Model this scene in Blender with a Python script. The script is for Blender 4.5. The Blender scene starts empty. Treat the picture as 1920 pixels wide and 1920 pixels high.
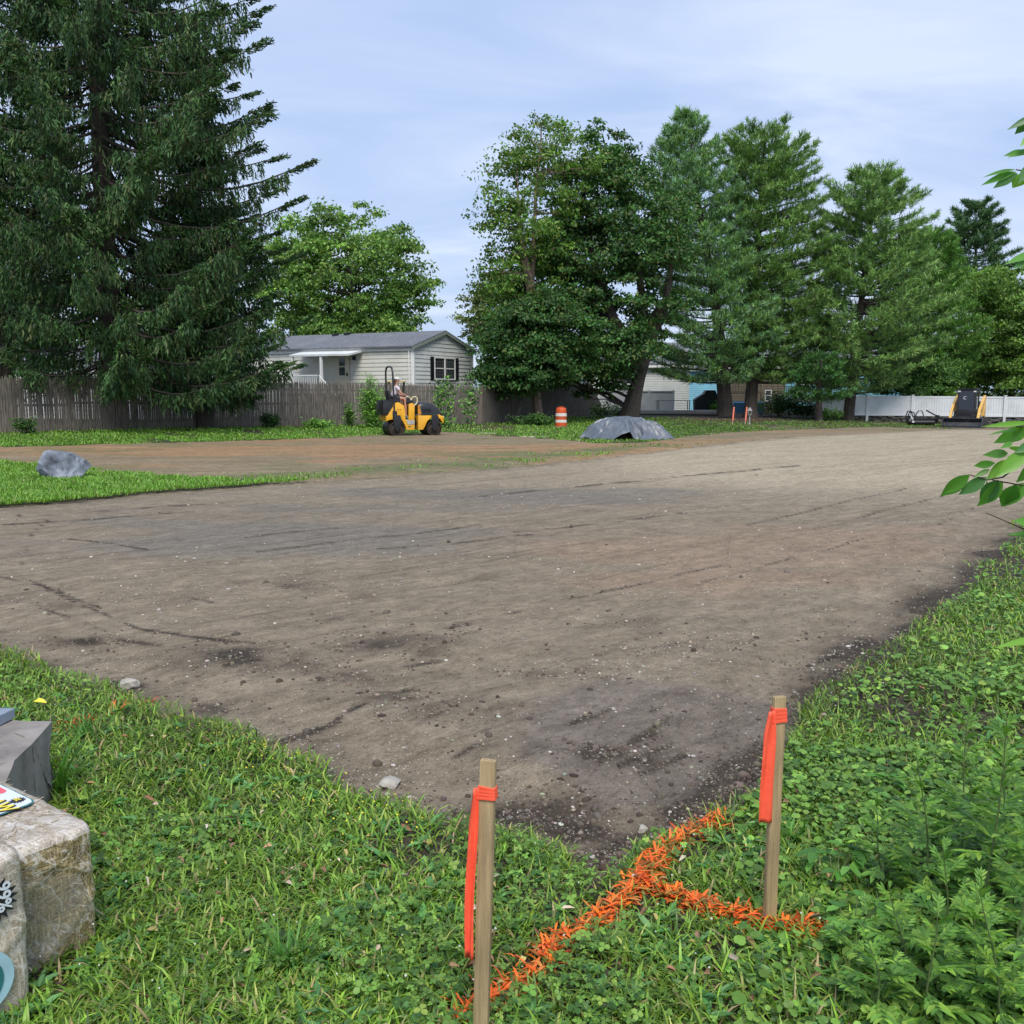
import bpy, bmesh, math, random
import numpy as np
from mathutils import Vector, Matrix, noise as mnoise
random.seed(7)
RNG = np.random.default_rng(11)
SC = bpy.context.scene
COL = SC.collection
R = math.radians

# ------------------------------------------------------------------ camera
FPX = 1775.0
CH = 1.65
PITCH = math.atan(226.0 / FPX)
cp, sp = math.cos(PITCH), math.sin(PITCH)
cam_d = bpy.data.cameras.new('camera')
cam_d.sensor_width = 36.0
cam_d.lens = 36.0 * FPX / 1920.0
cam_d.clip_start = 0.05
cam_d.clip_end = 4000
cam = bpy.data.objects.new('camera', cam_d)
cam.location = (0, 0, CH)
cam.rotation_euler = (math.pi / 2 - PITCH, 0, 0)
COL.objects.link(cam)
SC.camera = cam

# ------------------------------------------------------------------ world, sun, exposure
SUN_EL, SUN_AZ = 55.0, 176.0      # compass-like: direction the light comes from (clockwise from +Y)
w = bpy.data.worlds.new('World'); SC.world = w; w.use_nodes = True
nt = w.node_tree; nt.nodes.clear()
def N(t, **k):
    n = nt.nodes.new(t)
    for a, b in k.items(): setattr(n, a, b)
    return n
out = N('ShaderNodeOutputWorld')
sky = N('ShaderNodeTexSky', sky_type='NISHITA', sun_disc=False, sun_elevation=R(SUN_EL), sun_rotation=R(SUN_AZ))
sky.air_density = 1.2; sky.dust_density = 1.0
bg1 = N('ShaderNodeBackground'); bg1.inputs['Strength'].default_value = 0.13
nt.links.new(sky.outputs[0], bg1.inputs[0])
tc = N('ShaderNodeTexCoord')
sep = N('ShaderNodeSeparateXYZ'); nt.links.new(tc.outputs['Generated'], sep.inputs[0])
zz = N('ShaderNodeMath', operation='MAXIMUM'); nt.links.new(sep.outputs[2], zz.inputs[0]); zz.inputs[1].default_value = 0.0
za = N('ShaderNodeMath', operation='ADD'); nt.links.new(zz.outputs[0], za.inputs[0]); za.inputs[1].default_value = 0.18
dx = N('ShaderNodeMath', operation='DIVIDE'); nt.links.new(sep.outputs[0], dx.inputs[0]); nt.links.new(za.outputs[0], dx.inputs[1])
dy = N('ShaderNodeMath', operation='DIVIDE'); nt.links.new(sep.outputs[1], dy.inputs[0]); nt.links.new(za.outputs[0], dy.inputs[1])
cmb = N('ShaderNodeCombineXYZ'); nt.links.new(dx.outputs[0], cmb.inputs[0]); nt.links.new(dy.outputs[0], cmb.inputs[1])
mp = N('ShaderNodeMapping'); mp.inputs['Scale'].default_value = (0.6, 1.25, 1); mp.inputs['Rotation'].default_value = (0, 0, R(-12))
nt.links.new(cmb.outputs[0], mp.inputs[0])
nz = N('ShaderNodeTexNoise'); nz.inputs['Scale'].default_value = 1.5; nz.inputs['Detail'].default_value = 10; nz.inputs['Roughness'].default_value = 0.55; nz.inputs['Distortion'].default_value = 0.6
nt.links.new(mp.outputs[0], nz.inputs['Vector'])
rp = N('ShaderNodeValToRGB')
rp.color_ramp.elements[0].position = 0.36; rp.color_ramp.elements[0].color = (0.43, 0.56, 0.83, 1)
rp.color_ramp.elements[1].position = 0.66; rp.color_ramp.elements[1].color = (0.68, 0.77, 0.95, 1)
e = rp.color_ramp.elements.new(0.50); e.color = (0.52, 0.63, 0.88, 1)
nt.links.new(nz.outputs['Fac'], rp.inputs[0])
bg2 = N('ShaderNodeBackground'); bg2.inputs['Strength'].default_value = 0.78
nt.links.new(rp.outputs[0], bg2.inputs[0])
mx = N('ShaderNodeMixShader'); mx.inputs[0].default_value = 0.88       # thin cloud sheet over the blue sky
nt.links.new(bg1.outputs[0], mx.inputs[1]); nt.links.new(bg2.outputs[0], mx.inputs[2]); nt.links.new(mx.outputs[0], out.inputs[0])

sun_d = bpy.data.lights.new('sun', 'SUN'); sun_d.energy = 2.5; sun_d.angle = R(28); sun_d.color = (1.0, 0.95, 0.87)
sun = bpy.data.objects.new('sun', sun_d); COL.objects.link(sun)
az, el = R(SUN_AZ), R(SUN_EL)
sdir = Vector((math.sin(az) * math.cos(el), math.cos(az) * math.cos(el), math.sin(el)))
sun.rotation_euler = sdir.to_track_quat('Z', 'Y').to_euler()
sun.location = (0, 0, 60)

vs = SC.view_settings
vs.view_transform = 'Standard'; vs.look = 'None'; vs.gamma = 1.0; vs.use_curve_mapping = False; vs.exposure = 0.52
SC.render.engine = 'CYCLES'
SC.cycles.max_bounces = 6; SC.cycles.transparent_max_bounces = 8; SC.cycles.diffuse_bounces = 3; SC.cycles.glossy_bounces = 2
SC.cycles.use_denoising = True

# ------------------------------------------------------------------ projection helpers
def proj(X, Y, Z):
    zc = Y * cp - (Z - CH) * sp
    yc = Y * sp + (Z - CH) * cp
    zc = np.where(np.abs(zc) < 1e-3, 1e-3, zc)
    return 960 + FPX * X / zc, 960 - FPX * yc / zc, zc
def ray(px, py):
    a = (px - 960) / FPX; b = (960 - py) / FPX
    return a, b * sp + cp, b * cp - sp

# heights of the ground (metres) read at places of known size
ANCH = []
def anchor_px(px, py, Y):
    a, b, c = ray(px, py); t = Y / b
    ANCH.append((a * t, Y, CH + c * t))
for q in ((0, 812, 32), (250, 808, 35), (560, 799, 41), (887, 795, 46.5), (1178, 785, 53), (1340, 778, 58), (1405, 789, 56),
          (1535, 785, 57), (1590, 788, 57), (1720, 795, 57), (1900, 799, 56), (1822, 803, 52), (1052, 803, 46), (1250, 768, 64), (1150, 775, 64)):
    anchor_px(*q)
for X, Y in ((-8, 24), (-2, 24), (4, 24), (10, 24), (-16, 22), (20, 26), (-4, 35.5), (1, 34), (8, 34), (16, 36)):
    ANCH.append((X, Y, 0.0))
ANCH = np.array(ANCH)
def gz(X, Y):
    X = np.asarray(X, float); Y = np.asarray(Y, float)
    n = np.zeros(np.broadcast(X, Y).shape); d = n + 0.12
    for ax, ay, az_ in ANCH:
        ww = np.exp(-((X - ax) ** 2 + (Y - ay) ** 2) / 32.0)
        n = n + ww * az_; d = d + ww
    return n / d
def at(px, py, lift=0.0):
    a, b, c = ray(px, py); z = lift
    for _ in range(12):
        t = (z - CH) / c
        t = min(max(t, 0.1), 400)
        z = 0.5 * z + 0.5 * (float(gz(a * t, b * t)) + lift)
    return Vector((a * t, b * t, float(gz(a * t, b * t)) + lift))
def at_y(px, py, Y):
    a, b, c = ray(px, py); t = Y / b
    return Vector((a * t, Y, CH + c * t))
def at_z(px, py, z):
    a, b, c = ray(px, py); t = (z - CH) / c
    return Vector((a * t, b * t, z))

# numpy value noise
def _h(ix, iy, s):
    v = np.sin(ix * 127.1 + iy * 311.7 + s * 74.7) * 43758.5453
    return v - np.floor(v)
def vnoise(x, y, s=0):
    ix = np.floor(x); iy = np.floor(y); fx = x - ix; fy = y - iy
    fx = fx * fx * (3 - 2 * fx); fy = fy * fy * (3 - 2 * fy)
    a = _h(ix, iy, s); b = _h(ix + 1, iy, s); c = _h(ix, iy + 1, s); d = _h(ix + 1, iy + 1, s)
    return (a + (b - a) * fx) * (1 - fy) + (c + (d - c) * fx) * fy
def fbm(x, y, o=4, s=0):
    v = 0; a = 0.5; t = 0
    for k in range(o):
        v = v + a * vnoise(x, y, s + k * 13); t += a; a *= 0.5; x = x * 2.03 + 5.1; y = y * 2.03 + 1.7
    return v / t
def sstep(a, b, x):
    t = np.clip((x - a) / (b - a), 0, 1); return t * t * (3 - 2 * t)

# ------------------------------------------------------------------ materials
def newmat(name):
    m = bpy.data.materials.new(name); m.use_nodes = True
    return m, m.node_tree, m.node_tree.nodes['Principled BSDF']
def mat(name, col, rough=0.6, metal=0.0, var=0.12, scale=8.0, bump=0.0, stretch=(1, 1, 1), spec=0.5, coat=0.0, dirt=None, coord='Object'):
    m, t, p = newmat(name)
    p.inputs['Roughness'].default_value = rough; p.inputs['Metallic'].default_value = metal
    p.inputs['Specular IOR Level'].default_value = spec; p.inputs['Coat Weight'].default_value = coat
    tcn = t.nodes.new('ShaderNodeTexCoord'); mpn = t.nodes.new('ShaderNodeMapping'); mpn.inputs['Scale'].default_value = stretch
    t.links.new(tcn.outputs[coord], mpn.inputs[0])
    n = t.nodes.new('ShaderNodeTexNoise'); n.inputs['Scale'].default_value = scale; n.inputs['Detail'].default_value = 6; n.inputs['Roughness'].default_value = 0.6
    t.links.new(mpn.outputs[0], n.inputs['Vector'])
    r = t.nodes.new('ShaderNodeValToRGB')
    lo = [max(0, c * (1 - var * 1.6)) for c in col]; hi = [min(1, c * (1 + var * 1.4)) for c in col]
    r.color_ramp.elements[0].position = 0.3; r.color_ramp.elements[1].position = 0.7
    r.color_ramp.elements[0].color = (*lo, 1); r.color_ramp.elements[1].color = (*hi, 1)
    t.links.new(n.outputs['Fac'], r.inputs[0]); src = r.outputs[0]
    if dirt:
        n2 = t.nodes.new('ShaderNodeTexNoise'); n2.inputs['Scale'].default_value = dirt[1]; n2.inputs['Detail'].default_value = 5
        t.links.new(tcn.outputs[coord], n2.inputs['Vector'])
        r2 = t.nodes.new('ShaderNodeValToRGB'); r2.color_ramp.elements[0].position = 0.48; r2.color_ramp.elements[1].position = 0.68
        t.links.new(n2.outputs['Fac'], r2.inputs[0])
        ml = t.nodes.new('ShaderNodeMath'); ml.operation = 'MULTIPLY'; ml.inputs[1].default_value = dirt[2]; t.links.new(r2.outputs[0], ml.inputs[0])
        mxn = t.nodes.new('ShaderNodeMix'); mxn.data_type = 'RGBA'; t.links.new(ml.outputs[0], mxn.inputs[0])
        t.links.new(src, mxn.inputs[6]); mxn.inputs[7].default_value = (*dirt[0], 1); src = mxn.outputs[2]
    t.links.new(src, p.inputs['Base Color'])
    if bump:
        b = t.nodes.new('ShaderNodeBump'); b.inputs['Strength'].default_value = bump; b.inputs['Distance'].default_value = 0.02
        t.links.new(n.outputs['Fac'], b.inputs['Height']); t.links.new(b.outputs[0], p.inputs['Normal'])
    return m
def leafmat(name, rough=0.5, trans=0.3, spec=0.35):
    """leaf colour comes from each leaf's own tint; light passes through the blade"""
    m, t, p = newmat(name)
    a = t.nodes.new('ShaderNodeAttribute'); a.attribute_name = 'tint'
    t.links.new(a.outputs['Color'], p.inputs['Base Color'])
    p.inputs['Roughness'].default_value = rough; p.inputs['Specular IOR Level'].default_value = spec
    tr = t.nodes.new('ShaderNodeBsdfTranslucent')
    g = t.nodes.new('ShaderNodeMix'); g.data_type = 'RGBA'; g.blend_type = 'MULTIPLY'; g.inputs[0].default_value = 1
    t.links.new(a.outputs['Color'], g.inputs[6]); g.inputs[7].default_value = (1.5, 1.6, 0.7, 1)
    t.links.new(g.outputs[2], tr.inputs[0])
    ms = t.nodes.new('ShaderNodeMixShader'); ms.inputs[0].default_value = trans
    t.links.new(p.outputs[0], ms.inputs[1]); t.links.new(tr.outputs[0], ms.inputs[2])
    t.links.new(ms.outputs[0], t.nodes['Material Output'].inputs[0])
    return m

# ------------------------------------------------------------------ object helpers
def tag(o, label=None, cat=None, group=None, kind=None):
    if label: o['label'] = label
    if cat: o['category'] = cat
    if group: o['group'] = group
    if kind: o['kind'] = kind
    return o
def empty(name, loc=(0, 0, 0), rz=0.0):
    o = bpy.data.objects.new(name, None); o.location = loc; o.rotation_euler = (0, 0, rz); o.empty_display_size = 0.2
    COL.objects.link(o); return o
def link_mesh(name, me, m, parent=None):
    if m is not None: me.materials.append(m)
    o = bpy.data.objects.new(name, me); COL.objects.link(o)
    if parent is not None: o.parent = parent
    return o
class MB:
    """collects simple solids and links them as one mesh"""
    def __init__(s): s.v = []; s.f = []; s.sm = []
    def add(s, vs_, fs, smooth=False):
        b = len(s.v); s.v += [tuple(p) for p in vs_]
        for f in fs: s.f.append([i + b for i in f]); s.sm.append(smooth)
        return s
    def box(s, c, d, rz=0.0, M=None, top=(1, 1)):
        x, y, z = d[0] / 2, d[1] / 2, d[2] / 2; vs_ = []
        for k in (-1, 1):
            tx, ty = (top if k > 0 else (1, 1))
            for a, b in ((-1, -1), (1, -1), (1, 1), (-1, 1)):
                p = Vector((a * x * tx, b * y * ty, k * z))
                if rz: p = Matrix.Rotation(rz, 3, 'Z') @ p
                if M: p = M @ p
                vs_.append(p + Vector(c))
        return s.add(vs_, [(3, 2, 1, 0), (4, 5, 6, 7), (0, 1, 5, 4), (1, 2, 6, 5), (2, 3, 7, 6), (3, 0, 4, 7)])
    def tube(s, pts, r, n=8, cap=True):
        pts = [Vector(p) for p in pts]
        rs = r if isinstance(r, (list, tuple)) else [r] * len(pts)
        vs_ = []; fs = []; up = None
        for i, p in enumerate(pts):
            t = (pts[min(i + 1, len(pts) - 1)] - pts[max(i - 1, 0)])
            t = t.normalized() if t.length > 1e-9 else Vector((0, 0, 1))
            if up is None: up = t.orthogonal().normalized()
            else:
                up = up - t * up.dot(t)
                up = up.normalized() if up.length > 1e-6 else t.orthogonal().normalized()
            sd = t.cross(up)
            for k in range(n):
                a = 2 * math.pi * k / n
                vs_.append(p + (up * math.cos(a) + sd * math.sin(a)) * rs[i])
        for i in range(len(pts) - 1):
            for k in range(n):
                k2 = (k + 1) % n
                fs.append((i * n + k, i * n + k2, (i + 1) * n + k2, (i + 1) * n + k))
        s.add(vs_, fs, True)
        if cap: s.add(vs_[:n][::-1], [tuple(range(n))]); s.add(vs_[-n:], [tuple(range(n))])
        return s
    def prism(s, poly, y0, y1, axis='y'):
        """poly of (x,z) pushed along y (or (x,y) pushed along z)"""
        n = len(poly)
        if axis == 'y': vs_ = [(x, y0, z) for x, z in poly] + [(x, y1, z) for x, z in poly]
        elif axis == 'z': vs_ = [(x, y, y0) for x, y in poly] + [(x, y, y1) for x, y in poly]
        else: vs_ = [(y0, y, z) for y, z in poly] + [(y1, y, z) for y, z in poly]
        fs = [tuple(range(n))[::-1], tuple(range(n, 2 * n))] + [(i, (i + 1) % n, n + (i + 1) % n, n + i) for i in range(n)]
        return s.add(vs_, fs)
    def lathe(s, prof, n=24, c=(0, 0, 0), axis='z'):
        vs_ = []; fs = []
        for r_, h in prof:
            for k in range(n):
                a = 2 * math.pi * k / n; u, v = r_ * math.cos(a), r_ * math.sin(a)
                p = (u, v, h) if axis == 'z' else ((u, h, v) if axis == 'y' else (h, u, v))
                vs_.append((p[0] + c[0], p[1] + c[1], p[2] + c[2]))
        for i in range(len(prof) - 1):
            for k in range(n):
                k2 = (k + 1) % n; fs.append((i * n + k, i * n + k2, (i + 1) * n + k2, (i + 1) * n + k))
        return s.add(vs_, fs, True)
    def build(s, name, m, parent=None, bevel=0.0, auto=True):
        me = bpy.data.meshes.new(name); me.from_pydata(s.v, [], s.f)
        bm = bmesh.new(); bm.from_mesh(me)
        bmesh.ops.remove_doubles(bm, verts=bm.verts, dist=1e-5)
        if bevel:
            es = [e_ for e_ in bm.edges if len(e_.link_faces) == 2 and e_.calc_face_angle(0) > 0.5]
            try: bmesh.ops.bevel(bm, geom=es, offset=bevel, segments=2, affect='EDGES', profile=0.6, clamp_overlap=True)
            except Exception: pass
        bmesh.ops.recalc_face_normals(bm, faces=bm.faces)
        bm.to_mesh(me); bm.free()
        if any(s.sm) or bevel:
            me.polygons.foreach_set('use_smooth', [True] * len(me.polygons))
            try: me.set_sharp_from_angle(angle=R(38))
            except Exception: pass
        return link_mesh(name, me, m, parent)

def npmesh(name, V, Q, m, parent=None, tint=None, smooth=False, attrs=None):
    """V (n,3), Q (f,k) indices, tint (n,3)"""
    me = bpy.data.meshes.new(name); V = np.asarray(V, np.float32); Q = np.asarray(Q, np.int32)
    nf, k = Q.shape
    me.vertices.add(len(V)); me.vertices.foreach_set('co', V.ravel())
    me.loops.add(nf * k); me.loops.foreach_set('vertex_index', Q.ravel())
    me.polygons.add(nf); me.polygons.foreach_set('loop_start', np.arange(nf, dtype=np.int32) * k)
    me.polygons.foreach_set('loop_total', np.full(nf, k, np.int32))
    if smooth: me.polygons.foreach_set('use_smooth', np.ones(nf, bool))
    me.update(calc_edges=True)
    if tint is not None:
        a = me.color_attributes.new('tint', 'FLOAT_COLOR', 'POINT')
        a.data.foreach_set('color', np.concatenate([np.clip(tint, 0, 1), np.ones((len(V), 1))], 1).astype(np.float32).ravel())
    for kx, val in (attrs or {}).items():
        a = me.attributes.new(kx, 'FLOAT', 'POINT'); a.data.foreach_set('value', np.asarray(val, np.float32))
    return link_mesh(name, me, m, parent)

def nrm(a): return a / np.maximum(np.linalg.norm(a, axis=1, keepdims=True), 1e-9)
def leaves(P, D, Nn, L, W, fold=0.25, droop=0.15, wide=(0.35, 0.72)):
    """folded leaf blades: P base, D direction, Nn normal -> verts (n*6,3), quads"""
    n = len(P); D = nrm(D); S = nrm(np.cross(D, Nn)); Nn = nrm(np.cross(S, D))
    L = np.broadcast_to(np.asarray(L, float), (n,))[:, None]; W = np.broadcast_to(np.asarray(W, float), (n,))[:, None]
    V = np.empty((n, 6, 3))
    V[:, 0] = P
    V[:, 1] = P + D * L * wide[0] + S * W * .5 + Nn * W * fold
    V[:, 2] = P + D * L * wide[1] + S * W * .38 + Nn * W * fold - Nn * L * droop * .5
    V[:, 3] = P + D * L - Nn * L * droop
    V[:, 4] = P + D * L * wide[1] - S * W * .38 + Nn * W * fold - Nn * L * droop * .5
    V[:, 5] = P + D * L * wide[0] - S * W * .5 + Nn * W * fold
    b = np.arange(n)[:, None] * 6
    Q = np.concatenate([b + np.array([[0, 1, 2, 3]]), b + np.array([[0, 3, 4, 5]])], 0)
    return V.reshape(-1, 3), Q
def blades(P, az_, lean, L, W, curl):
    """grass blades of three segments"""
    n = len(P); V = np.empty((n, 8, 3))
    h = np.stack([np.cos(az_), np.sin(az_), np.zeros(n)], 1); s = np.stack([-np.sin(az_), np.cos(az_), np.zeros(n)], 1)
    p = P.copy(); ang = lean.copy()
    for k, (seg, ww) in enumerate(((0, .55), (.38, 1.0), (.34, .72), (.28, .06))):
        if k:
            p = p + (h * np.sin(ang)[:, None] + np.array([[0, 0, 1.0]]) * np.cos(ang)[:, None]) * (L * seg)[:, None]
            ang = ang + curl
        V[:, 2 * k] = p + s * (W * ww * .5)[:, None]; V[:, 2 * k + 1] = p - s * (W * ww * .5)[:, None]
    b = np.arange(n)[:, None] * 8
    Q = np.concatenate([b + np.array([[2 * k, 2 * k + 1, 2 * k + 3, 2 * k + 2]]) for k in range(3)], 0)
    return V.reshape(-1, 3), Q
def tint_n(cols, n, k, rng, var=0.22, weights=None):
    """one colour out of cols for each of n leaves, repeated for its k vertices"""
    cols = np.array(cols); i = rng.choice(len(cols), n, p=weights)
    c = cols[i] * (1 + rng.normal(0, var, (n, 1))) * (1 + rng.normal(0, var * .25, (n, 3)))
    return np.repeat(np.clip(c, 0.004, 1), k, 0)
# ================================================================== GROUND, ROAD, SOIL
ROAD_PX = [(-600, 1002), (0, 1226), (120, 1272), (260, 1332), (380, 1376), (480, 1405), (560, 1440), (640, 1482), (760, 1530), (900, 1574), (1000, 1608),
           (1080, 1634), (1130, 1652), (1180, 1612), (1250, 1575), (1330, 1540), (1390, 1512), (1430, 1478), (1470, 1420), (1500, 1370), (1560, 1312),
           (1600, 1274), (1680, 1215), (1750, 1158), (1800, 1110), (1850, 1058), (1900, 1010), (1960, 960), (2100, 885), (2400, 835), (2600, 806), (1920, 806),
           (1700, 809), (1500, 818), (1400, 827), (1300, 838), (1200, 850), (1100, 862), (1000, 872), (880, 883), (750, 893), (650, 899), (560, 905),
           (470, 911), (400, 917), (300, 925), (150, 939), (0, 952), (-600, 985)]
SOIL_PX = [(-600, 838), (0, 840), (150, 836), (300, 832), (450, 829), (560, 825), (700, 819), (830, 811), (900, 816), (960, 821), (1050, 826), (1120, 832),
           (1200, 832), (1270, 822), (1350, 813), (1450, 808), (1560, 804), (1700, 802), (1900, 803), (1920, 812), (1500, 826), (1200, 858), (880, 890), (650, 905),
           (560, 907), (480, 908), (400, 902), (300, 898), (200, 890), (130, 884), (0, 870), (-600, 880)]
def wpoly(px): return np.array([[*at(a, b)[:2]] for a, b in px])
ROAD_W, SOIL_W = wpoly(ROAD_PX), wpoly(SOIL_PX)
def inside(P, X, Y):
    r = np.zeros(X.shape, bool); n = len(P)
    for i in range(n):
        x1, y1 = P[i]; x2, y2 = P[(i + 1) % n]
        c = ((y1 > Y) != (y2 > Y)) & (X < (x2 - x1) * (Y - y1) / (y2 - y1 + 1e-12) + x1)
        r ^= c
    return r
def sdist(P, X, Y):
    d = np.full(X.shape, 1e9); n = len(P)
    for i in range(n):
        a = P[i]; b = P[(i + 1) % n]; e0, e1 = b - a; l = e0 * e0 + e1 * e1 + 1e-12
        t = np.clip(((X - a[0]) * e0 + (Y - a[1]) * e1) / l, 0, 1)
        d = np.minimum(d, np.hypot(X - a[0] - t * e0, Y - a[1] - t * e1))
    return np.where(inside(P, X, Y), d, -d)
def road_sd(X, Y):
    r = np.hypot(X, Y)
    return sdist(ROAD_W, X, Y) + (fbm(X * 2.2, Y * 2.2, 4, 3) - .5) * np.clip(r * .035, .12, .55)
def soil_sd(X, Y):
    r = np.hypot(X, Y)
    return sdist(SOIL_W, X, Y) + (fbm(X * 1.1, Y * 1.1, 4, 5) - .5) * np.clip(r * .05, .2, 1.6)

# dark crumbly patches on the road (px ellipses read off the ground)
PATCH = [(460, 1235, 120, 26, .8), (560, 1240, 60, 18, .7), (740, 1205, 110, 22, .8), (790, 1225, 60, 14, .7), (640, 1265, 110, 20, .45), (850, 1330, 110, 26, .55), (740, 1308, 60, 10, .9),
         (1130, 1415, 60, 18, .85), (1210, 1410, 50, 22, .8), (1000, 1515, 110, 36, .95), (900, 1550, 120, 30, .7), (1080, 1545, 60, 24, .7), (1400, 1470, 70, 60, 1.3), (1340, 1520, 90, 40, 1.0),
         (1230, 1590, 90, 30, .9), (560, 1100, 70, 12, .5), (620, 1160, 70, 8, .5), (230, 1280, 45, 14, .8), (390, 1322, 45, 12, .7), (1040, 1260, 130, 16, .4), (1190, 1170, 60, 18, .5), (1300, 1215, 100, 16, .45),
         (1640, 1220, 120, 45, .62), (1560, 1310, 80, 45, .65), (1750, 1130, 80, 40, .5), (1830, 1050, 50, 30, .4), (160, 1200, 60, 8, .7), (330, 1120, 90, 10, .3), (90, 1130, 60, 12, .5), (1120, 1620, 80, 30, .9)]
STREAK = [(1180, 1390, 1260, 1340), (1225, 1330, 1280, 1300), (560, 1380, 640, 1345), (520, 1395, 600, 1360), (800, 1350, 900, 1310), (60, 1090, 190, 1140), (0, 1080, 120, 1110), (20, 1000, 40, 960),
          (130, 1010, 280, 1030), (440, 1010, 640, 990), (350, 1120, 400, 1130), (640, 1340, 760, 1290), (1500, 1250, 1620, 1200), (1760, 985, 1830, 950), (300, 1208, 200, 1195), (700, 1300, 790, 1290),
          (1070, 1360, 1150, 1330), (1130, 1420, 1230, 1370), (1160, 1435, 1260, 1385), (1200, 1445, 1290, 1400), (0, 985, 370, 958), (120, 962, 420, 942), (480, 1035, 900, 985), (700, 1030, 1000, 1005), (900, 930, 1150, 905), (1150, 905, 1500, 872), (960, 1000, 1300, 960),
          (700, 1255, 830, 1235), (1050, 1130, 1350, 1060), (1290, 1100, 1620, 1010), (40, 1060, 60, 1000), (60, 1000, 90, 975), (45, 1085, 260, 1180), (260, 1180, 520, 1210), (30, 1120, 200, 1185), (840, 1180, 1000, 1140), (1500, 1000, 1800, 920), (1400, 985, 1700, 915), (850, 1420, 960, 1370), (420, 1250, 520, 1215)]
def road_masks(X, Y, Z):
    px, py, zc = proj(X, Y, Z)
    wob = (fbm(X * 1.7, Y * 1.7, 4, 21) - .5)
    dark = np.zeros(X.shape)
    for cx, cy, rx, ry, s in PATCH:
        q = ((px - cx) / rx) ** 2 + ((py - cy) / ry) ** 2
        dark = np.maximum(dark, s * np.exp(-q * .8) * (0.25 + 1.5 * fbm(X * 4 + cx, Y * 4, 4, 2)))
    for x1, y1, x2, y2 in STREAK:
        ex, ey = x2 - x1, y2 - y1; l = ex * ex + ey * ey
        t = np.clip(((px - x1) * ex + (py - y1) * ey) / l, 0, 1)
        d = np.hypot(px - x1 - t * ex, (py - y1 - t * ey)) / (1.8 + 4.5 * sstep(1000, 1400, py))
        dark = np.maximum(dark, .85 * np.exp(-d * d) * sstep(.2, .55, fbm(X * 4, Y * 4, 3, 9)))
    g = fbm(X * .45 + .3 * Y, Y * .9, 4, 31)
    grey = .75 * sstep(.25, 1.15, np.exp(-(((px - 500) / 620) ** 2 + ((py - 1010) / 75) ** 2)) * 1.0 + np.exp(-(((px - 1000) / 600) ** 2 + ((py - 925) / 26) ** 2)) + (g - .5) * 1.1)
    purple = sstep(.35, .75, np.exp(-(((px - 1250) / 520) ** 2 + ((py - 1420) / 160) ** 2)) + (fbm(X * .8, Y * .8, 4, 41) - .5) * .9)
    return np.clip(dark, 0, 1.2), grey, purple
def micro(X, Y, amp=1.0):
    return amp * ((fbm(X * 1.1, Y * 1.1, 3, 50) - .5) * .05 + (fbm(X * 9, Y * 9, 3, 51) - .5) * .012)

# polar sheet around the viewpoint, finer where it is looked at from close by
rr = [1.0]
while rr[-1] < 170: rr.append(rr[-1] * (1.0075 if rr[-1] < 60 else 1.03))
rr = np.array(rr)
aa = np.radians(np.concatenate([np.linspace(-75, -33, 24, endpoint=False), np.linspace(-33, 33, 250), np.linspace(33, 75, 25)[1:]]))
GA, GR = np.meshgrid(aa, rr); GX, GY = GR * np.sin(GA), GR * np.cos(GA)
RS, SS = road_sd(GX, GY), soil_sd(GX, GY)
GZ0 = gz(GX, GY)
dark, grey, purple = road_masks(GX, GY, GZ0)
near = 1 - sstep(25, 60, GR)
rut = .03 * np.exp(-((RS - .35) / .25) ** 2) * near
turf = .045 * sstep(.02, -1, RS / (.12 + .02 * np.hypot(GX, GY)))
trk = np.clip(dark, 0, 1)
GZf = GZ0 + micro(GX, GY) * near + turf * near - rut + trk * (fbm(GX * 16, GY * 16, 3, 61) - .5) * .03 * near
def surf_lift(X, Y):
    """height of the turf at scattered points"""
    n_ = 1 - sstep(25, 60, np.hypot(X, Y)); return gz(X, Y) + micro(X, Y) * n_ + .045 * n_
nr, na = GX.shape
idx = np.arange(nr * na).reshape(nr, na)
quads = np.stack([idx[:-1, :-1], idx[:-1, 1:], idx[1:, 1:], idx[1:, :-1]], -1).reshape(-1, 4)[:, ::-1]
def cellmean(A): return (A[:-1, :-1] + A[:-1, 1:] + A[1:, 1:] + A[1:, :-1]).ravel() / 4
cr, cs = cellmean(RS), cellmean(SS)
is_road = cr > 0; is_soil = (~is_road) & (cs > 0); is_gr = ~(is_road | is_soil)
GV = np.stack([GX, GY, GZf], -1).reshape(-1, 3)
def sub(mask, name, m, attrs):
    q = quads[mask]; u, inv = np.unique(q, return_inverse=True)
    o = npmesh(name, GV[u], inv.reshape(-1, 4), m, smooth=True, attrs={k: v.ravel()[u] for k, v in attrs.items()})
    return o

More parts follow.
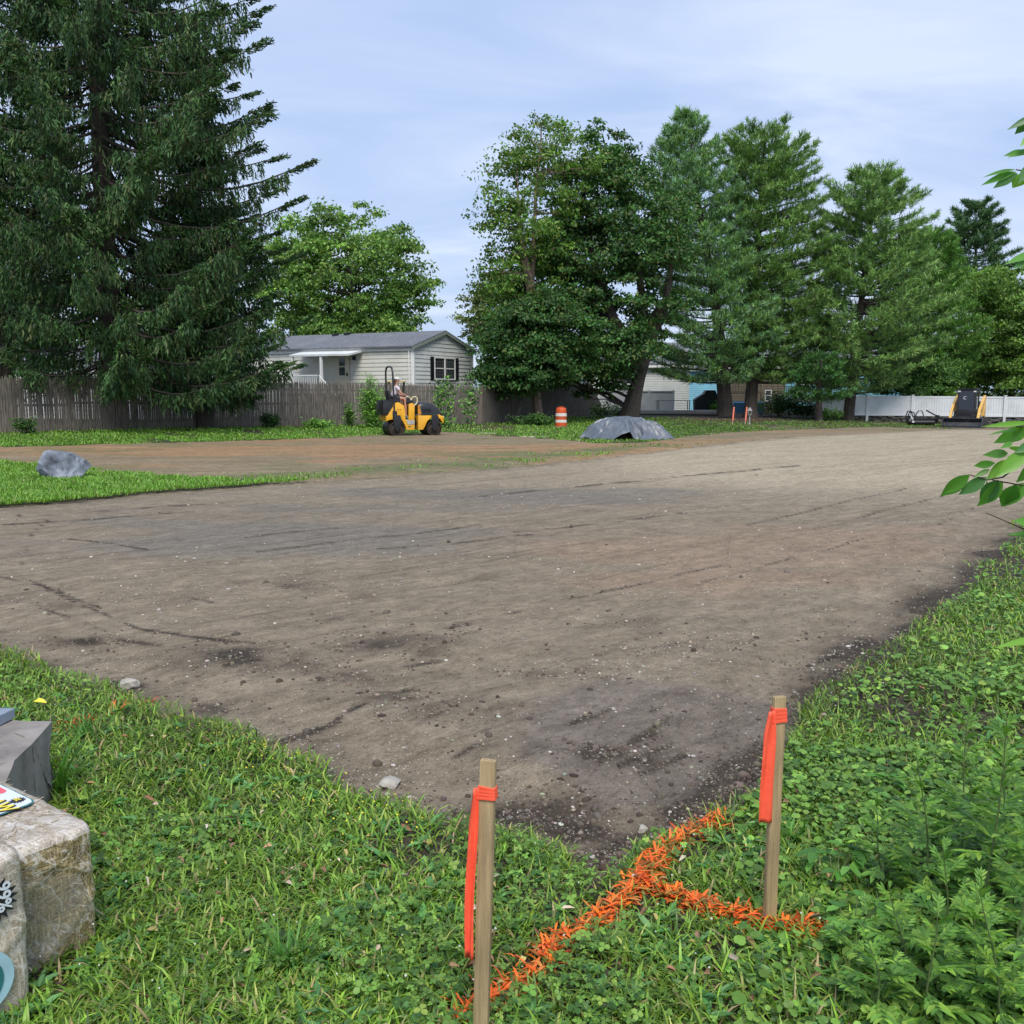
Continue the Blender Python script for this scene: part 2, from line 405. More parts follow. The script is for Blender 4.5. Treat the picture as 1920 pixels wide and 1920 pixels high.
def ground_mat(name, layers, drift=0.0, bump=.5, bscale=60, rough=.9, wetrough=.45):
    """layers: list of (attribute or None, colour A, colour B, noise scale, stretch) mixed on top of one another"""
    m, t, p = newmat(name)
    tcn = t.nodes.new('ShaderNodeTexCoord')
    def noi(sc, st=(1, 1, 1), det=8, ro=.65, rot=0):
        mpn = t.nodes.new('ShaderNodeMapping'); mpn.vector_type = 'TEXTURE'; mpn.inputs['Scale'].default_value = tuple(1 / q for q in st); mpn.inputs['Rotation'].default_value = (0, 0, rot or drift); t.links.new(tcn.outputs['Object'], mpn.inputs[0])
        n = t.nodes.new('ShaderNodeTexNoise'); n.inputs['Scale'].default_value = sc; n.inputs['Detail'].default_value = det; n.inputs['Roughness'].default_value = ro
        t.links.new(mpn.outputs[0], n.inputs['Vector']); return n
    src = None; dk = None
    for at_, ca, cb, sc, st in layers:
        n = noi(sc, st)
        r = t.nodes.new('ShaderNodeValToRGB'); r.color_ramp.elements[0].position = .36; r.color_ramp.elements[1].position = .64
        r.color_ramp.elements[0].color = (*ca, 1); r.color_ramp.elements[1].color = (*cb, 1); t.links.new(n.outputs['Fac'], r.inputs[0])
        if src is None: src = r.outputs[0]; continue
        a = t.nodes.new('ShaderNodeAttribute'); a.attribute_name = at_
        # break the mask up with fine noise so that it frays
        n3 = noi(4.5, (.7, 1.3, 1), 12, .75, drift); ad = t.nodes.new('ShaderNodeMath'); ad.operation = 'MULTIPLY_ADD'
        t.links.new(n3.outputs['Fac'], ad.inputs[0]); ad.inputs[1].default_value = 1.2; ad.inputs[2].default_value = -.6
        a2 = t.nodes.new('ShaderNodeMath'); a2.operation = 'ADD'; t.links.new(a.outputs['Fac'], a2.inputs[0]); t.links.new(ad.outputs[0], a2.inputs[1])
        m2 = t.nodes.new('ShaderNodeMath'); m2.operation = 'MULTIPLY'; m2.use_clamp = True; t.links.new(a2.outputs[0], m2.inputs[0]); t.links.new(a.outputs['Fac'], m2.inputs[1])
        sm = t.nodes.new('ShaderNodeMath'); sm.operation = 'MULTIPLY'; sm.use_clamp = True; sm.inputs[1].default_value = 1.6; t.links.new(m2.outputs[0], sm.inputs[0])
        x = t.nodes.new('ShaderNodeMix'); x.data_type = 'RGBA'; t.links.new(sm.outputs[0], x.inputs[0]); t.links.new(src, x.inputs[6]); t.links.new(r.outputs[0], x.inputs[7]); src = x.outputs[2]
        if at_ == 'dark': dk = sm
    # fine grit: small light and dark grains
    v = t.nodes.new('ShaderNodeTexVoronoi'); v.inputs['Scale'].default_value = 38; t.links.new(tcn.outputs['Object'], v.inputs['Vector'])
    gr_ = noi(95, (1, 1, 1), 4, .7)
    r = t.nodes.new('ShaderNodeValToRGB'); r.color_ramp.elements[0].position = .3; r.color_ramp.elements[1].position = .72
    r.color_ramp.elements[0].color = (.62, .60, .58, 1); r.color_ramp.elements[1].color = (1.3, 1.3, 1.3, 1); t.links.new(gr_.outputs['Fac'], r.inputs[0])
    x = t.nodes.new('ShaderNodeMix'); x.data_type = 'RGBA'; x.blend_type = 'MULTIPLY'; x.inputs[0].default_value = 1; t.links.new(src, x.inputs[6]); t.links.new(r.outputs[0], x.inputs[7]); src = x.outputs[2]
    # mottling at hand's breadth scale and dark specks of moist crumbs
    mo = noi(6.5, (.8, 1.15, 1), 14, .84, drift); r = t.nodes.new('ShaderNodeValToRGB'); r.color_ramp.elements[0].position = .36; r.color_ramp.elements[1].position = .62
    r.color_ramp.elements[0].color = (.58, .55, .52, 1); r.color_ramp.elements[1].color = (1.20, 1.19, 1.17, 1); t.links.new(mo.outputs['Fac'], r.inputs[0])
    x = t.nodes.new('ShaderNodeMix'); x.data_type = 'RGBA'; x.blend_type = 'MULTIPLY'; x.inputs[0].default_value = 1; t.links.new(src, x.inputs[6]); t.links.new(r.outputs[0], x.inputs[7]); src = x.outputs[2]
    sk = noi(24, (.7, 1.1, 1), 10, .8, drift); r = t.nodes.new('ShaderNodeValToRGB'); r.color_ramp.elements[0].position = .36; r.color_ramp.elements[1].position = .47
    r.color_ramp.elements[0].color = (.42, .38, .34, 1); r.color_ramp.elements[1].color = (1, 1, 1, 1); t.links.new(sk.outputs['Fac'], r.inputs[0])
    x = t.nodes.new('ShaderNodeMix'); x.data_type = 'RGBA'; x.blend_type = 'MULTIPLY'; x.inputs[0].default_value = .85; t.links.new(src, x.inputs[6]); t.links.new(r.outputs[0], x.inputs[7]); src = x.outputs[2]
    lk = noi(22, (.6, 1.2, 1), 8, .8); r = t.nodes.new('ShaderNodeValToRGB'); r.color_ramp.elements[0].position = .60; r.color_ramp.elements[1].position = .70
    r.color_ramp.elements[0].color = (0, 0, 0, 1); r.color_ramp.elements[1].color = (.5, .5, .5, 1); t.links.new(lk.outputs['Fac'], r.inputs[0])
    x = t.nodes.new('ShaderNodeMix'); x.data_type = 'RGBA'; t.links.new(r.outputs[0], x.inputs[0]); t.links.new(src, x.inputs[6]); x.inputs[7].default_value = (.40, .35, .29, 1); src = x.outputs[2]
    # long thin roller and drag marks running along the lot
    for sc_, st_s, lo, hi, amt in ((1.3, (.05, 3.2, 1), .36, .42, .42), (2.6, (.09, 2.6, 1), .34, .40, .35)):
        tm_ = noi(sc_, st_s, 5, .6, drift + (.12 if sc_ > 2 else 0)); r = t.nodes.new('ShaderNodeValToRGB'); r.color_ramp.elements[0].position = lo; r.color_ramp.elements[1].position = hi
        r.color_ramp.elements[0].color = (.45, .42, .38, 1); r.color_ramp.elements[1].color = (1, 1, 1, 1); t.links.new(tm_.outputs['Fac'], r.inputs[0])
        x = t.nodes.new('ShaderNodeMix'); x.data_type = 'RGBA'; x.blend_type = 'MULTIPLY'; x.inputs[0].default_value = amt; t.links.new(src, x.inputs[6]); t.links.new(r.outputs[0], x.inputs[7]); src = x.outputs[2]
    # rake and drag marks
    st_ = noi(1.5, (.22, 1.9, 1), 9, .72, drift)
    r = t.nodes.new('ShaderNodeValToRGB'); r.color_ramp.elements[0].position = .34; r.color_ramp.elements[1].position = .52
    r.color_ramp.elements[0].color = (.74, .72, .70, 1); r.color_ramp.elements[1].color = (1.04, 1.04, 1.04, 1); t.links.new(st_.outputs['Fac'], r.inputs[0])
    x = t.nodes.new('ShaderNodeMix'); x.data_type = 'RGBA'; x.blend_type = 'MULTIPLY'; x.inputs[0].default_value = .22; t.links.new(src, x.inputs[6]); t.links.new(r.outputs[0], x.inputs[7]); src = x.outputs[2]
    t.links.new(src, p.inputs['Base Color'])
    p.inputs['Roughness'].default_value = rough; p.inputs['Specular IOR Level'].default_value = .35
    b = t.nodes.new('ShaderNodeBump'); b.inputs['Strength'].default_value = bump; b.inputs['Distance'].default_value = .015
    nb = noi(bscale, (1, 1, 1), 8, .75); t.links.new(nb.outputs['Fac'], b.inputs['Height'])
    b2 = t.nodes.new('ShaderNodeBump'); b2.inputs['Strength'].default_value = bump; b2.inputs['Distance'].default_value = .025
    nb2 = noi(9, (.8, 1.1, 1), 8, .65, drift); t.links.new(nb2.outputs['Fac'], b2.inputs['Height']); t.links.new(b2.outputs[0], b.inputs['Normal'])
    t.links.new(b.outputs[0], p.inputs['Normal'])
    return m
Pp = proj(GX, GY, GZ0); PX, PY = Pp[0], Pp[1]
edge = np.exp(-np.clip(RS, 0, 9) / (.14 + .011 * np.hypot(GX, GY))) * .9
edge = edge * np.where(PY > 1000, 1, .7)
dark_r = np.clip(dark + edge * (0.4 + 1.0 * fbm(GX * 5, GY * 5, 3, 77)), 0, 1.2)
warm = sstep(.45, .7, fbm(GX * .5, GY * .8, 4, 71) * .6 + .5 * np.exp(-(((PX - 1350) / 520) ** 2 + ((PY - 1060) / 90) ** 2)))
pale = sstep(980, 810, PY) * sstep(900, 1600, PX) + .45 * sstep(1000, 880, PY)
road_m = ground_mat('road dirt', [(None, (.188, .155, .110), (.27, .226, .164), 1.6, (1, 1.6, 1)),
                                  ('pale', (.34, .295, .21), (.43, .375, .275), 1.1, (.5, 1.6, 1)),
                                  ('warm', (.225, .168, .115), (.295, .225, .16), 2.0, (.7, 1.4, 1)),
                                  ('grey', (.15, .138, .118), (.205, .186, .158), 2.4, (.6, 1.7, 1)),
                                  ('purple', (.14, .116, .092), (.205, .174, .142), 2.4, (.8, 1.5, 1)),
                                  ('dark', (.030, .023, .015), (.075, .058, .040), 7.0, (1, 1, 1))], drift=R(40))
sub(is_road, 'dirt_road', road_m, dict(dark=dark_r, grey=grey, purple=purple, warm=warm, pale=np.clip(pale, 0, 1))).__setitem__('kind', 'structure')
soilgreen = sstep(.50, .66, fbm(GX * .8, GY * 1.5, 4, 81)) * .55 + .7 * np.exp(-np.clip(RS + 1.2, -3, 6) ** 2 / 1.2) * sstep(1300, 1150, PX)
soil_red = sstep(.4, .7, fbm(GX * .25, GY * .7, 4, 83) * .8 + .35 * np.exp(-((PY - 848) / 16) ** 2))
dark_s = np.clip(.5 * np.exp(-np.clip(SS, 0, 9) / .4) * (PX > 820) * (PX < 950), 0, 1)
soil_m = ground_mat('soil', [(None, (.20, .155, .095), (.285, .23, .15), 1.0, (.4, 1.6, 1)),
                             ('red', (.28, .17, .085), (.35, .235, .135), 1.2, (.3, 1.8, 1)),
                             ('green', (.12, .13, .05), (.17, .19, .085), 5.0, (1, 1, 1)),
                             ('dark', (.10, .06, .04), (.14, .09, .06), 5.0, (1, 1, 1))], drift=R(12))
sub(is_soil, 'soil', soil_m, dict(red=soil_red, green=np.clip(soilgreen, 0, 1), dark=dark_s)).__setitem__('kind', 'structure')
g_dirt = np.clip(np.exp(-np.clip(-RS, 0, 9) / (.09 + .008 * np.hypot(GX, GY))) + .9 * sstep(.56, .66, fbm(GX * 1.3, GY * 1.3, 4, 91)), 0, 1)
mulch = np.exp(-(((PX - 1370) / 130) ** 2 + ((PY - 783) / 11) ** 2)) * 1.2 + .9 * np.exp(-(((PX - 1560) / 60) ** 2 + ((PY - 797) / 8) ** 2)) + 1.0 * sstep(1000, 1060, PX) * sstep(806, 795, PY) * sstep(1240, 1180, PX) * .4
mulch = mulch + .8 * np.exp(-(((PX - 920) / 90) ** 2 + ((PY - 803) / 9) ** 2))
worn = sstep(1250, 1500, PX) * sstep(.4, .6, fbm(GX * .5, GY * .9, 3, 99)) * (PY > 793) * (PY < 840) * .8
gr_m = ground_mat('turf soil', [(None, (.035, .05, .016), (.06, .085, .025), 3.0, (1, 1, 1)),
                                ('worn', (.17, .14, .09), (.21, .18, .12), 2.0, (.5, 1.5, 1)),
                                ('dirt', (.04, .03, .022), (.085, .065, .05), 6.0, (1, 1, 1)),
                                ('mulch', (.055, .032, .022), (.11, .065, .045), 8.0, (1, 1, 1))])
tag(sub(is_gr, 'ground', gr_m, dict(dirt=g_dirt, mulch=np.clip(mulch, 0, 1), worn=worn)), kind='structure')
far_m = mat('far turf', (.05, .08, .025), .95, var=.3, scale=.3, coord='Object')
MB().add([(-2500, -2500, -.85), (2500, -2500, -.85), (2500, 2500, -.85), (-2500, 2500, -.85)], [(0, 1, 2, 3)]).build('far_ground', far_m)['kind'] = 'structure'

# ------------------------------------------------------------------ stones and clods lying on the road
ICO = None
def ico():
    global ICO
    if ICO is None:
        bm = bmesh.new(); bmesh.ops.create_icosphere(bm, subdivisions=1, radius=1)
        ICO = (np.array([v.co[:] for v in bm.verts]), np.array([[v.index for v in f.verts] for f in bm.faces])); bm.free()
    return ICO
def pebbles(P, S, cols, name, m, rng, label, cat, flat=.55):
    V0, F0 = ico(); n = len(P); k = len(V0)
    a = rng.uniform(0, 6.28, n); ca, sa = np.cos(a)[:, None], np.sin(a)[:, None]
    sx, sy, sz = S * rng.uniform(.8, 1.5, n), S * rng.uniform(.6, 1.0, n), S * rng.uniform(.4, .8, n) * flat / .55
    J = 1 + rng.normal(0, .12, (n, k))
    x = V0[None, :, 0] * sx[:, None] * J; y = V0[None, :, 1] * sy[:, None] * J; z = V0[None, :, 2] * sz[:, None] * J
    V = np.stack([x * ca - y * sa, x * sa + y * ca, z], -1) + P[:, None, :]
    F = (F0[None] + (np.arange(n) * k)[:, None, None]).reshape(-1, 3)
    t = tint_n(cols, n, k, rng, .18)
    o = npmesh(name, V.reshape(-1, 3), F, m, tint=t)
    return tag(o, label, cat, kind='stuff')
def tintmat(name, rough=.8, bump=0.0):
    m, t, p = newmat(name); a = t.nodes.new('ShaderNodeAttribute'); a.attribute_name = 'tint'
    n = t.nodes.new('ShaderNodeTexNoise'); n.inputs['Scale'].default_value = 60; n.inputs['Detail'].default_value = 5
    r = t.nodes.new('ShaderNodeValToRGB'); r.color_ramp.elements[0].color = (.6, .6, .6, 1); r.color_ramp.elements[1].color = (1.35, 1.35, 1.35, 1); t.links.new(n.outputs['Fac'], r.inputs[0])
    x = t.nodes.new('ShaderNodeMix'); x.data_type = 'RGBA'; x.blend_type = 'MULTIPLY'; x.inputs[0].default_value = 1
    t.links.new(a.outputs['Color'], x.inputs[6]); t.links.new(r.outputs[0], x.inputs[7]); t.links.new(x.outputs[2], p.inputs['Base Color'])
    p.inputs['Roughness'].default_value = rough; return m
M_peb = tintmat('pebble'); M_clod = tintmat('clod', .95)
def ray_np(px, py, z=0.0):
    a = (px - 960) / FPX; b = (960 - py) / FPX; Dx, Dy, Dz = a, b * sp + cp, b * cp - sp
    zz_ = np.zeros_like(px) + z
    for _ in range(8):
        t = np.clip((zz_ - CH) / np.minimum(Dz, -1e-3), .1, 300); zz_ = .5 * zz_ + .5 * gz(Dx * t, Dy * t)
    return Dx * t, Dy * t
rng = np.random.default_rng(5)
def road_surf(X, Y):
    """height of the road sheet, looked up in the sheet itself so that stones rest on it"""
    r_ = np.hypot(X, Y); a_ = np.arctan2(X, Y)
    fi = np.interp(r_, rr, np.arange(nr)); fj = np.interp(a_, aa, np.arange(na))
    i0 = np.clip(fi.astype(int), 0, nr - 2); j0 = np.clip(fj.astype(int), 0, na - 2); u = fi - i0; v = fj - j0
    return (GZf[i0, j0] * (1 - u) * (1 - v) + GZf[i0 + 1, j0] * u * (1 - v) + GZf[i0, j0 + 1] * (1 - u) * v + GZf[i0 + 1, j0 + 1] * u * v)
n = 60000
px = rng.uniform(-150, 2050, n); py = 830 + 840 * rng.uniform(0, 1, n) ** .8
X, Y = ray_np(px, py); ok = (sdist(ROAD_W, X, Y) > .02); X, Y = X[ok], Y[ok]
dk, _, _ = road_masks(X, Y, gz(X, Y))
keep = rng.uniform(0, 1, len(X)) < (.13 + .55 * sstep(.50, .66, fbm(X * 1.6, Y * 1.6, 4, 33)) + .45 * np.clip(dk, 0, 1)); X, Y = X[keep], Y[keep]
r_ = np.hypot(X, Y); S = np.clip(rng.lognormal(-5.65, .55, len(X)), .0016, .020) * (1 + .12 * np.clip(r_ - 3, 0, 20))**.8 * .8
pebbles(np.stack([X, Y, road_surf(X, Y) + S * .15], 1), S, [(.34, .31, .25), (.25, .22, .17), (.46, .43, .37), (.2, .18, .15), (.29, .25, .19), (.22, .19, .15)], 'gravel', M_peb, rng, 'pale small stones scattered over the packed dirt road', 'gravel')
n = 60000
px = rng.uniform(-50, 1980, n); py = 960 + 700 * rng.uniform(0, 1, n) ** .7
X, Y = ray_np(px, py); ok = (sdist(ROAD_W, X, Y) > -.03); X, Y = X[ok], Y[ok]
dk, _, _ = road_masks(X, Y, gz(X, Y)); sdv = sdist(ROAD_W, X, Y)
keep = rng.uniform(0, 1, len(X)) < np.clip(dk, 0, 1) * .6 + .5 * np.exp(-np.abs(sdv) / .10) + .012; X, Y = X[keep], Y[keep]
r_ = np.hypot(X, Y); S = np.clip(rng.lognormal(-5.2, .5, len(X)), .002, .022) * (1 + .1 * np.clip(r_ - 3, 0, 20))**.7
pebbles(np.stack([X, Y, road_surf(X, Y)], 1), S, [(.075, .056, .043), (.055, .04, .03), (.11, .085, .065), (.14, .115, .09)], 'soil_crumbs', M_clod, rng, 'dark crumbs of loose soil on the road and along its edges', 'soil', .8)

# ------------------------------------------------------------------ GRASS
M_grass = leafmat('grass blade', .45, .3, .4)
rng = np.random.default_rng(21)
PAINT = [((870, 1935), (925, 1890)), ((925, 1890), (1000, 1848)), ((1000, 1848), (1040, 1795)), ((1040, 1795), (1110, 1755)), ((1110, 1755), (1172, 1700)), ((1172, 1700), (1200, 1660)),
         ((1200, 1660), (1235, 1620)), ((1235, 1620), (1290, 1575)), ((1290, 1575), (1345, 1545)), ((1200, 1670), (1290, 1705)), ((1290, 1705), (1350, 1730)), ((1350, 1730), (1430, 1752)), ((1430, 1752), (1530, 1765))]
PAINT_W = [(np.array(at(a[0], a[1] + 15)[:2]), np.array(at(b[0], b[1] + 15)[:2])) for a, b in PAINT]
PAINT2 = [((120, 1385), (170, 1368)), ((170, 1368), (215, 1355)), ((265, 1338), (300, 1330)), ((300, 1330), (330, 1318))]
PAINT2_W = [(np.array(at(*a)[:2]), np.array(at(*b)[:2])) for a, b in PAINT2]
PAINT3_W = [(np.array(at(285, 912)[:2]), np.array(at(312, 920)[:2]))]
def segd(W, X, Y):
    d = np.full(X.shape, 1e9)
    for a, b in W:
        e0, e1 = b - a; l = e0 * e0 + e1 * e1; t = np.clip(((X - a[0]) * e0 + (Y - a[1]) * e1) / l, 0, 1)
        d = np.minimum(d, np.hypot(X - a[0] - t * e0, Y - a[1] - t * e1))
    return d
BALE_C = None
def blocked(X, Y):
    """footprints of the bales and the stone slab"""
    b = inside(np.array([(-1.22, 2.62), (-1.72, 2.98), (-2.2, 2.3), (-1.62, 1.9), (-1.27, 2.28), (-1.37, 2.38)]), X, Y)
    return b | inside(np.array([(-1.70, 3.03), (-1.80, 3.62), (-2.8, 3.7), (-2.8, 3.0)]), X, Y)
n = 620000
px = rng.uniform(-260, 2180, n); py = 790 + 1340 * rng.uniform(0, 1, n) ** .85
X, Y = ray_np(px, py); r_ = np.hypot(X, Y)
rsd = sdist(ROAD_W, X, Y); ssd = sdist(SOIL_W, X, Y)
jit = (fbm(X * 3.0, Y * 3.0, 3, 7) - .5) * np.clip(r_ * .05, .12, .8)
g_ok = (rsd + jit < 0.0) & (ssd + jit * 2.2 < 0) & (~blocked(X, Y))
# sparse tufts creeping into the soil
tuft = (rsd < -.1) & (ssd > 0) & (rng.uniform(0, 1, n) < (.55 * np.exp(-(np.clip(-rsd, 0, 30) / 1.6) ** 2) * sstep(.42, .62, fbm(X * .9, Y * .9, 3, 17)) + .05 * sstep(.5, .65, fbm(X * .8, Y * 1.5, 4, 81))))
rel = np.clip(r_ / 2.6, 1, 30)
dens = np.clip(.24 * rel ** 1.0, 0, .75)
bald = sstep(.60, .68, fbm(X * 1.3, Y * 1.3, 4, 91)) * .65
mulch_a = np.clip(np.exp(-(((px - 1370) / 130) ** 2 + ((py - 783) / 11) ** 2)) * 1.1 + .6 * sstep(1250, 1500, px) * (py < 830) + .75 * np.exp(-(((px - 920) / 80) ** 2 + ((py - 803) / 9) ** 2)), 0, .93)
keep = (g_ok & (r_ < 16) & (rng.uniform(0, 1, n) < dens * (1 - bald) * (1 - mulch_a * .85)))
X, Y, r_, px, py = X[keep], Y[keep], r_[keep], px[keep], py[keep]
lush = sstep(.35, .6, fbm(X * 2.1, Y * 2.1, 3, 111))
fine = sstep(11, 16, r_)                      # mown lawn farther off
L = (rng.uniform(.035, .075, len(X)) + .04 * lush * rng.uniform(0, 1, len(X))) * (1 - fine * .35) * np.where((px > 1450) & (py > 1000), 1.1, 1.0)
L = np.where(py < 850, rng.uniform(.06, .13, len(X)) * np.where(py < 815, 1.5, 1.0), L)
Wd = rng.uniform(.0035, .0095, len(X)) * (1 - .4 * fine)
Wd = np.maximum(Wd, r_ * .0011)
L = np.maximum(L, r_ * .0028)
az_ = rng.uniform(0, 6.283, len(X)); lean = rng.uniform(.2, 1.15, len(X)); curl = rng.uniform(.15, .75, len(X))
lean = np.where(r_ > 12, lean * .6, lean)
P = np.stack([X, Y, surf_lift(X, Y) - .006], 1)
d1 = segd(PAINT_W, X, Y) + (fbm(X * 14, Y * 14, 3, 5) - .5) * .055; d2 = segd(PAINT2_W, X, Y) + (fbm(X * 9, Y * 9, 2, 6) - .5) * .08; d3 = segd(PAINT3_W, X, Y)
pr = rng.uniform(0, 1, len(X))
gaps = sstep(.30, .46, fbm(X * 7, Y * 7, 3, 66))
painted = (pr < np.exp(-(d1 / .035) ** 4) * (.45 + .42 * gaps)) | (pr < .35 * np.exp(-(d2 / .05) ** 2)) | ((d3 < .25) & (pr < .5))
V, Q = blades(P, az_, lean, L, Wd, curl)
gcols = [(.15, .29, .035), (.21, .37, .05), (.11, .22, .033), (.27, .43, .08), (.07, .15, .028), (.33, .37, .11), (.38, .32, .18)]
T = tint_n(gcols, len(X), 8, rng, .26, [.24, .18, .20, .11, .17, .05, .05])
zone = .50 + .75 * fbm(X * 1.3, Y * 1.3, 4, 121)
farwarm = np.stack([1 + .25 * fine, 1 + .20 * fine, 1 - .1 * fine], 1)
shady = 1.0 + px * 0
T = T * np.repeat(zone * shady, 8)[:, None] * np.array([[1.12, 1.04, .95]]) * np.repeat(farwarm, 8, 0)
def subset(V, Q, T, m, k, nq):
    i = np.nonzero(m)[0]; n0 = len(m)
    V2 = V.reshape(n0, k, 3)[i].reshape(-1, 3); T2 = T.reshape(n0, k, 3)[i].reshape(-1, 3)
    q0 = Q[::1].reshape(nq, n0, 4)[:, 0, :]          # template rows for blade 0
    base = (np.arange(len(i)) * k)[:, None]
    Q2 = np.concatenate([base + q0[j][None] for j in range(nq)], 0)
    return V2, Q2, T2
V2, Q2, T2 = subset(V, Q, T, ~painted, 8, 3)
tag(npmesh('grass', V2, Q2, M_grass, tint=T2, smooth=True), 'green broad-bladed grass growing round the dirt road and by the fence', 'grass', kind='stuff')
ocols = [(.80, .13, .012), (.85, .20, .02), (.55, .09, .012), (.62, .24, .05), (.30, .10, .02), (.9, .17, .03), (.25, .17, .03)]
T3 = tint_n(ocols, len(X), 8, rng, .12)
V3, Q3, T3 = subset(V, Q, T3, painted, 8, 3)
tag(npmesh('painted_grass', V3, Q3, leafmat('painted blade', .5, .12), tint=T3, smooth=True), 'grass sprayed with bright orange marking paint in a crossing line between the stakes', 'painted grass', kind='stuff')
extra = []
# extra broad painted blades along the line, lying flatter
n = 1900
k_ = rng.integers(0, len(PAINT_W), n); t_ = rng.uniform(0, 1, n)
A = np.array([PAINT_W[i][0] for i in k_]); B = np.array([PAINT_W[i][1] for i in k_])
XY = A + (B - A) * t_[:, None] + rng.normal(0, .015, (n, 2))
kp = .35 + .65 * sstep(.28, .44, fbm(XY[:, 0] * 7, XY[:, 1] * 7, 3, 66)) > rng.uniform(0, .95, n)
kp &= sdist(ROAD_W, XY[:, 0], XY[:, 1]) < .02
XY = XY[kp]; n = len(XY)
P = np.concatenate([XY, (surf_lift(XY[:, 0], XY[:, 1]) + rng.uniform(0, .03, n))[:, None]], 1)
V, Q = blades(P, rng.uniform(0, 6.28, n), rng.uniform(.85, 1.5, n), rng.uniform(.025, .06, n), rng.uniform(.006, .012, n), rng.uniform(0, .5, n))
tag(npmesh('painted_grass', V, Q, bpy.data.materials['painted blade'], tint=tint_n(ocols, n, 8, rng, .12), smooth=True), 'broad flattened blades thick with orange paint along the marking line', 'painted grass', kind='stuff')

# mown lawn farther off: island with the boulder, strip by the fence, verge under the pines
rng = np.random.default_rng(51)
n = 520000
px = rng.uniform(-260, 2180, n); py = rng.uniform(782, 985, n); X, Y = ray_np(px, py); r_ = np.hypot(X, Y); rsd = sdist(ROAD_W, X, Y); ssd = sdist(SOIL_W, X, Y)
jit = (fbm(X * 1.5, Y * 1.5, 3, 7) - .5) * .9
mu = np.clip(np.exp(-(((px - 1370) / 130) ** 2 + ((py - 781) / 11) ** 2)) * 1.2 + .8 * np.exp(-(((px - 920) / 80) ** 2 + ((py - 803) / 9) ** 2)) + .75 * sstep(1300, 1500, px) * sstep(.35, .6, fbm(X * .5, Y * .9, 3, 99)), 0, .97)
keep = (rsd + jit * .25 < .07) & (ssd + jit * 1.2 < .1) & (r_ > 9) & (r_ < 75) & (rng.uniform(0, 1, n) > mu) & (fbm(X * 1.1, Y * 1.1, 3, 44) > .30)
keep |= (rsd < -.1) & (ssd > 0) & (rng.uniform(0, 1, n) < .22 * np.exp(-(np.clip(-rsd, 0, 30) / 1.5) ** 2) * sstep(.45, .6, fbm(X * .9, Y * .9, 3, 17)) * (px < 1350))
X, Y, r_, px, py = X[keep], Y[keep], r_[keep], px[keep], py[keep]; n = len(X)
P = np.stack([X, Y, surf_lift(X, Y) - .01], 1); Lf = rng.uniform(.05, .10, n) * np.where(py < 812, 1.3, 1.0) * np.where(px > 1250, .7, 1.0)
V, Q = blades(P, rng.uniform(0, 6.28, n), rng.uniform(.1, .8, n), Lf, np.maximum(.006, r_ * .0010), rng.uniform(.1, .4, n))
T = tint_n([(.16, .34, .035), (.21, .42, .05), (.12, .27, .035), (.26, .44, .075), (.30, .34, .12)], n, 8, rng, .16, [.3, .28, .2, .15, .07])
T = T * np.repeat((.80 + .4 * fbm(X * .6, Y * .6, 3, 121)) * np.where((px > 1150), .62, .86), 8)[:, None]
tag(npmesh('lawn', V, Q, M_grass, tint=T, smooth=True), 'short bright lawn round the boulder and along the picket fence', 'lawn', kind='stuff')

# ------------------------------------------------------------------ CLOVER AND GROUND IVY
rng = np.random.default_rng(33)
n = 260000
px = rng.uniform(-260, 2180, n); py = 960 + 1170 * rng.uniform(0, 1, n) ** .8
X, Y = ray_np(px, py); r_ = np.hypot(X, Y); rsd = sdist(ROAD_W, X, Y)
cl = fbm(X * 1.6, Y * 1.6, 3, 141)
right = (px > 1380)
prob = np.where(right, .18 + .6 * sstep(.42, .60, cl), .05 + .30 * sstep(.50, .66, cl)) * np.clip(.30 * (r_ / 2.6) ** .8, 0, .9)
keep = (rsd < -.04) & (~blocked(X, Y)) & (segd(PAINT_W, X, Y) > .045) & (rng.uniform(0, 1, n) < prob) & (r_ < 22)
X, Y, r_, px, py, cl = X[keep], Y[keep], r_[keep], px[keep], py[keep], cl[keep]
right = px > 1380
n = len(X)
# three leaflets (left) or one round leaf (right)
S = rng.lognormal(-4.8, .35, n).clip(.004, .018) * np.where(right, 1.15, .95) * (1 + .04 * r_)
H = rng.uniform(.012, .055, n) + .02 * sstep(.5, .6, cl)
c0 = np.stack([X, Y, surf_lift(X, Y) + H], 1)
a0 = rng.uniform(0, 6.283, n); tilt = rng.normal(0, .28, (n, 2))
Nn = nrm(np.stack([tilt[:, 0], tilt[:, 1] - .12, np.ones(n)], 1))
Vs, Qs, Ts = [], [], []; off = 0
pal = [(.12, .24, .038), (.165, .31, .05), (.085, .175, .032), (.21, .37, .065), (.05, .12, .022), (.26, .40, .06)]
tn = tint_n(pal, n, 1, rng, .2, [.27, .25, .18, .13, .12, .05]) * (0.85 + .4 * fbm(X, Y, 3, 151))[:, None]
for k in range(3):
    a = a0 + k * 2.094
    D = np.stack([np.cos(a), np.sin(a), np.zeros(n)], 1); D = D - Nn * (D * Nn).sum(1, keepdims=True)
    V, Q = leaves(c0, D, Nn, S * np.where(right, 1.0, 1.15), S * np.where(right, 1.5, 1.0), .06, .12, (.4, .85))
    Vs.append(V); Qs.append(Q + off); off += len(V); Ts.append(np.repeat(tn, 6, 0))
tag(npmesh('clover', np.concatenate(Vs), np.concatenate(Qs), leafmat('clover leaf', .5, .25, .4), tint=np.concatenate(Ts), smooth=True), 'low clover and round ground ivy leaves mixed into the grass', 'clover', kind='stuff')
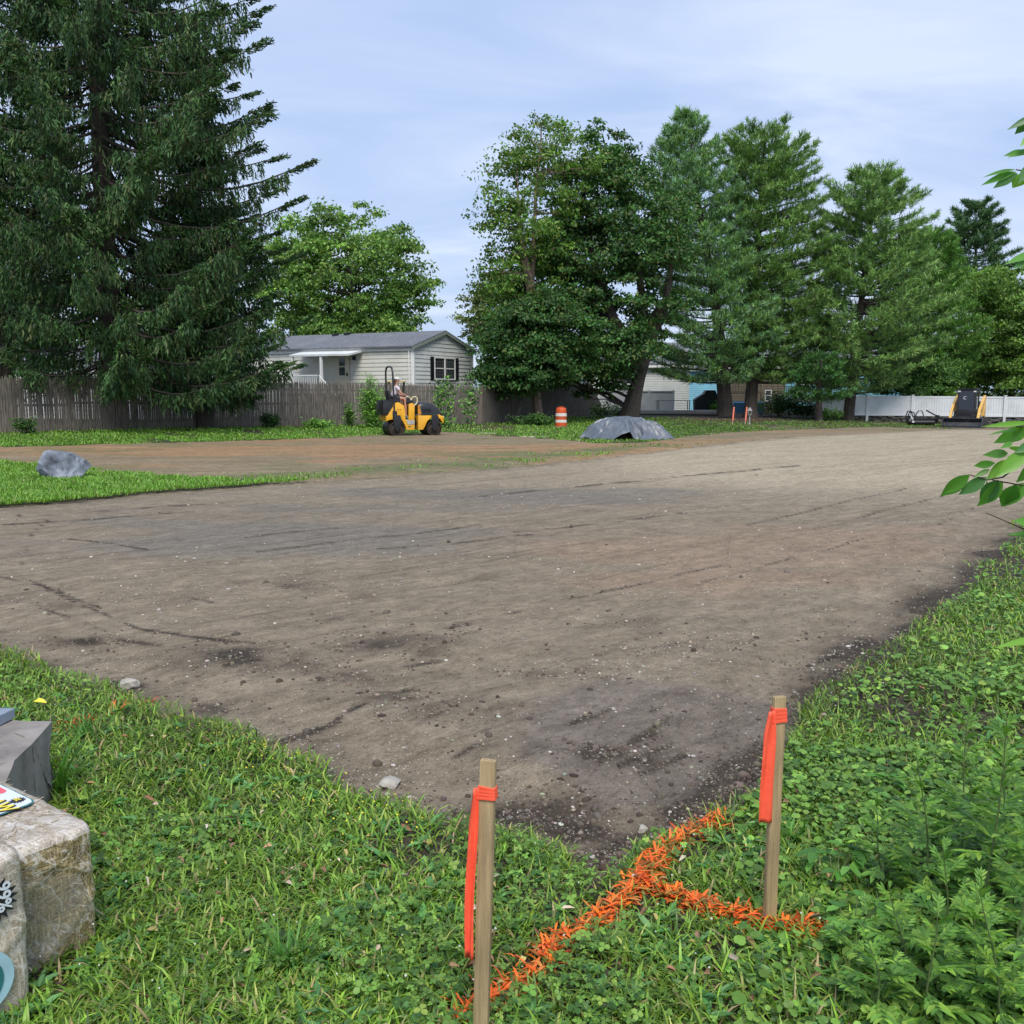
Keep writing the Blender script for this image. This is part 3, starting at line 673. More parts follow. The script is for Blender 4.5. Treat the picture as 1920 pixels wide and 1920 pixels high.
# larger weeds' leaves: plantain like rosettes
n = 700
px = rng.uniform(-100, 2000, n); py = rng.uniform(1080, 2000, n); X, Y = ray_np(px, py); k = (sdist(ROAD_W, X, Y) < -.1) & ~blocked(X, Y) & (segd(PAINT_W, X, Y) > .08); X, Y = X[k], Y[k]; n = len(X)
m_ = 7; XX, YY = np.repeat(X, m_), np.repeat(Y, m_); a = rng.uniform(0, 6.283, n * m_)
D = np.stack([np.cos(a), np.sin(a), rng.uniform(.15, .9, n * m_)], 1)
V, Q = leaves(np.stack([XX, YY, surf_lift(XX, YY) + .01], 1), D, np.tile([[0, 0, 1.0]], (n * m_, 1)), rng.uniform(.03, .075, n * m_), rng.uniform(.012, .026, n * m_), .12, .25)
tag(npmesh('broadleaf_weeds', V, Q, bpy.data.materials['clover leaf'], tint=tint_n([(.07, .2, .06), (.10, .27, .07), (.14, .3, .10)], n * m_, 6, rng, .15), smooth=True), 'broad-leaved lawn weeds scattered through the grass', 'weeds', kind='stuff')
# tiny flowers: yellow sorrel near the road edge, pale clover heads elsewhere
n = 2600
px = rng.uniform(0, 1900, n); py = rng.uniform(1280, 1930, n); X, Y = ray_np(px, py); d = -sdist(ROAD_W, X, Y)
yel = np.exp(-(d / .35) ** 2) * (px < 800) * (px > 330) * (px * .4 + 1180 < py)
k = (d > .03) & ~blocked(X, Y) & (rng.uniform(0, 1, n) < np.where(yel > .2, .9 * yel, .05)); X, Y, yel = X[k], Y[k], yel[k]; n = len(X)
V0, F0 = ico(); kk = len(V0); s = rng.uniform(.002, .0045, n)[:, None, None]
V = V0[None] * s + np.stack([X, Y, surf_lift(X, Y) + rng.uniform(.05, .085, n)], 1)[:, None]
c = np.where(yel[:, None] > .2, np.array([[.75, .62, .05]]), np.array([[.5, .52, .42]]))
tag(npmesh('small_flowers', V.reshape(-1, 3), (F0[None] + (np.arange(n) * kk)[:, None, None]).reshape(-1, 3), tintmat('petal', .7), tint=np.repeat(c, kk, 0)), 'tiny yellow sorrel and whitish clover flowers in the grass', 'flowers', kind='stuff')
# dead leaves and straw bits on the lawn
n = 260
px = rng.uniform(0, 1900, n); py = rng.uniform(1300, 1930, n); X, Y = ray_np(px, py); k = (sdist(ROAD_W, X, Y) < -.05) & ~blocked(X, Y); X, Y = X[k], Y[k]; n = len(X); a = rng.uniform(0, 6.28, n)
V, Q = leaves(np.stack([X, Y, surf_lift(X, Y) + rng.uniform(.03, .05, n)], 1), np.stack([np.cos(a), np.sin(a), rng.normal(0, .25, n)], 1), np.stack([rng.normal(0, .5, n), rng.normal(0, .5, n), np.ones(n)], 1), rng.uniform(.02, .05, n), rng.uniform(.008, .02, n), .35, .3)
tag(npmesh('dead_leaves', V, Q, tintmat('dry leaf', .8), tint=tint_n([(.33, .2, .11), (.22, .11, .06), (.48, .4, .3), (.4, .33, .12)], n, 6, rng, .2)), 'dry brown and straw-coloured leaves fallen in the grass', 'dead leaves', kind='stuff')
# ================================================================== BUILDINGS
M_sid_cream = mat('cream siding', (.64, .63, .56), .55, var=.05, scale=1.5, dirt=((.40, .40, .33), .8, .35))
M_sid_white = mat('white siding', (.68, .70, .68), .55, var=.04, scale=1.5, dirt=((.40, .44, .38), .8, .3))
M_sid_blue = mat('light blue siding', (.20, .48, .62), .5, var=.05, scale=1.2, dirt=((.18, .34, .42), .7, .4))
M_trim = mat('white trim', (.80, .80, .78), .5, var=.04, scale=6)
M_shingle = mat('grey shingle', (.135, .145, .165), .9, var=.25, scale=9, stretch=(1, 1, 1), bump=.4, dirt=((.2, .2, .21), 1.0, .5))
M_black = mat('black shutter', (.012, .014, .018), .5, var=.1)
M_glass = mat('window glass', (.035, .045, .05), .08, var=.3, scale=.8, spec=.6)
M_tan = mat('tan boards', (.20, .165, .12), .8, var=.15, scale=3, stretch=(1, 1, .3), bump=.2)
M_dark = mat('dark opening', (.02, .02, .02), .8)
M_fence = mat('weathered picket', (.175, .15, .125), .92, var=.42, scale=5, stretch=(5, 5, .5), bump=.5, dirt=((.085, .08, .062), .6, .55))
M_vinyl = mat('white vinyl', (.66, .68, .69), .35, var=.04, scale=1.2, dirt=((.36, .38, .33), 1.1, .38))
M_stone = mat('dry wall stone', (.09, .085, .075), .95, var=.5, scale=5, bump=.5)
M_wood_dk = mat('old wood', (.12, .09, .065), .9, var=.3, scale=6, bump=.3)

def siding(A, B, z0, z1, lap=.21, peak=None, out_=.024):
    """clapboards from A to B; with a peak height the top is a gable"""
    A, B = Vector((*A, 0)), Vector((*B, 0)); u = (B - A); Ln = u.length; u.normalize(); n = Vector((u.y, -u.x, 0)); m = MB()
    zt = peak if peak else z1; z = z0
    while z < zt - .02:
        zz_ = min(z + lap, zt)
        def lim(q):
            if q <= z1: return 0.0, Ln
            f = (q - z1) / (peak - z1) * Ln / 2; return f, Ln - f
        a0, a1 = lim(z); b0, b1 = lim(zz_)
        P0, P1 = A + u * a0 + n * out_, A + u * a1 + n * out_; Q0, Q1 = A + u * b0, A + u * b1
        up = Vector((0, 0, 1))
        m.add([P0 + up * z, P1 + up * z, Q1 + up * zz_, Q0 + up * zz_], [(0, 1, 2, 3)])
        m.add([A + u * a0 + up * z, A + u * a1 + up * z, P1 + up * z, P0 + up * z], [(0, 1, 2, 3)])
        z = zz_
    return m
def obox(m, O, u, n, a0, a1, z0, z1, d0, d1):
    """box on a wall: a along u, d outwards along n"""
    p = [O + u * a + n * d for a, d in ((a0, d0), (a1, d0), (a1, d1), (a0, d1))]
    vs_ = [(q.x, q.y, z0) for q in p] + [(q.x, q.y, z1) for q in p]
    return m.add(vs_, [(3, 2, 1, 0), (4, 5, 6, 7), (0, 1, 5, 4), (1, 2, 6, 5), (2, 3, 7, 6), (3, 0, 4, 7)])
def window(root, O, u, n, a0, a1, z0, z1, panes=2, shutters=False):
    m = MB(); t = .07
    obox(m, O, u, n, a0 - t, a0, z0 - t, z1 + t, .034, .075); obox(m, O, u, n, a1, a1 + t, z0 - t, z1 + t, .034, .075)
    obox(m, O, u, n, a0, a1, z1, z1 + t, .034, .075); obox(m, O, u, n, a0, a1, z0 - t, z0, .034, .09)
    w_ = (a1 - a0) / panes
    for k in range(1, panes): obox(m, O, u, n, a0 + k * w_ - .06, a0 + k * w_ + .06, z0, z1, .034, .073)
    for k in range(panes): obox(m, O, u, n, a0 + k * w_ + .03, a0 + (k + 1) * w_ - .03, (z0 + z1) / 2 - .03, (z0 + z1) / 2 + .03, .045, .065)
    f = m.build('window', M_trim, root)
    g = MB(); obox(g, O, u, n, a0, a1, z0, z1, .034, .042); g.build('pane', M_glass, f)
    g = MB()
    for k in range(panes):
        for j in range(1, 4): obox(g, O, u, n, a0 + k * w_ + j * w_ / 4 - .006, a0 + k * w_ + j * w_ / 4 + .006, z0, z1, .0425, .047)
        for j in range(1, 6): obox(g, O, u, n, a0 + k * w_, a0 + (k + 1) * w_, z0 + j * (z1 - z0) / 6 - .006, z0 + j * (z1 - z0) / 6 + .006, .0475, .051)
    g.build('muntin', mat('muntin grey', (.20, .20, .20), .5), f)
    if shutters:
        for s_ in (a0 - t - .36, a1 + t + .02):
            b = MB(); obox(b, O, u, n, s_, s_ + .34, z0 - t, z1 + t, .034, .06)
            for j in range(14): obox(b, O, u, n, s_ + .05, s_ + .29, z0 + j * (z1 - z0) / 14, z0 + (j + .55) * (z1 - z0) / 14, .061, .070)
            b.build('shutter', M_black, root)
    return f
def mobile_home(name, C0, ang, Wd, Ln, z0, ze, pitch, ms, mg, label, porch=True, win=True):
    """C0: near corner; long side runs left along u, gable runs back along v"""
    u = Vector((-math.cos(ang), math.sin(ang), 0)); v = Vector((math.sin(ang), math.cos(ang), 0)); C0 = Vector((*C0, 0))
    nl = -v; ng = -u
    root = empty(name, (C0.x, C0.y, z0)); inv = Matrix.Translation(-root.location)
    made = []
    E_ = C0 + u * Ln
    zp = ze + pitch * Wd / 2
    G_ = C0 + v * Wd
    long_ = siding(E_[:2], C0[:2], z0, ze).build('wall', ms, root); gab = siding(C0[:2], G_[:2], z0, ze, peak=zp).build('gable_wall', mg, root)
    back = MB(); obox(back, C0, u, v, .05, Ln, z0, ze, .02, Wd - .02); back.build('wall', ms, root)
    # roof slabs with overhang
    rm = MB(); oh = .22; R0 = C0 - u * .12; R1 = E_ + u * .12
    def rz_(d): return ze + .03 + pitch * (Wd / 2 - abs(d - Wd / 2))
    for d0, d1 in ((-oh, Wd / 2), (Wd / 2, Wd + oh)):
        pts = []
        for P_, d in ((R0, d0), (R1, d0), (R1, d1), (R0, d1)):
            q = P_ + v * d; pts.append((q.x, q.y, rz_(d)))
        rm.add(pts + [(a, b, c + .07) for a, b, c in pts], [(3, 2, 1, 0), (4, 5, 6, 7), (0, 1, 5, 4), (1, 2, 6, 5), (2, 3, 7, 6), (3, 0, 4, 7)])
    rf = rm.build('roof', M_shingle, root)
    vm = MB(); 
    for d, a in ((Wd * .46, Ln * .42), (Wd * .44, Ln * .43 + .6)):
        q = C0 + u * a + v * d; MB().box((q.x, q.y, rz_(d) + .12), (.30, .26, .14), -ang).build('roof_vent', M_black, rf)
    tm = MB(); obox(tm, C0, u, nl, -.1, Ln, ze - .20, ze - .02, .016, .10); tm.build('fascia', M_trim, root)
    # slanted barge boards
    bb = MB()
    for s in (0, 1):
        d0, d1 = (-oh, Wd / 2) if s == 0 else (Wd / 2, Wd + oh)
        A_, B_ = R0 + v * d0, R0 + v * d1
        za_, zb_ = rz_(d0), rz_(d1)
        vs_ = []
        for o_ in (0, .025):
            for P_, z in ((A_, za_ - .14), (B_, zb_ - .14), (B_, zb_ - .003), (A_, za_ - .003)): q = P_ + ng * o_; vs_.append((q.x, q.y, z))
        bb.add(vs_, [(3, 2, 1, 0), (4, 5, 6, 7), (0, 1, 5, 4), (1, 2, 6, 5), (2, 3, 7, 6), (3, 0, 4, 7)])
    bb.build('barge_board', mat('barge green grey', (.25, .29, .25), .6), root)
    cb = MB(); obox(cb, C0, v, ng, Wd - .09, Wd, z0, ze, .015, .05); cb.build('corner_trim', M_trim, root)
    cb = MB(); obox(cb, C0, u, nl, -.03, .10, z0, ze, .015, .05); obox(cb, C0, v, ng, -.03, .09, z0, ze, .015, .052)
    q = C0 + u * .22; cb.tube([(q.x + nl.x * .07, q.y + nl.y * .07, z0), (q.x + nl.x * .07, q.y + nl.y * .07, ze - .2)], .035, 6)
    cb.build('corner_trim', M_trim, root)
    if win: window(root, C0, v, ng, Wd * .33, Wd * .66, 1.62 + z0 * 0 + .72, 1.62 + 1.78, 2, True)
    if porch:
        # door, little roof on posts, railing and steps
        a = 4.05; f = 1.55
        dm = MB(); obox(dm, C0, u, nl, a, a + .95, f, f + 2.05, .034, .06); d = dm.build('door', mat('cream door', (.62, .58, .46), .5, var=.03), root)
        pm = MB(); obox(pm, C0, u, nl, a + .28, a + .66, f + .95, f + 1.38, .061, .068); obox(pm, C0, u, nl, a + .28, a + .66, f + 1.46, f + 1.86, .061, .068); pm.build('pane', M_glass, d)
        hm = MB(); obox(hm, C0, u, nl, a + .10, a + .17, f + .92, f + 1.08, .061, .11); hm.build('handle', M_black, d)
        lm = MB(); obox(lm, C0, u, nl, a - .42, a - .28, f + 1.75, f + 1.95, .016, .16); lm.build('wall_lamp', M_black, root)
        cn = MB(); pts = []
        for dd, zz_ in ((0.02, ze - .22), (1.2, ze - .44)):
            for aa_ in (a - .9, a + 3.1): q = C0 + u * aa_ + nl * dd; pts.append((q.x, q.y, zz_))
        pts = [pts[0], pts[1], pts[3], pts[2]]
        cn.add(pts + [(x, y, z + .1) for x, y, z in pts], [(3, 2, 1, 0), (4, 5, 6, 7), (0, 1, 5, 4), (1, 2, 6, 5), (2, 3, 7, 6), (3, 0, 4, 7)])
        cn.build('porch_roof', M_sid_white, root)
        for aa_ in (a + .95, a + 2.9):
            pp = MB(); obox(pp, C0, u, nl, aa_, aa_ + .12, z0, ze - .44, 1.05, 1.17); pp.build('porch_post', M_trim, root)
        rl = MB(); obox(rl, C0, u, nl, a + 1.07, a + 2.9, f + .9, f + .97, 1.36, 1.42); obox(rl, C0, u, nl, a + 1.07, a + 2.9, f + .12, f + .18, 1.36, 1.42)
        for k in range(15): obox(rl, C0, u, nl, a + 1.12 + k * .12, a + 1.15 + k * .12, f + .18, f + .9, 1.375, 1.405)
        for k in range(8):
            q = C0 + u * (a + .92 - k * .14) + nl * 1.39; rl.box((q.x, q.y, f + .45 - k * .13), (.03, .03, .9), ang)
        q0 = C0 + u * (a + .95) + nl * 1.39; q1 = C0 + u * (a - .2) + nl * 1.39
        rl.tube([(q0.x, q0.y, f + .95), (q1.x, q1.y, f - .15)], .035, 5)
        rl.build('railing', M_trim, root)
        dk_ = MB(); obox(dk_, C0, u, nl, a - .1, a + 3.0, f - .15, f, .03, 1.5); dk_.build('deck', M_wood_dk, root)
    for c in root.children:
        c.matrix_parent_inverse = Matrix.Translation(-root.location)
    return tag(root, label, 'house')
mobile_home('mobile_home', (-5.05, 49.0), R(28), 6.0, 15, .2, 3.93, .29, M_sid_cream, M_sid_white, 'cream mobile home with grey roof, black shutters and little porch')
mobile_home('mobile_home', (-17.6, 46.5), R(12), 7.0, 19, .3, 3.1, .26, M_sid_white, M_sid_white, 'pale sided low house mostly hidden behind the big dark spruces', porch=False, win=False)
# houses glimpsed under the pines on the right
def plain_house(name, A, B, depth, z0, ze, zp, mw, label, wins=()):
    A, B = Vector((*A, 0)), Vector((*B, 0)); u = (B - A); Ln = u.length; u.normalize(); n = Vector((u.y, -u.x, 0))
    root = empty(name, (A.x, A.y, z0))
    siding(A[:2], B[:2], z0, ze, .18).build('wall', mw, root)
    m = MB(); obox(m, A, u, -n, .01, Ln - .01, z0, ze, .02, depth); m.build('wall', mw, root)
    rm = MB(); P = []
    for aa_ in (-.3, Ln + .3):
        for d, z in ((.35, ze), (-depth / 2, zp), (-depth - .35, ze)): q = A + u * aa_ + n * d; P.append((q.x, q.y, z))
    P2 = P + [(x, y, z + .12) for x, y, z in P]
    rm.add(P2, [(0, 1, 4, 3), (1, 2, 5, 4), (6, 9, 10, 7), (7, 10, 11, 8), (0, 3, 9, 6), (2, 8, 11, 5), (0, 6, 7, 1), (1, 7, 8, 2), (3, 4, 10, 9), (4, 5, 11, 10)])
    rm.build('roof', M_shingle, root)
    fm = MB(); obox(fm, A, u, n, -.3, Ln + .3, ze - .18, ze - .005, .35, .38); fm.build('fascia', M_trim, root)
    for a0, a1, z_0, z_1 in wins: window(root, A, u, n, a0, a1, z_0, z_1, 1)
    for c in root.children: c.matrix_parent_inverse = Matrix.Translation(-root.location)
    return tag(root, label, 'house')
def xz(px, Y): return ((px - 960) / FPX * (Y * cp + 0), Y)
def wx(px, Y): return (px - 960) / FPX * (Y / (cp + (960 - 740) / FPX * sp))
plain_house('white_house', (wx(1105, 72), 72), (wx(1292, 72), 72), 9, -.3, 3.6, 5.4, M_sid_white, 'white sided house partly hidden behind the leaning maple trunk', [(2.2, 3.2, 1.6, 2.8)])
plain_house('blue_house', (wx(1262, 82), 84), (wx(1440, 82), 84), 8, -.4, 3.6, 5.0, M_sid_blue, 'light blue house seen between the white house and the pine trunks', [])
plain_house('blue_house', (wx(1470, 76), 78), (wx(1672, 76), 74), 8, -.4, 3.9, 4.9, M_sid_blue, 'long light blue house above the left end of the white vinyl fence', [(1.5, 2.5, 1.7, 2.7)])
hb = plain_house('brown_house', (wx(1366, 70), 71), (wx(1472, 70), 70), 6, -.3, 3.5, 4.6, M_tan, 'tan brown boarded building behind the paired pine trunks', [(2.9, 3.25, 1.0, 1.7)])
m = MB()
for k in range(12): m.box((wx(1366, 68.6) + .2 * k + .1, 68.6, 2.0), (.05, .05, .8))
m.box((wx(1366, 68.6) + 1.2, 68.6, 2.42), (2.5, .1, .07)); m.box((wx(1366, 68.6) + 1.2, 69.2, 1.55), (2.5, 1.3, .12)); m.box((wx(1366, 68.6) + .05, 68.6, .6), (.12, .12, 1.8)); m.box((wx(1366, 68.6) + 2.35, 68.6, .6), (.12, .12, 1.8))
o = m.build('balcony', M_tan, hb); o.matrix_parent_inverse = Matrix.Translation(-hb.location)
# deck railing right of the brown building
r = empty('deck', (wx(1470, 66), 66, -.2))
m = MB()
for k in range(26): m.box((.15 * k, 0, 1.75), (.045, .045, .8))
m.box((1.9, 0, 2.17), (4.0, .1, .06)); m.build('railing', mat('deck tan', (.33, .27, .2), .8), r)
MB().box((1.9, 0, 1.25), (4.0, .06, .25)).build('skirting', M_trim, r)
for k in range(3): MB().box((.1 + 1.8 * k, 0, .55), (.12, .12, 1.15)).build('post', M_trim, r)
tag(r, 'raised wooden deck with baluster railing behind the small pine', 'deck')
# low white panel fence and concrete strip by the maple
A, B = at_y(1125, 765, 66), at_y(1262, 768, 66)
r = empty('yard_fence', (A.x, 66, 0)); m = MB(); m.box(((B.x - A.x) / 2, 0, 1.0), (B.x - A.x, .05, 1.3)); m.box(((B.x - A.x) / 2, -.03, 1.67), (B.x - A.x, .1, .08)); m.build('panel', M_vinyl, r)
for k in range(4): MB().box((k * (B.x - A.x) / 3, -.04, .85), (.13, .13, 1.8)).build('post', M_vinyl, r)
tag(r, 'low white yard fence seen just left of the leaning maple trunk', 'fence')
p = at_y(1240, 772, 60); m = MB(); m.box((p.x, 60, p.z), (7.5, 1.2, .2)); o = m.build('path', mat('pale concrete', (.45, .43, .39), .9, var=.1, scale=3)); o['kind'] = 'structure'

# ================================================================== PICKET FENCE
def picket_fence():
    pts = [(-34, 25.5), tuple(at_y(0, 812, 32)[:2]), tuple(at_y(560, 799, 41)[:2]), tuple(at_y(905, 794, 47.5)[:2]), tuple(at_y(1108, 784, 62)[:2])]
    root = empty('picket_fence', (pts[1][0], pts[1][1], 0))
    rg = random.Random(3); sect = MB(); cnt = 0; rl = []; inv = Matrix.Translation(-root.location)
    objs = []
    def flush():
        nonlocal sect
        if sect.v: objs.append(sect.build('picket_panel', M_fence, root))
        sect = MB()
    for i in range(len(pts) - 1):
        A, B = Vector((*pts[i], 0)), Vector((*pts[i + 1], 0)); u = B - A; Ln = u.length; u.normalize(); ang = math.atan2(u.y, u.x); n = Vector((u.y, -u.x, 0))
        nsec = max(1, round(Ln / 2.4)); sl = Ln / nsec
        for s in range(nsec):
            dz = rg.uniform(-.04, .04); H = 1.95
            lean = rg.uniform(-.02, .02)
            zmid = float(gz(*(A + u * (s + .5) * sl)[:2]))
            for hh in (.35, 1.0, 1.6):
                c = A + u * (s + .5) * sl - n * .035; sect.box((c.x, c.y, zmid + hh + dz), (sl, .04, .08), ang)
            k = 0; a = 0.0
            while a < sl - .04:
                wd = rg.uniform(.062, .076); q = A + u * (s * sl + a + wd / 2); g = float(gz(q.x, q.y))
                h = H + dz + rg.uniform(-.025, .025); rz_ = ang + rg.uniform(-.03, .03); th = .018
                M = Matrix.Rotation(rz_, 3, 'Z') @ Matrix.Rotation(lean + rg.uniform(-.008, .008), 3, 'Y')
                vs_ = []
                for dy_ in (-th / 2, th / 2):
                    for x_, z_ in ((-wd / 2, 0), (wd / 2, 0), (wd / 2, h - .14), (0, h), (-wd / 2, h - .14)):
                        p_ = M @ Vector((x_, dy_, z_)); vs_.append((q.x + p_.x, q.y + p_.y, g + .02 + p_.z))
                sect.add(vs_, [(4, 3, 2, 1, 0), (5, 6, 7, 8, 9), (0, 1, 6, 5), (1, 2, 7, 6), (2, 3, 8, 7), (3, 4, 9, 8), (4, 0, 5, 9)])
                a += wd + rg.choice([.010, .012, .014, .02, .008])
            flush()
            q = A + u * s * sl - n * .09; g = float(gz(q.x, q.y))
            objs.append(MB().box((q.x, q.y, g + .95), (.09, .09, 1.9), ang).build('post', M_wood_dk, root))
    # last panel slopes down to nothing
    A, B = Vector((*pts[-1], 0)), Vector((*at_y(1133, 784, 62)[:2], 0)); B.y = 64; u = B - A; Ln = u.length; u.normalize(); ang = math.atan2(u.y, u.x)
    n_ = int(Ln / .085)
    for k in range(n_):
        q = A + u * k * .085; g = float(gz(q.x, q.y)); h = 1.95 * (1 - .72 * k / n_)
        sect.box((q.x, q.y, g + h / 2), (.07, .02, h), ang)
    flush()
    for o in objs: o.matrix_parent_inverse = inv
    tag(root, 'long weathered grey wooden picket fence with pointed tops along the back of the lot', 'fence')
picket_fence()

# ================================================================== WHITE VINYL FENCE ON STONE WALL
def vinyl_fence():
    A, B = Vector(at_y(1542, 792, 58)), Vector(at_y(2060, 801, 55.0)); A.z = B.z = 0
    u = B - A; Ln = u.length; u.normalize(); n = Vector((u.y, -u.x, 0)); ang = math.atan2(u.y, u.x)
    root = empty('vinyl_fence', (A.x, A.y, 0), ang); ns = round(Ln / 2.44); sl = Ln / ns
    for s in range(ns + 1):
        g = float(gz(*(A + u * s * sl)[:2])); zt = 1.40 - .09 * s / ns; tall = s in (3, 5, 7)
        h = zt + (.28 if tall else .05)
        m = MB(); m.box((s * sl, -.03, (g + h) / 2), (.14, .14, h - g)); m.box((s * sl, -.03, h + .02), (.18, .18, .04))
        if tall: m.lathe([(.05, 0), (.075, .05), (.06, .1), (.0, .16)], 10, (s * sl, -.03, h + .035))
        m.build('post', M_vinyl, root)
        if s == ns: break
        x0, x1 = s * sl + .07, (s + 1) * sl - .07; xc, wd = (x0 + x1) / 2, x1 - x0; zb = zt - 1.18
        m = MB(); m.box((xc, 0, zt - .05), (wd, .06, .10)); m.box((xc, 0, zb + .06), (wd, .06, .12))
        k = 0; x = x0
        while x < x1 - .05:
            m.box((x + .07, 0, (zt + zb) / 2), (.136, .028, 1.0)); x += .145
        m.build('panel', M_vinyl, root)
    tag(root, 'long white vinyl panel fence with round-capped posts behind the loader', 'fence')
    # dry stone wall underneath: one thing, stones in its mesh
    rg = np.random.default_rng(8); V0, F0 = ico(); P = []; S = []
    nst = 900
    x = rg.uniform(-.5, Ln, nst); z = rg.uniform(0, 1, nst); X_ = A.x + u.x * x; Y_ = A.y + u.y * x; g = gz(X_, Y_)
    top = 1.40 - .09 * x / Ln - 1.22
    Z_ = g + z * (top - g) * .92; Y_ = Y_ + rg.uniform(.0, .35, nst) + .05
    s_ = rg.uniform(.08, .2, nst); J = 1 + rg.normal(0, .13, (nst, len(V0)))
    V = np.stack([V0[None, :, 0] * s_[:, None] * 1.35 * J, V0[None, :, 1] * s_[:, None] * J, V0[None, :, 2] * s_[:, None] * .6 * J], -1) + np.stack([X_, Y_, Z_], 1)[:, None]
    o = npmesh('stone_wall', V.reshape(-1, 3), (F0[None] + (np.arange(nst) * len(V0))[:, None, None]).reshape(-1, 3), M_stone)
    tag(o, 'low dark dry stone wall under the white vinyl fence', 'stone wall')
vinyl_fence()

# ================================================================== ROLLER
M_yel = mat('machine yellow', (.80, .40, .018), .38, var=.05, scale=3, coat=.3, dirt=((.5, .3, .1), 2.0, .3))
M_blk = mat('black plastic', (.016, .017, .019), .38, var=.15, scale=5, coat=.15)
M_steel = mat('drum steel', (.055, .048, .042), .5, .6, var=.3, scale=4, stretch=(1, .2, 1), dirt=((.13, .09, .06), 3.0, .6))
M_gunm = mat('dark frame', (.02, .02, .022), .5, .2, var=.2)
M_grip = mat('step plate', (.45, .44, .40), .5, .4, var=.2)
M_creamtube = mat('cream handle', (.72, .62, .38), .4)
def roller():
    base = at(745, 819); base.z = float(gz(base.x, base.y))
    th = R(24)
    root = empty('road_roller', base, th)
    # near side is -y. Shift so that the near face of the rear drum sits at the read point
    O = Vector((0, .45, 0))
    def b(m, name, mt, parent=root, bevel=0.0):
        o = m.build(name, mt, parent, bevel)
        if parent is root: o.location = O
        return o
    def drum(x):
        r_ = .285; yy = .48
        m = MB(); m.lathe([(r_ - .03, -yy + .06), (r_ - .03, -yy), (r_, -yy), (r_, yy), (r_ - .03, yy), (r_ - .03, yy - .06), (0.0, yy - .06)], 36, (x, 0, r_), 'y')
        m.lathe([(0, -yy + .06), (.12, -yy + .06), (.12, -yy + .03), (.2, -yy + .06), (r_ - .03, -yy + .06)], 36, (x, 0, r_), 'y')
        d = b(m, 'drum', M_steel)
        h = MB(); h.lathe([(0, -yy - .03), (.07, -yy - .03), (.09, -yy), (.09, -yy + .05)], 16, (x, 0, r_), 'y')
        for k in range(6): a = k * 1.047; h.lathe([(0, -yy - .045), (.014, -yy - .045), (.014, -yy)], 8, (x + .06 * math.cos(a), 0, r_ + .06 * math.sin(a)), 'y')
        h.build('hub', mat('hub grey', (.16, .16, .16), .4, .6), d)
    drum(0.0); drum(1.42)
    def yoke(x, nm='drum_arm'):
        m = MB(); m.prism([(x - .14, .78), (x + .10, .78), (x + .15, .62), (x + .07, .30), (x + .05, .2), (x - .05, .2), (x - .13, .32), (x - .14, .6)], -.535, -.485)
        b(m, nm, M_gunm, bevel=.008); m = MB()
        m.prism([(x - .14, .78), (x + .10, .78), (x + .15, .62), (x + .07, .30), (x + .05, .2), (x - .05, .2), (x - .13, .32), (x - .14, .6)], .485, .535)
        b(m, nm, M_gunm, bevel=.008)
    yoke(0.0); yoke(1.44)
    # rear body
    m = MB(); side = [(-.36, .60), (-.36, .74), (-.30, .86), (-.05, 1.22), (.05, 1.25), (.27, 1.12), (.31, .86), (.31, .62), (.66, .62), (.66, .24), (.34, .24), (.30, .42), (.20, .58), (.05, .66), (-.12, .64)]
    m.prism(side, -.46, -.40); m.prism(side, .40, .46)
    m.prism([(-.30, .86), (-.05, 1.20), (.05, 1.22), (.25, 1.10), (.29, .86), (.29, .66), (-.30, .66)], -.40, .40)
    b(m, 'rear_body', M_yel, bevel=.012)
    m = MB(); m.box((-.37, 0, .67), (.06, .92, .20)); b(m, 'rear_bumper', M_yel, bevel=.015)
    m = MB(); m.box((-.33, 0, 1.04), (.36, .86, .48), top=(1.0, 1)); m.box((-.33, 0, 1.30), (.30, .78, .04)); m.box((-.515, 0, 1.03), (.012, .56, .30)); b(m, 'water_tank', M_blk, bevel=.03)
    # console wall and floor
    m = MB(); m.prism([(.44, .63), (.66, .63), (.68, 1.12), (.60, 1.22), (.46, 1.18)], -.44, -.38); m.prism([(.44, .63), (.66, .63), (.68, 1.12), (.60, 1.22), (.46, 1.18)], .38, .44); m.box((.63, 0, .9), (.06, .76, .56)); b(m, 'front_console', M_yel, bevel=.01)
    m = MB(); m.box((.47, 0, .625), (.36, .80, .03)); b(m, 'floor', M_gunm)
    m = MB(); m.prism([(.33, .60), (.64, .60), (.64, .44), (.40, .44)], -.475, -.462)
    o = b(m, 'step_plate', M_grip)
    m = MB(); m.box((.55, 0, 1.25), (.26, .5, .14)); m.box((.50, 0, 1.35), (.2, .36, .08)); b(m, 'dashboard', M_blk, bevel=.025)
    m = MB(); c = Vector((.42, 0, 1.45)); T = Matrix.Rotation(R(-35), 3, 'Y'); pts = [c + T @ Vector((.17 * math.cos(a), .17 * math.sin(a), 0)) for a in np.linspace(0, 2 * math.pi, 25)]
    m.tube(pts, .014, 6, False); m.tube([c, c + T @ Vector((0, 0, -.14))], .02, 6)
    for a in (0.5, 2.6, 4.7): m.tube([c, c + T @ Vector((.17 * math.cos(a), .17 * math.sin(a), 0))], .01, 5)
    b(m, 'steering_wheel', M_blk)
    for s in (-1, 1):
        y = s * .42; m = MB(); m.tube([(.55, y, 1.32), (.60, y, 1.42), (.70, y, 1.45), (.78, y, 1.40), (.79, y, 1.28), (.74, y, 1.18), (.66, y, 1.12)], .022, 8); b(m, 'handrail', M_creamtube)
    # seat
    m = MB(); m.box((.0, 0, 1.29), (.42, .44, .12)); m.box((-.20, 0, 1.50), (.10, .42, .36), M=Matrix.Rotation(R(-8), 3, 'Y')); b(m, 'seat', M_blk, bevel=.035)
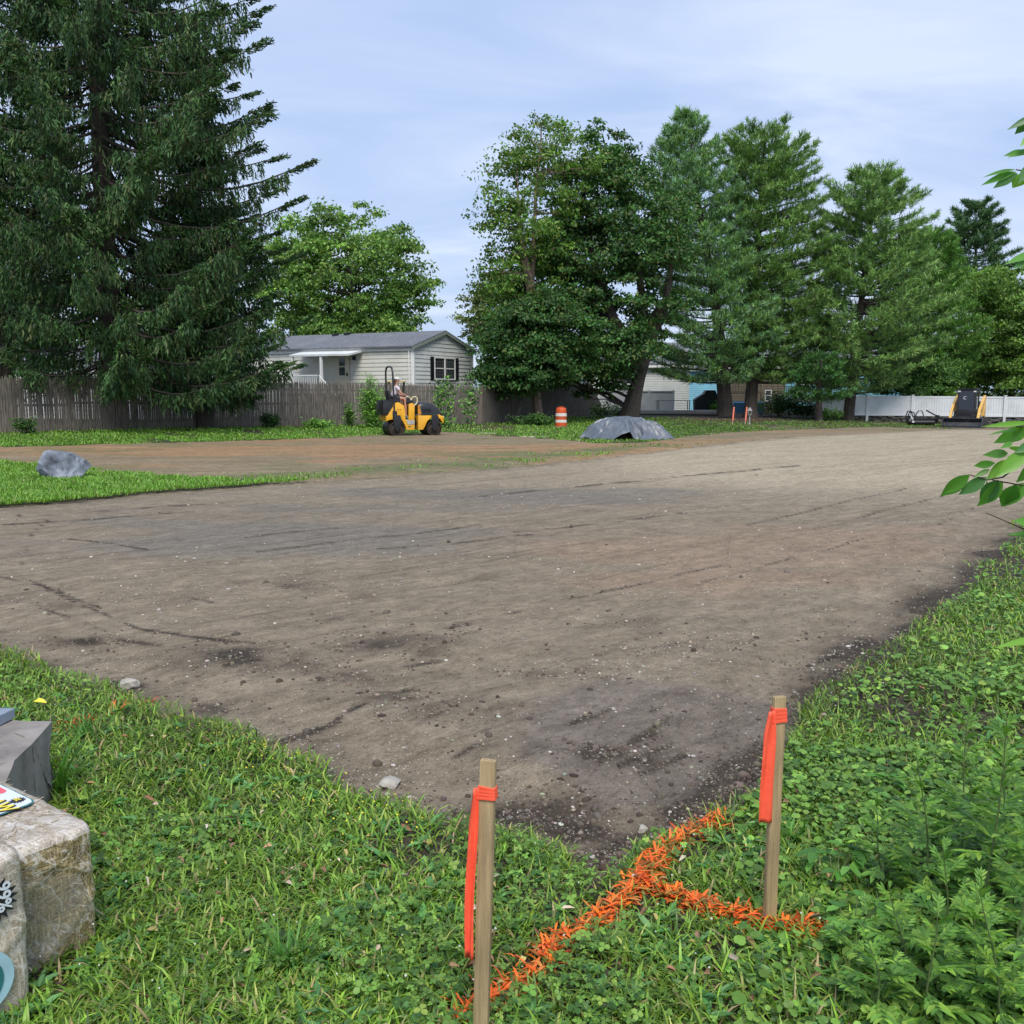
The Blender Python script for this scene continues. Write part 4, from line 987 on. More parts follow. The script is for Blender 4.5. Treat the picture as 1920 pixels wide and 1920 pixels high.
    # roll bar
    pts = []
    for y, z in ((-.44, .72), (-.44, 2.20), (-.42, 2.36), (-.34, 2.47), (-.22, 2.52), (.22, 2.52), (.34, 2.47), (.42, 2.36), (.44, 2.20), (.44, .72)): pts.append((-.10 - .04 * (z - .7) / 1.8, y * (1.08 if z < 1 else 1), z))
    m = MB(); m.tube(pts, .034, 8); m.box((-.09, -.475, .78), (.16, .03, .3)); m.box((-.09, .475, .78), (.16, .03, .3)); b(m, 'roll_bar', M_blk)
    # joint
    m = MB(); m.box((.74, 0, .5), (.16, .22, .34)); m.tube([(.66, -.2, .55), (.86, -.24, .5)], .03, 8); m.tube([(.66, .2, .55), (.86, .24, .5)], .03, 8); m.tube([(.68, -.1, .72), (.76, -.2, .62), (.86, -.12, .7)], .014, 6); b(m, 'steering_joint', M_gunm)
    # front frame
    fr = [(.80, .24), (.98, .24), (1.06, .36), (1.14, .54), (1.28, .66), (1.50, .70), (1.66, .62), (1.76, .46), (1.80, .50), (1.78, .70), (1.62, .79), (1.30, .76), (.98, .76), (.80, .78)]
    m = MB(); m.prism(fr, -.46, -.40); m.prism(fr, .40, .46); m.box((1.77, 0, .62), (.05, .92, .22)); m.box((.89, 0, .5), (.14, .8, .5)); b(m, 'front_frame', M_yel, bevel=.012)
    m = MB(); m.prism([(.80, .80), (.80, 1.14), (.86, 1.14), (.90, .95), (.93, .80)], -.45, -.41); b(m, 'side_grille', mat('orange grille', (.55, .22, .02), .5))
    # hood: smooth loft
    m = MB(); prof = [(.82, .80, 1.16), (.90, .78, 1.25), (1.05, .78, 1.27), (1.25, .78, 1.24), (1.45, .79, 1.15), (1.62, .80, 1.02), (1.72, .80, .88), (1.78, .76, .78)]
    ring = []
    for x, zb, zt in prof:
        r2 = []
        hw = .43 if x < 1.6 else .43 - (x - 1.6) * .5
        for a in np.linspace(0, math.pi, 13):
            cx, sz = math.cos(a), math.sin(a); r2.append((x, -hw * math.copysign(abs(cx) ** .45, cx), zb + (zt - zb) * abs(sz) ** .5))
        ring.append(r2)
    vs_ = [p for r2 in ring for p in r2]; k = 13; fs = []
    for i in range(len(ring) - 1):
        for j in range(k - 1): fs.append((i * k + j, i * k + j + 1, (i + 1) * k + j + 1, (i + 1) * k + j))
    fs.append(tuple(range(k))); fs.append(tuple(range((len(ring) - 1) * k, len(ring) * k))[::-1])
    m.add(vs_, fs, True); hood = b(m, 'hood', M_blk)
    m = MB()
    for z in (.90, .95, 1.0): m.box((1.15, -.443, z), (.3, .02, .018))
    m.build('louvre', M_gunm, hood)
    for y in (-.3, .3):
        m = MB(); m.lathe([(0, .03), (.045, .03), (.055, 0), (.055, -.05)], 14, (1.81, y, .68), 'x'); b(m, 'headlight', mat('lamp lens', (.8, .78, .65), .15, coat=.5))
    # small dark lettering-like decals seen on the flank: two short marks and a number plate strip
    m = MB(); m.box((.03, -.4625, .98), (.035, .004, .035)); m.box((.10, -.4625, .98), (.02, .004, .035)); m.box((.135, -.4625, .98), (.02, .004, .035)); m.box((.46, -.4625, .36), (.12, .004, .03)); b(m, 'decal', M_blk)
    return tag(root, 'small yellow ride-on tandem road roller with black hood and roll bar', 'road roller'), base, th, O
roller_root, RB, RTH, RO = roller()

# ------------------------------------------------------------------ PERSON (seated on the roller)
def skin_mesh(name, joints, edges, m, parent=None, sub_=2, root=0):
    me = bpy.data.meshes.new(name); me.from_pydata([j[0] for j in joints], edges, [])
    o = bpy.data.objects.new(name, me); COL.objects.link(o)
    md = o.modifiers.new('s', 'SKIN'); md.use_smooth_shade = True; md.branch_smoothing = .6
    for i, (p, r_) in enumerate(joints):
        sv = me.skin_vertices[0].data[i]; sv.radius = (r_, r_) if not isinstance(r_, tuple) else r_; sv.use_root = (i == root)
    o.modifiers.new('u', 'SUBSURF').levels = sub_
    o.modifiers['u'].render_levels = sub_
    bpy.context.view_layer.update(); dg = bpy.context.evaluated_depsgraph_get()
    nm = bpy.data.meshes.new_from_object(o.evaluated_get(dg)); bpy.data.objects.remove(o)
    nm.name = name; nm.materials.clear(); nm.polygons.foreach_set('use_smooth', [True] * len(nm.polygons))
    return link_mesh(name, nm, m, parent)
def person():
    M_skin = mat('skin', (.52, .27, .19), .55, var=.08, scale=9); M_shirt = mat('pale shirt', (.62, .56, .62), .85, var=.06); M_short = mat('dark shorts', (.03, .03, .04), .85)
    M_hair = mat('brown hair', (.10, .055, .035), .6, var=.3, scale=20, stretch=(4, 4, .5)); M_shoe = mat('teal shoes', (.12, .34, .38), .6); M_cap = mat('pale cap', (.6, .58, .55), .8)
    root = empty('person', RB + Matrix.Rotation(RTH, 3, 'Z') @ RO, RTH)
    J = []; E = []
    def add(p, r_, par=None):
        J.append((p, r_)); i = len(J) - 1
        if par is not None: E.append((par, i))
        return i
    pel = add((.0, 0, 1.42), .105)
    wa = add((.03, 0, 1.56), .095, pel); ch = add((.09, 0, 1.72), .11, wa); nk0 = add((.115, 0, 1.83), .07, ch); nk = add((.13, 0, 1.89), .042, nk0); hd = add((.155, 0, 1.95), .06, nk); hd2 = add((.17, 0, 2.03), .080, hd); hd3 = add((.165, 0, 2.10), .060, hd2)
    for s in (-1, 1):
        sh = add((.11, s * .15, 1.79), .055, nk0); el = add((.24, s * .24, 1.57), .036, sh); wr = add((.42, s * .16, 1.50), .024, el); pm = add((.475, s * .15, 1.49), .028, wr)
        for k, (dy_, l) in enumerate(((-.028, .045), (-.010, .055), (.010, .052), (.028, .040))):
            f1 = add((.475 + l * .6, s * .15 + dy_, 1.492), .009, pm); add((.475 + l, s * .15 + dy_, 1.470), .007, f1)
        add((.47, s * .15 - s * .045, 1.470), .009, pm)
        hp = add((.05, s * .10, 1.40), .085, pel); kn = add((.40, s * .15, 1.38), .058, hp); cf = add((.42, s * .155, 1.18), .050, kn); an = add((.44, s * .16, .75), .032, cf); add((.50, s * .165, .70), .034, an)
    skin_mesh('body', J, E, M_skin, root, 2)
    # face: eyes, nose, mouth, ears kept tiny on the head
    m = MB(); m.lathe([(0, .0), (.012, -.004), (.016, -.03), (0, -.035)], 8, (.255, 0, 2.03)); m.build('nose', M_skin, root)
    for s in (-1, 1):
        m = MB(); m.lathe([(0, .008), (.008, 0), (0, -.008)], 8, (.238, s * .03, 2.045)); m.build('eye', M_dark, root)
        m = MB(); m.lathe([(0, .03), (.014, .01), (.012, -.02), (0, -.03)], 8, (.16, s * .082, 2.03)); m.build('ear', M_skin, root)
    m = MB(); m.box((.243, 0, 1.975), (.008, .035, .008)); m.build('mouth', mat('lips', (.35, .1, .09), .6), root)
    skin_mesh('shirt', [((.0, 0, 1.40), .125), ((.03, 0, 1.56), .112), ((.09, 0, 1.71), .125), ((.115, 0, 1.82), .085), ((.11, -.15, 1.79), .066), ((.19, -.205, 1.665), .056), ((.11, .15, 1.79), .066), ((.19, .205, 1.665), .056)],
              [(0, 1), (1, 2), (2, 3), (3, 4), (4, 5), (3, 6), (6, 7)], M_shirt, root, 2)
    skin_mesh('shorts', [((.0, 0, 1.41), .125), ((.05, -.10, 1.40), .098), ((.24, -.13, 1.39), .080), ((.05, .10, 1.40), .098), ((.24, .13, 1.39), .080)], [(0, 1), (1, 2), (0, 3), (3, 4)], M_short, root, 2)
    skin_mesh('hair', [((.13, 0, 2.10), .080), ((.10, 0, 2.03), .075), ((.07, 0, 1.93), .040), ((.05, 0, 1.82), .030), ((.045, 0, 1.72), .012)], [(0, 1), (1, 2), (2, 3), (3, 4)], M_hair, root, 2)
    m = MB(); m.lathe([(.098, 0), (.095, .03), (.07, .075), (0, .09)], 16, (.16, 0, 2.075)); m.prism([(.20, -.07), (.32, -.05), (.34, 0), (.32, .05), (.20, .07)], 2.075, 2.088, 'z'); m.build('cap', M_cap, root, .004)
    for s in (-1, 1):
        skin_mesh('shoe', [((.42, s * .16, .69), .045), ((.50, s * .165, .675), .042), ((.60, s * .17, .665), .034)], [(0, 1), (1, 2)], M_shoe, root, 2)
        skin_mesh('sock', [((.43, s * .158, .80), .040), ((.44, s * .16, .73), .042)], [(0, 1)], mat('white sock', (.7, .7, .68), .9), root, 1)
    tag(root, 'person in pale shirt and dark shorts sitting on the roller holding its steering wheel', 'person')
person()

# ================================================================== TRACK LOADER
def loader():
    c = at(1812, 801); root = empty('track_loader', c, R(-125))
    M_ly = mat('loader yellow', (.72, .42, .10), .45, var=.08, dirt=((.4, .3, .15), 2.5, .4)); M_tr = mat('rubber track', (.02, .02, .02), .85, var=.3, scale=12)
    # +x forward (towards the camera), bucket in front
    for s in (-1, 1):
        y = s * .68
        m = MB(); pr = [(-1.0, .16), (-.85, .02), (.75, .02), (.95, .16), (.95, .36), (.7, .52), (-.7, .52), (-1.0, .38)]
        m.prism(pr, y - .17, y + .17)
        for k in range(17): m.box((-.85 + k * .1, y, .012), (.05, .36, .025))
        t = m.build('track', M_tr, root, .02); w_ = MB()
        for k in range(5): w_.lathe([(0, y + s * .18), (.11, y + s * .18), (.11, y + s * .1)], 12, (-.7 + k * .34, 0, .2), 'y')
        w_.build('wheel', M_gunm, t)
        m = MB(); m.prism([(-1.05, .55), (-1.05, 1.55), (-.85, 1.62), (-.7, 1.2), (-.55, .6)], y - .10, y + .02 * s + .04); m.build('tower', M_ly, root, .02)
        m = MB(); arm = [(-.98, 1.62), (-.85, 1.72), (-.2, 1.42), (.55, 1.02), (.92, .62), (1.02, .26), (.86, .24), (.72, .55), (.42, .84), (-.3, 1.22), (-.95, 1.46)]
        m.prism(arm, y - .06, y + .06)
        a = m.build('lift_arm', M_ly, root, .015); mm = MB()
        for x, z in ((.5, .92), (.9, .38), (-.85, 1.6)): mm.lathe([(0, y + s * .07), (.04, y + s * .07), (.04, y - s * .07)], 10, (x, 0, z), 'y')
        mm.build('pin', M_gunm, a)
        m = MB(); m.tube([(-.5, y - s * .12, .6), (.35, y - s * .12, .85)], .04, 8); m.tube([(.35, y - s * .12, .85), (.6, y - s * .12, .9)], .022, 8); m.build('cylinder', M_gunm, root)
    m = MB(); m.box((-.25, 0, .72), (1.5, .95, .5)); m.box((-.85, 0, 1.15), (.5, .9, .5)); m.build('chassis', M_gunm, root, .03)
    m = MB()
    for y in (-.42, .42):
        for x0, x1 in ((.45, .30), (-.6, -.6)): m.tube([(x0, y, .9), (x1, y, 2.02)], .04, 6)
        m.tube([(.3, y, 2.02), (-.6, y, 2.02)], .04, 6)
    m.box((-.15, 0, 2.05), (1.02, .92, .07)); m.tube([(.30, -.42, 2.0), (.30, .42, 2.0)], .04, 6); m.box((-.6, 0, 1.45), (.04, .84, 1.1)); m.build('cab_frame', M_gunm, root)
    m = MB(); m.add([(.44, -.38, .95), (.44, .38, .95), (.31, .38, 1.98), (.31, -.38, 1.98)], [(0, 1, 2, 3)]); wn = m.build('windshield', mat('dark glass', (.01, .012, .014), .06, spec=.8), root)
    m = MB(); [m.add([(.4, s * .425, .95), (.27, s * .425, 1.95), (-.57, s * .425, 1.95), (-.57, s * .425, .95)], [(0, 1, 2, 3)]) for s in (-1, 1)]; m.build('side_window', bpy.data.materials['dark glass'], root)
    # bucket
    m = MB(); bw = .95; pr = [(1.05, .02), (1.62, .0), (1.64, .03), (1.18, .10), (1.08, .30), (1.20, .50), (1.17, .53), (1.03, .50), (.98, .28)]
    m.prism(pr, -bw, bw)
    for s in (-1, 1): m.prism([(1.05, .02), (1.62, .0), (1.25, .53), (1.03, .50), (.98, .28)], s * bw - .015, s * bw + .015)
    bk = m.build('bucket', mat('bucket steel', (.03, .033, .04), .45, .4, var=.3, dirt=((.12, .1, .08), 3, .4)), root)
    m = MB(); m.box((1.60, 0, .012), (.10, 1.92, .022)); m.build('cutting_edge', mat('worn edge', (.35, .34, .32), .4, .7), bk)
    m = MB(); m.box((.96, 0, .42), (.1, .9, .42)); m.box((1.02, -.42, .5), (.1, .14, .5)); m.box((1.02, .42, .5), (.1, .14, .5)); m.build('quick_coupler', M_gunm, root, .01)
    for s in (-1, 1): MB().box((.36, s * .38, 1.92), (.07, .12, .07)).build('headlight', mat('lamp lens grey', (.7, .7, .66), .2), root)
    MB().box((1.075, 0, .5), (.012, .10, .06)).build('badge', mat('badge white', (.75, .75, .72), .5), root)
    # white lettering on the glass
    cu = bpy.data.curves.new('l', 'FONT'); cu.body = 'C'; cu.size = .24; cu.extrude = .002; cu.align_x = 'CENTER'
    to = bpy.data.objects.new('l', cu); COL.objects.link(to); bpy.context.view_layer.update()
    me = bpy.data.meshes.new_from_object(to.evaluated_get(bpy.context.evaluated_depsgraph_get())); bpy.data.objects.remove(to); me.materials.clear()
    o = link_mesh('lettering', me, mat('sticker white', (.7, .7, .7), .5), wn)
    o.matrix_local = Matrix.Translation((.377, -.1, 1.5)) @ Matrix.Rotation(R(90), 4, 'Z') @ Matrix.Rotation(R(90 - 7), 4, 'X')
    tag(root, 'compact yellow and black track loader with its wide bucket resting on the ground', 'loader')
loader()
# attachment on the ground (power rake)
def attachment():
    c = at(1722, 797); root = empty('rake_attachment', c, R(-6)); m = MB()
    m.box((.25, .1, .18), (1.5, .5, .2)); m.box((.35, -.15, .34), (1.3, .1, .14)); m.build('frame', M_gunm, root, .015)
    m = MB(); m.lathe([(0, -.65), (.13, -.65), (.13, .75), (0, .75)], 14, (0, -.25, .15), 'x'); m.build('roller_drum', M_gunm, root)
    for x in (-.62, -.5): 
        m = MB(); m.tube([(x, 0, .1), (x - .08, .0, .5), (x + .02, 0, .78), (x + .22, 0, .68), (x + .3, 0, .45)], .035, 7); m.build('bracket', M_gunm, root)
    m = MB(); m.tube([(-.15, .1, .25), (-.12, .1, .62), (.0, .1, .78), (.16, .1, .8), (.26, .1, .6), (.28, .1, .3)], .03, 7); m.build('hose', M_blk, root)
    m = MB(); m.tube([(.38, 0, .82), (.8, 0, .58), (1.02, 0, .5)], .04, 7); m.box((1.0, 0, .45), (.18, .12, .2)); m.build('arm', M_gunm, root)
    m = MB(); m.lathe([(0, -.09), (.17, -.09), (.2, -.04), (.2, .04), (.17, .09), (0, .09)], 16, (-.58, -.3, .2), 'x'); m.build('wheel', M_blk, root)
    MB().box((-.42, -.42, .2), (.12, .02, .1)).build('plate', mat('plate white', (.6, .6, .58), .5), root)
    tag(root, 'black steel rake attachment with hoses lying before the white fence', 'attachment')
attachment()
# trailer partly behind the loader
def trailer():
    c = at(1895, 797); root = empty('utility_trailer', (c.x, c.y + .8, c.z), R(-4)); M_tw = mat('grey deck boards', (.26, .25, .23), .85, var=.2, stretch=(.3, 3, 1))
    MB().box((.9, .3, .42), (3.6, 1.7, .06)).build('deck', M_tw, root)
    m = MB(); m.box((.9, -.58, .36), (3.6, .06, .12)); m.box((.9, 1.18, .36), (3.6, .06, .12)); m.box((-.9, .3, .36), (.06, 1.7, .12)); m.tube([(2.7, .3, .36), (3.6, .3, .38)], .05, 6); m.build('frame', M_gunm, root)
    for y in (-.72, 1.3):
        m = MB(); m.lathe([(.0, -.1), (.18, -.1), (.3, -.08), (.32, 0), (.3, .08), (.18, .1), (0, .1)], 18, (1.1, y, .32), 'y'); w_ = m.build('wheel', M_blk, root)
        m = MB(); m.lathe([(0, -.11), (.14, -.11), (.16, -.09)], 12, (1.1, y, .32), 'y'); m.build('rim', mat('rim grey', (.35, .35, .35), .4, .5), w_)
    m = MB(); m.add([(-.95, -.55, .42), (-.95, 1.15, .42), (-1.75, 1.15, .03), (-1.75, -.55, .03)] + [(-.95, -.55, .46), (-.95, 1.15, .46), (-1.75, 1.15, .07), (-1.75, -.55, .07)], [(3, 2, 1, 0), (4, 5, 6, 7), (0, 1, 5, 4), (1, 2, 6, 5), (2, 3, 7, 6), (3, 0, 4, 7)]); m.build('ramp', M_tw, root)
    tag(root, 'low grey utility trailer with lowered ramp just behind the loader', 'trailer')
trailer()

# ================================================================== BARREL, TARP, SMALL THINGS
def barrel():
    c = at(1052, 802); root = empty('traffic_barrel', c); M_o = mat('barrel orange', (.62, .085, .012), .5, var=.12, dirt=((.35, .08, .03), 5, .4)); M_w = mat('reflective white', (.66, .62, .56), .4, var=.08)
    r = .27; h = .94; m = MB()
    m.lathe([(0, .02), (r, .02), (r + .01, .06), (r, .24)], 28); m.lathe([(r - .01, .38), (r - .01, .54)], 28); m.lathe([(r - .025, .68), (r - .03, .84), (r - .045, .90), (r - .06, h), (0, h)], 28)
    m.lathe([(r, .24), (r - .012, .25)], 28); m.build('drum', M_o, root)
    for z0, z1 in ((.25, .38), (.54, .68)):
        m = MB(); m.lathe([(r + .0, z0), (r - .012, z1)], 28); m.build('stripe', M_w, root)
    m = MB(); m.box((0, 0, h + .035), (.2, .05, .03)); m.box((-.09, 0, h + .015), (.03, .05, .05)); m.box((.09, 0, h + .015), (.03, .05, .05)); m.build('handle', M_o, root)
    m = MB(); m.lathe([(.42, 0), (.42, .05), (.30, .07), (.26, .07)], 24); m.build('base_ring', mat('ring rubber', (.14, .13, .12), .9), root)
    tag(root, 'orange and white striped traffic barrel in the grass by the dark fence end', 'barrel')
barrel()
def tarp():
    L_, Rr = at(1096, 822), at(1262, 827); C_ = (L_ + Rr) / 2; root_loc = Vector((C_.x, C_.y, 0)); W_ = (Rr - L_).length / 2
    nx, ny = 190, 130; xs = np.linspace(-1, 1, nx); ys = np.linspace(-1, 1, ny); U, V_ = np.meshgrid(xs, ys)
    px_ = -.10; rad = np.sqrt(((U - px_) / np.where(U < px_, .92, 1.08)) ** 2 + V_ ** 2); ang = np.arctan2(V_, U - px_)
    rad = rad * (1 + .13 * (np.sin(ang * 2 + 1.3) * .5 + np.sin(ang * 5 + .4) * .35 + np.sin(ang * 9) * .15) * np.clip(rad * 2, 0, 1))
    cone = np.clip(1 - rad, 0, 1)
    fq = ang * 4.5 + 1.9 * np.sin(ang * 2 + .7) + 2.4 * fbm(U * 1.9 + 9, V_ * 1.9, 3, 4); folds = .55 * (1 - 2.2 * np.exp(-(np.sin(fq) / .30) ** 2)) + .35 * (1 - 2.2 * np.exp(-(np.sin(fq * 1.63 + 2 + rad * 2) / .28) ** 2))
    X = U * W_ * 1.02; Y = V_ * W_ * .8
    H = .80 * (1 - rad ** 1.55).clip(0, 1)
    H = np.where(rad < .25, H - .25 * (.25 - rad) ** 2 * 3, H)
    H = H + folds * .20 * np.clip(rad * 1.6, 0, 1) ** 1.3 * np.clip((1.02 - rad) * 4, 0, 1) + (fbm(U * 7 + 3, V_ * 7, 4, 8) - .5) * .16 * np.clip(cone * 5, .15, 1)
    side = fbm(ang * 2.2 + 7, ang * 0 + 1, 3, 12)
    crease = np.exp(-((U + .28 + V_ * .25) / .05) ** 2) * (V_ < -.2) * .09 - np.exp(-((U + .16 + V_ * .3) / .05) ** 2) * (V_ < -.3) * .10
    H = H + crease
    keep_r = rad < (.93 + .12 * side)
    H = np.maximum(H, .012 + .03 * fbm(U * 10, V_ * 10, 3, 6))
    P = np.stack([X, Y, H], -1).reshape(-1, 3); P[:, 2] += gz(P[:, 0] + C_.x, P[:, 1] + C_.y + .2)
    id_ = np.arange(nx * ny).reshape(ny, nx); q = np.stack([id_[:-1, :-1], id_[:-1, 1:], id_[1:, 1:], id_[1:, :-1]], -1).reshape(-1, 4)
    km = keep_r.ravel()[q].all(1); q = q[km]; u_, inv_ = np.unique(q, return_inverse=True)
    root = empty('tarp_covered_pile', (C_.x, C_.y + .2, 0))
    m_t = mat('grey blue tarp', (.105, .125, .155), .36, var=.12, scale=3, bump=.05, dirt=((.22, .22, .21), 1.5, .4))
    o = npmesh('tarp', P[u_], inv_.reshape(-1, 4), m_t, root, smooth=True); sm = o.modifiers.new('t', 'SOLIDIFY'); sm.thickness = .006
    heap = MB(); heap.lathe([(W_ * .72, -.05), (W_ * .6, .08), (W_ * .35, .40), (W_ * .1, .60), (0, .62)], 24, (-.12, 0, 0)); o = heap.build('soil_heap', M_clod_s if 'M_clod_s' in globals() else mat('heap soil', (.10, .07, .05), .95, var=.3, scale=9, bump=.5), root)
    o.scale = (1, .75, 1)
    tag(root, 'low soil pile covered with a crumpled grey-blue plastic tarp', 'covered pile')
tarp()

def rock(name, dims, seed, m, loc, rz=0, cuts=9, sub_=4, amp=.06, shape=None, parent=None, rough_=.03):
    rg = random.Random(seed); bm = bmesh.new(); bmesh.ops.create_icosphere(bm, subdivisions=sub_, radius=1)
    pl = []
    for _ in range(cuts):
        d = Vector((rg.gauss(0, 1), rg.gauss(0, 1), rg.gauss(0, .8))).normalized(); pl.append((d, rg.uniform(.55, .82)))
    for v in bm.verts:
        for d, k in pl:
            q = v.co.dot(d)
            if q > k: v.co -= d * (q - k) * .96
    for v in bm.verts:
        n_ = v.co.normalized(); c = v.co.copy()
        v.co += n_ * (mnoise.fractal(c * 2.2 + Vector((seed, 0, 0)), 1.0, 2.0, 4) * amp + mnoise.noise(c * 11 + Vector((seed, 3, 0))) * rough_)
        if shape: v.co = shape(v.co)
        v.co = Vector((v.co.x * dims[0], v.co.y * dims[1], v.co.z * dims[2]))
    mn = min(v.co.z for v in bm.verts)
    for v in bm.verts: v.co.z -= mn
    me = bpy.data.meshes.new(name); bm.to_mesh(me); bm.free(); me.polygons.foreach_set('use_smooth', [True] * len(me.polygons))
    try: me.set_sharp_from_angle(angle=R(30))
    except Exception: pass
    o = link_mesh(name, me, m, parent); o.location = loc; o.rotation_euler = (0, 0, rz); return o
M_bould = mat('blue grey rock', (.16, .18, .225), .75, var=.55, scale=3.2, bump=.6, dirt=((.42, .45, .52), 2.6, .8))
p = at(98, 904); p.y += .35; p.z -= .05
def bshape(c):
    c = Vector((c.x, c.y, min(max(c.z, -.42), .62 - .12 * c.x)))
    t = (c.z + 1) / 2; return Vector((c.x * (.82 + .24 * t) + .10 * t, c.y, c.z))
tag(rock('boulder', (.58, .42, .56), 14, M_bould, p, .1, 16, 5, .05, bshape, rough_=.035), 'blue-grey angular boulder sitting on the bright grass at the far left', 'boulder')
M_stn = mat('pale stone', (.38, .35, .30), .85, var=.2, scale=12, bump=.4)
for (x, y, s, lab) in ((243, 1281, .075, 'pale rounded stone beside a small dark hole near the left grass edge'), (733, 1462, .062, 'flat pale stone at the road edge near the left grass'),
                       (1205, 1547, .03, 'small whitish stone between the two stakes near the orange line'), (1150, 1330, .018, 'small pebble lying alone on the smooth dirt ahead of the right stake')):
    q = at(x, y); q.z = float(road_surf(np.array([q.x]), np.array([q.y]))[0]) - s * .25
    tag(rock('stone', (s, s * .75, s * .45), int(x), M_stn, q, x * .1, 6, 3, .08), lab, 'stone')
# planks, block, small stakes
M_pl = mat('bleached plank', (.45, .40, .33), .85, var=.2, stretch=(.4, 4, 1), bump=.2)
for (x, y, L_, rz_, lab) in ((1003, 822, 1.0, -.12, 'bleached loose plank lying at the edge of the grass left of the tarp'), (913, 815, .75, -.05, 'bleached loose plank lying in the soil just right of the roller')):
    q = at(x, y); m = MB(); m.box((0, 0, .03), (L_, .16, .045)); m.box((.04, .05, .062), (L_ * .9, .05, .02)); o = m.build('plank', M_pl, None, .004); o.location = q; o.rotation_euler = (0, .02, rz_); tag(o, lab, 'plank')
q = at(165, 806); root = empty('cinder_block', (q.x, q.y - .15, q.z), .12); m = MB()
m.box((0, 0, .02), (.40, .2, .04)); m.box((0, 0, .18), (.40, .2, .04)); [m.box((x, 0, .10), (.04, .198, .12)) for x in (-.18, 0, .18)]
m.build('block', mat('concrete block', (.22, .21, .19), .95, var=.2, scale=20), root, .004); tag(root, 'grey hollow cinder block at the foot of the picket fence', 'cinder block')
for x, lab in ((1374, 'thin pink-ribboned survey stake under the pines, left one of the far pair'), (1398, 'thin pink-ribboned survey stake under the pines, right one of the far pair')):
    q = at(x, 797); root = empty('survey_stake', q); m = MB(); m.box((.0, 0, .44), (.045, .03, .9), M=Matrix.Rotation(R(4), 3, 'Y')); m.build('stake', mat('stake wood far', (.42, .30, .2), .8), root)
    m = MB(); m.box((.01, -.02, .55), (.07, .02, .65), M=Matrix.Rotation(R(4), 3, 'Y')); m.build('ribbon', mat('pink ribbon', (.82, .20, .14), .6), root); tag(root, lab, 'stake')
# garden lantern, covered grill, patio things, pool
q = at(1405, 796); root = empty('garden_lantern', q); m = MB(); m.lathe([(.06, 0), (.05, .05), (.03, .1), (.035, .42), (.09, .46), (.09, .50)], 10); m.build('pedestal', mat('lantern grey', (.3, .3, .28), .8), root)
m = MB(); [m.tube([(a * .07, b_ * .07, .5), (a * .07, b_ * .07, .68)], .012, 5) for a in (-1, 1) for b_ in (-1, 1)]; m.lathe([(.13, .68), (.02, .84), (0, .85)], 4); m.build('lantern_top', bpy.data.materials['lantern grey'], root); tag(root, 'small grey stone garden lantern at the foot of a pine trunk', 'lantern')
q = at_y(1330, 772, 63); root = empty('covered_grill', (q.x, 63, q.z)); m = MB()
m.prism([(-1.0, 0), (1.0, 0), (1.02, .75), (.72, 1.0), (.38, 1.18), (.3, 1.42), (-.3, 1.42), (-.45, 1.18), (-.85, .95), (-1.05, .8)], -.4, .4); m.build('cover', mat('dark green cover', (.012, .022, .022), .55, var=.3, scale=3, bump=.3), root, .06)
m = MB(); [m.lathe([(0, -.05), (.1, -.05), (.1, .05), (0, .05)], 10, (x, -.35, .1), 'y') for x in (-.8, .8)]; m.build('wheel', M_blk, root); tag(root, 'large covered grill in dark cloth standing in the yard behind the pines', 'grill')
q = at_y(1262, 772, 62); root = empty('patio_table', (q.x, 62, q.z)); M_pt = mat('patio grey', (.2, .21, .2), .6)
MB().box((0, 0, .72), (2.2, .9, .04)).build('tabletop', M_pt, root)
for x, y in ((-1, -.35), (1, -.35), (-1, .35), (1, .35)): MB().box((x, y, .35), (.05, .05, .7)).build('leg', M_pt, root)
tag(root, 'grey patio table beside the covered grill', 'table')
q = at_y(1388, 768, 66); root = empty('garden_pool', (q.x, 66, 0)); m = MB(); m.lathe([(1.55, .0), (1.6, .9), (1.5, .95), (1.5, .8), (0, .8)], 28); m.build('pool_wall', mat('pool blue', (.10, .30, .50), .4), root); m = MB()
for k in range(12): a = k * .5236; m.tube([(1.62 * math.cos(a), 1.62 * math.sin(a), 0), (1.62 * math.cos(a), 1.62 * math.sin(a), .95)], .03, 5)
m.build('frame', M_trim, root); tag(root, 'round blue above-ground pool between the two pine trunks', 'pool')
# yellow board behind the fence (top of a ladder or table)
q = at_y(740, 715, 44); root = empty('yellow_table', (q.x, 44.6, .2)); MB().box((0, 0, q.z - .2), (.85, .5, .05)).build('tabletop', mat('faded yellow', (.62, .45, .13), .6), root)
m = MB(); [m.box((x, y, (q.z - .2) / 2), (.05, .05, q.z - .22)) for x in (-.35, .35) for y in (-.2, .2)]; m.build('leg_frame', M_gunm, root); tag(root, 'faded yellow board showing just above the picket fence behind the roller', 'table')

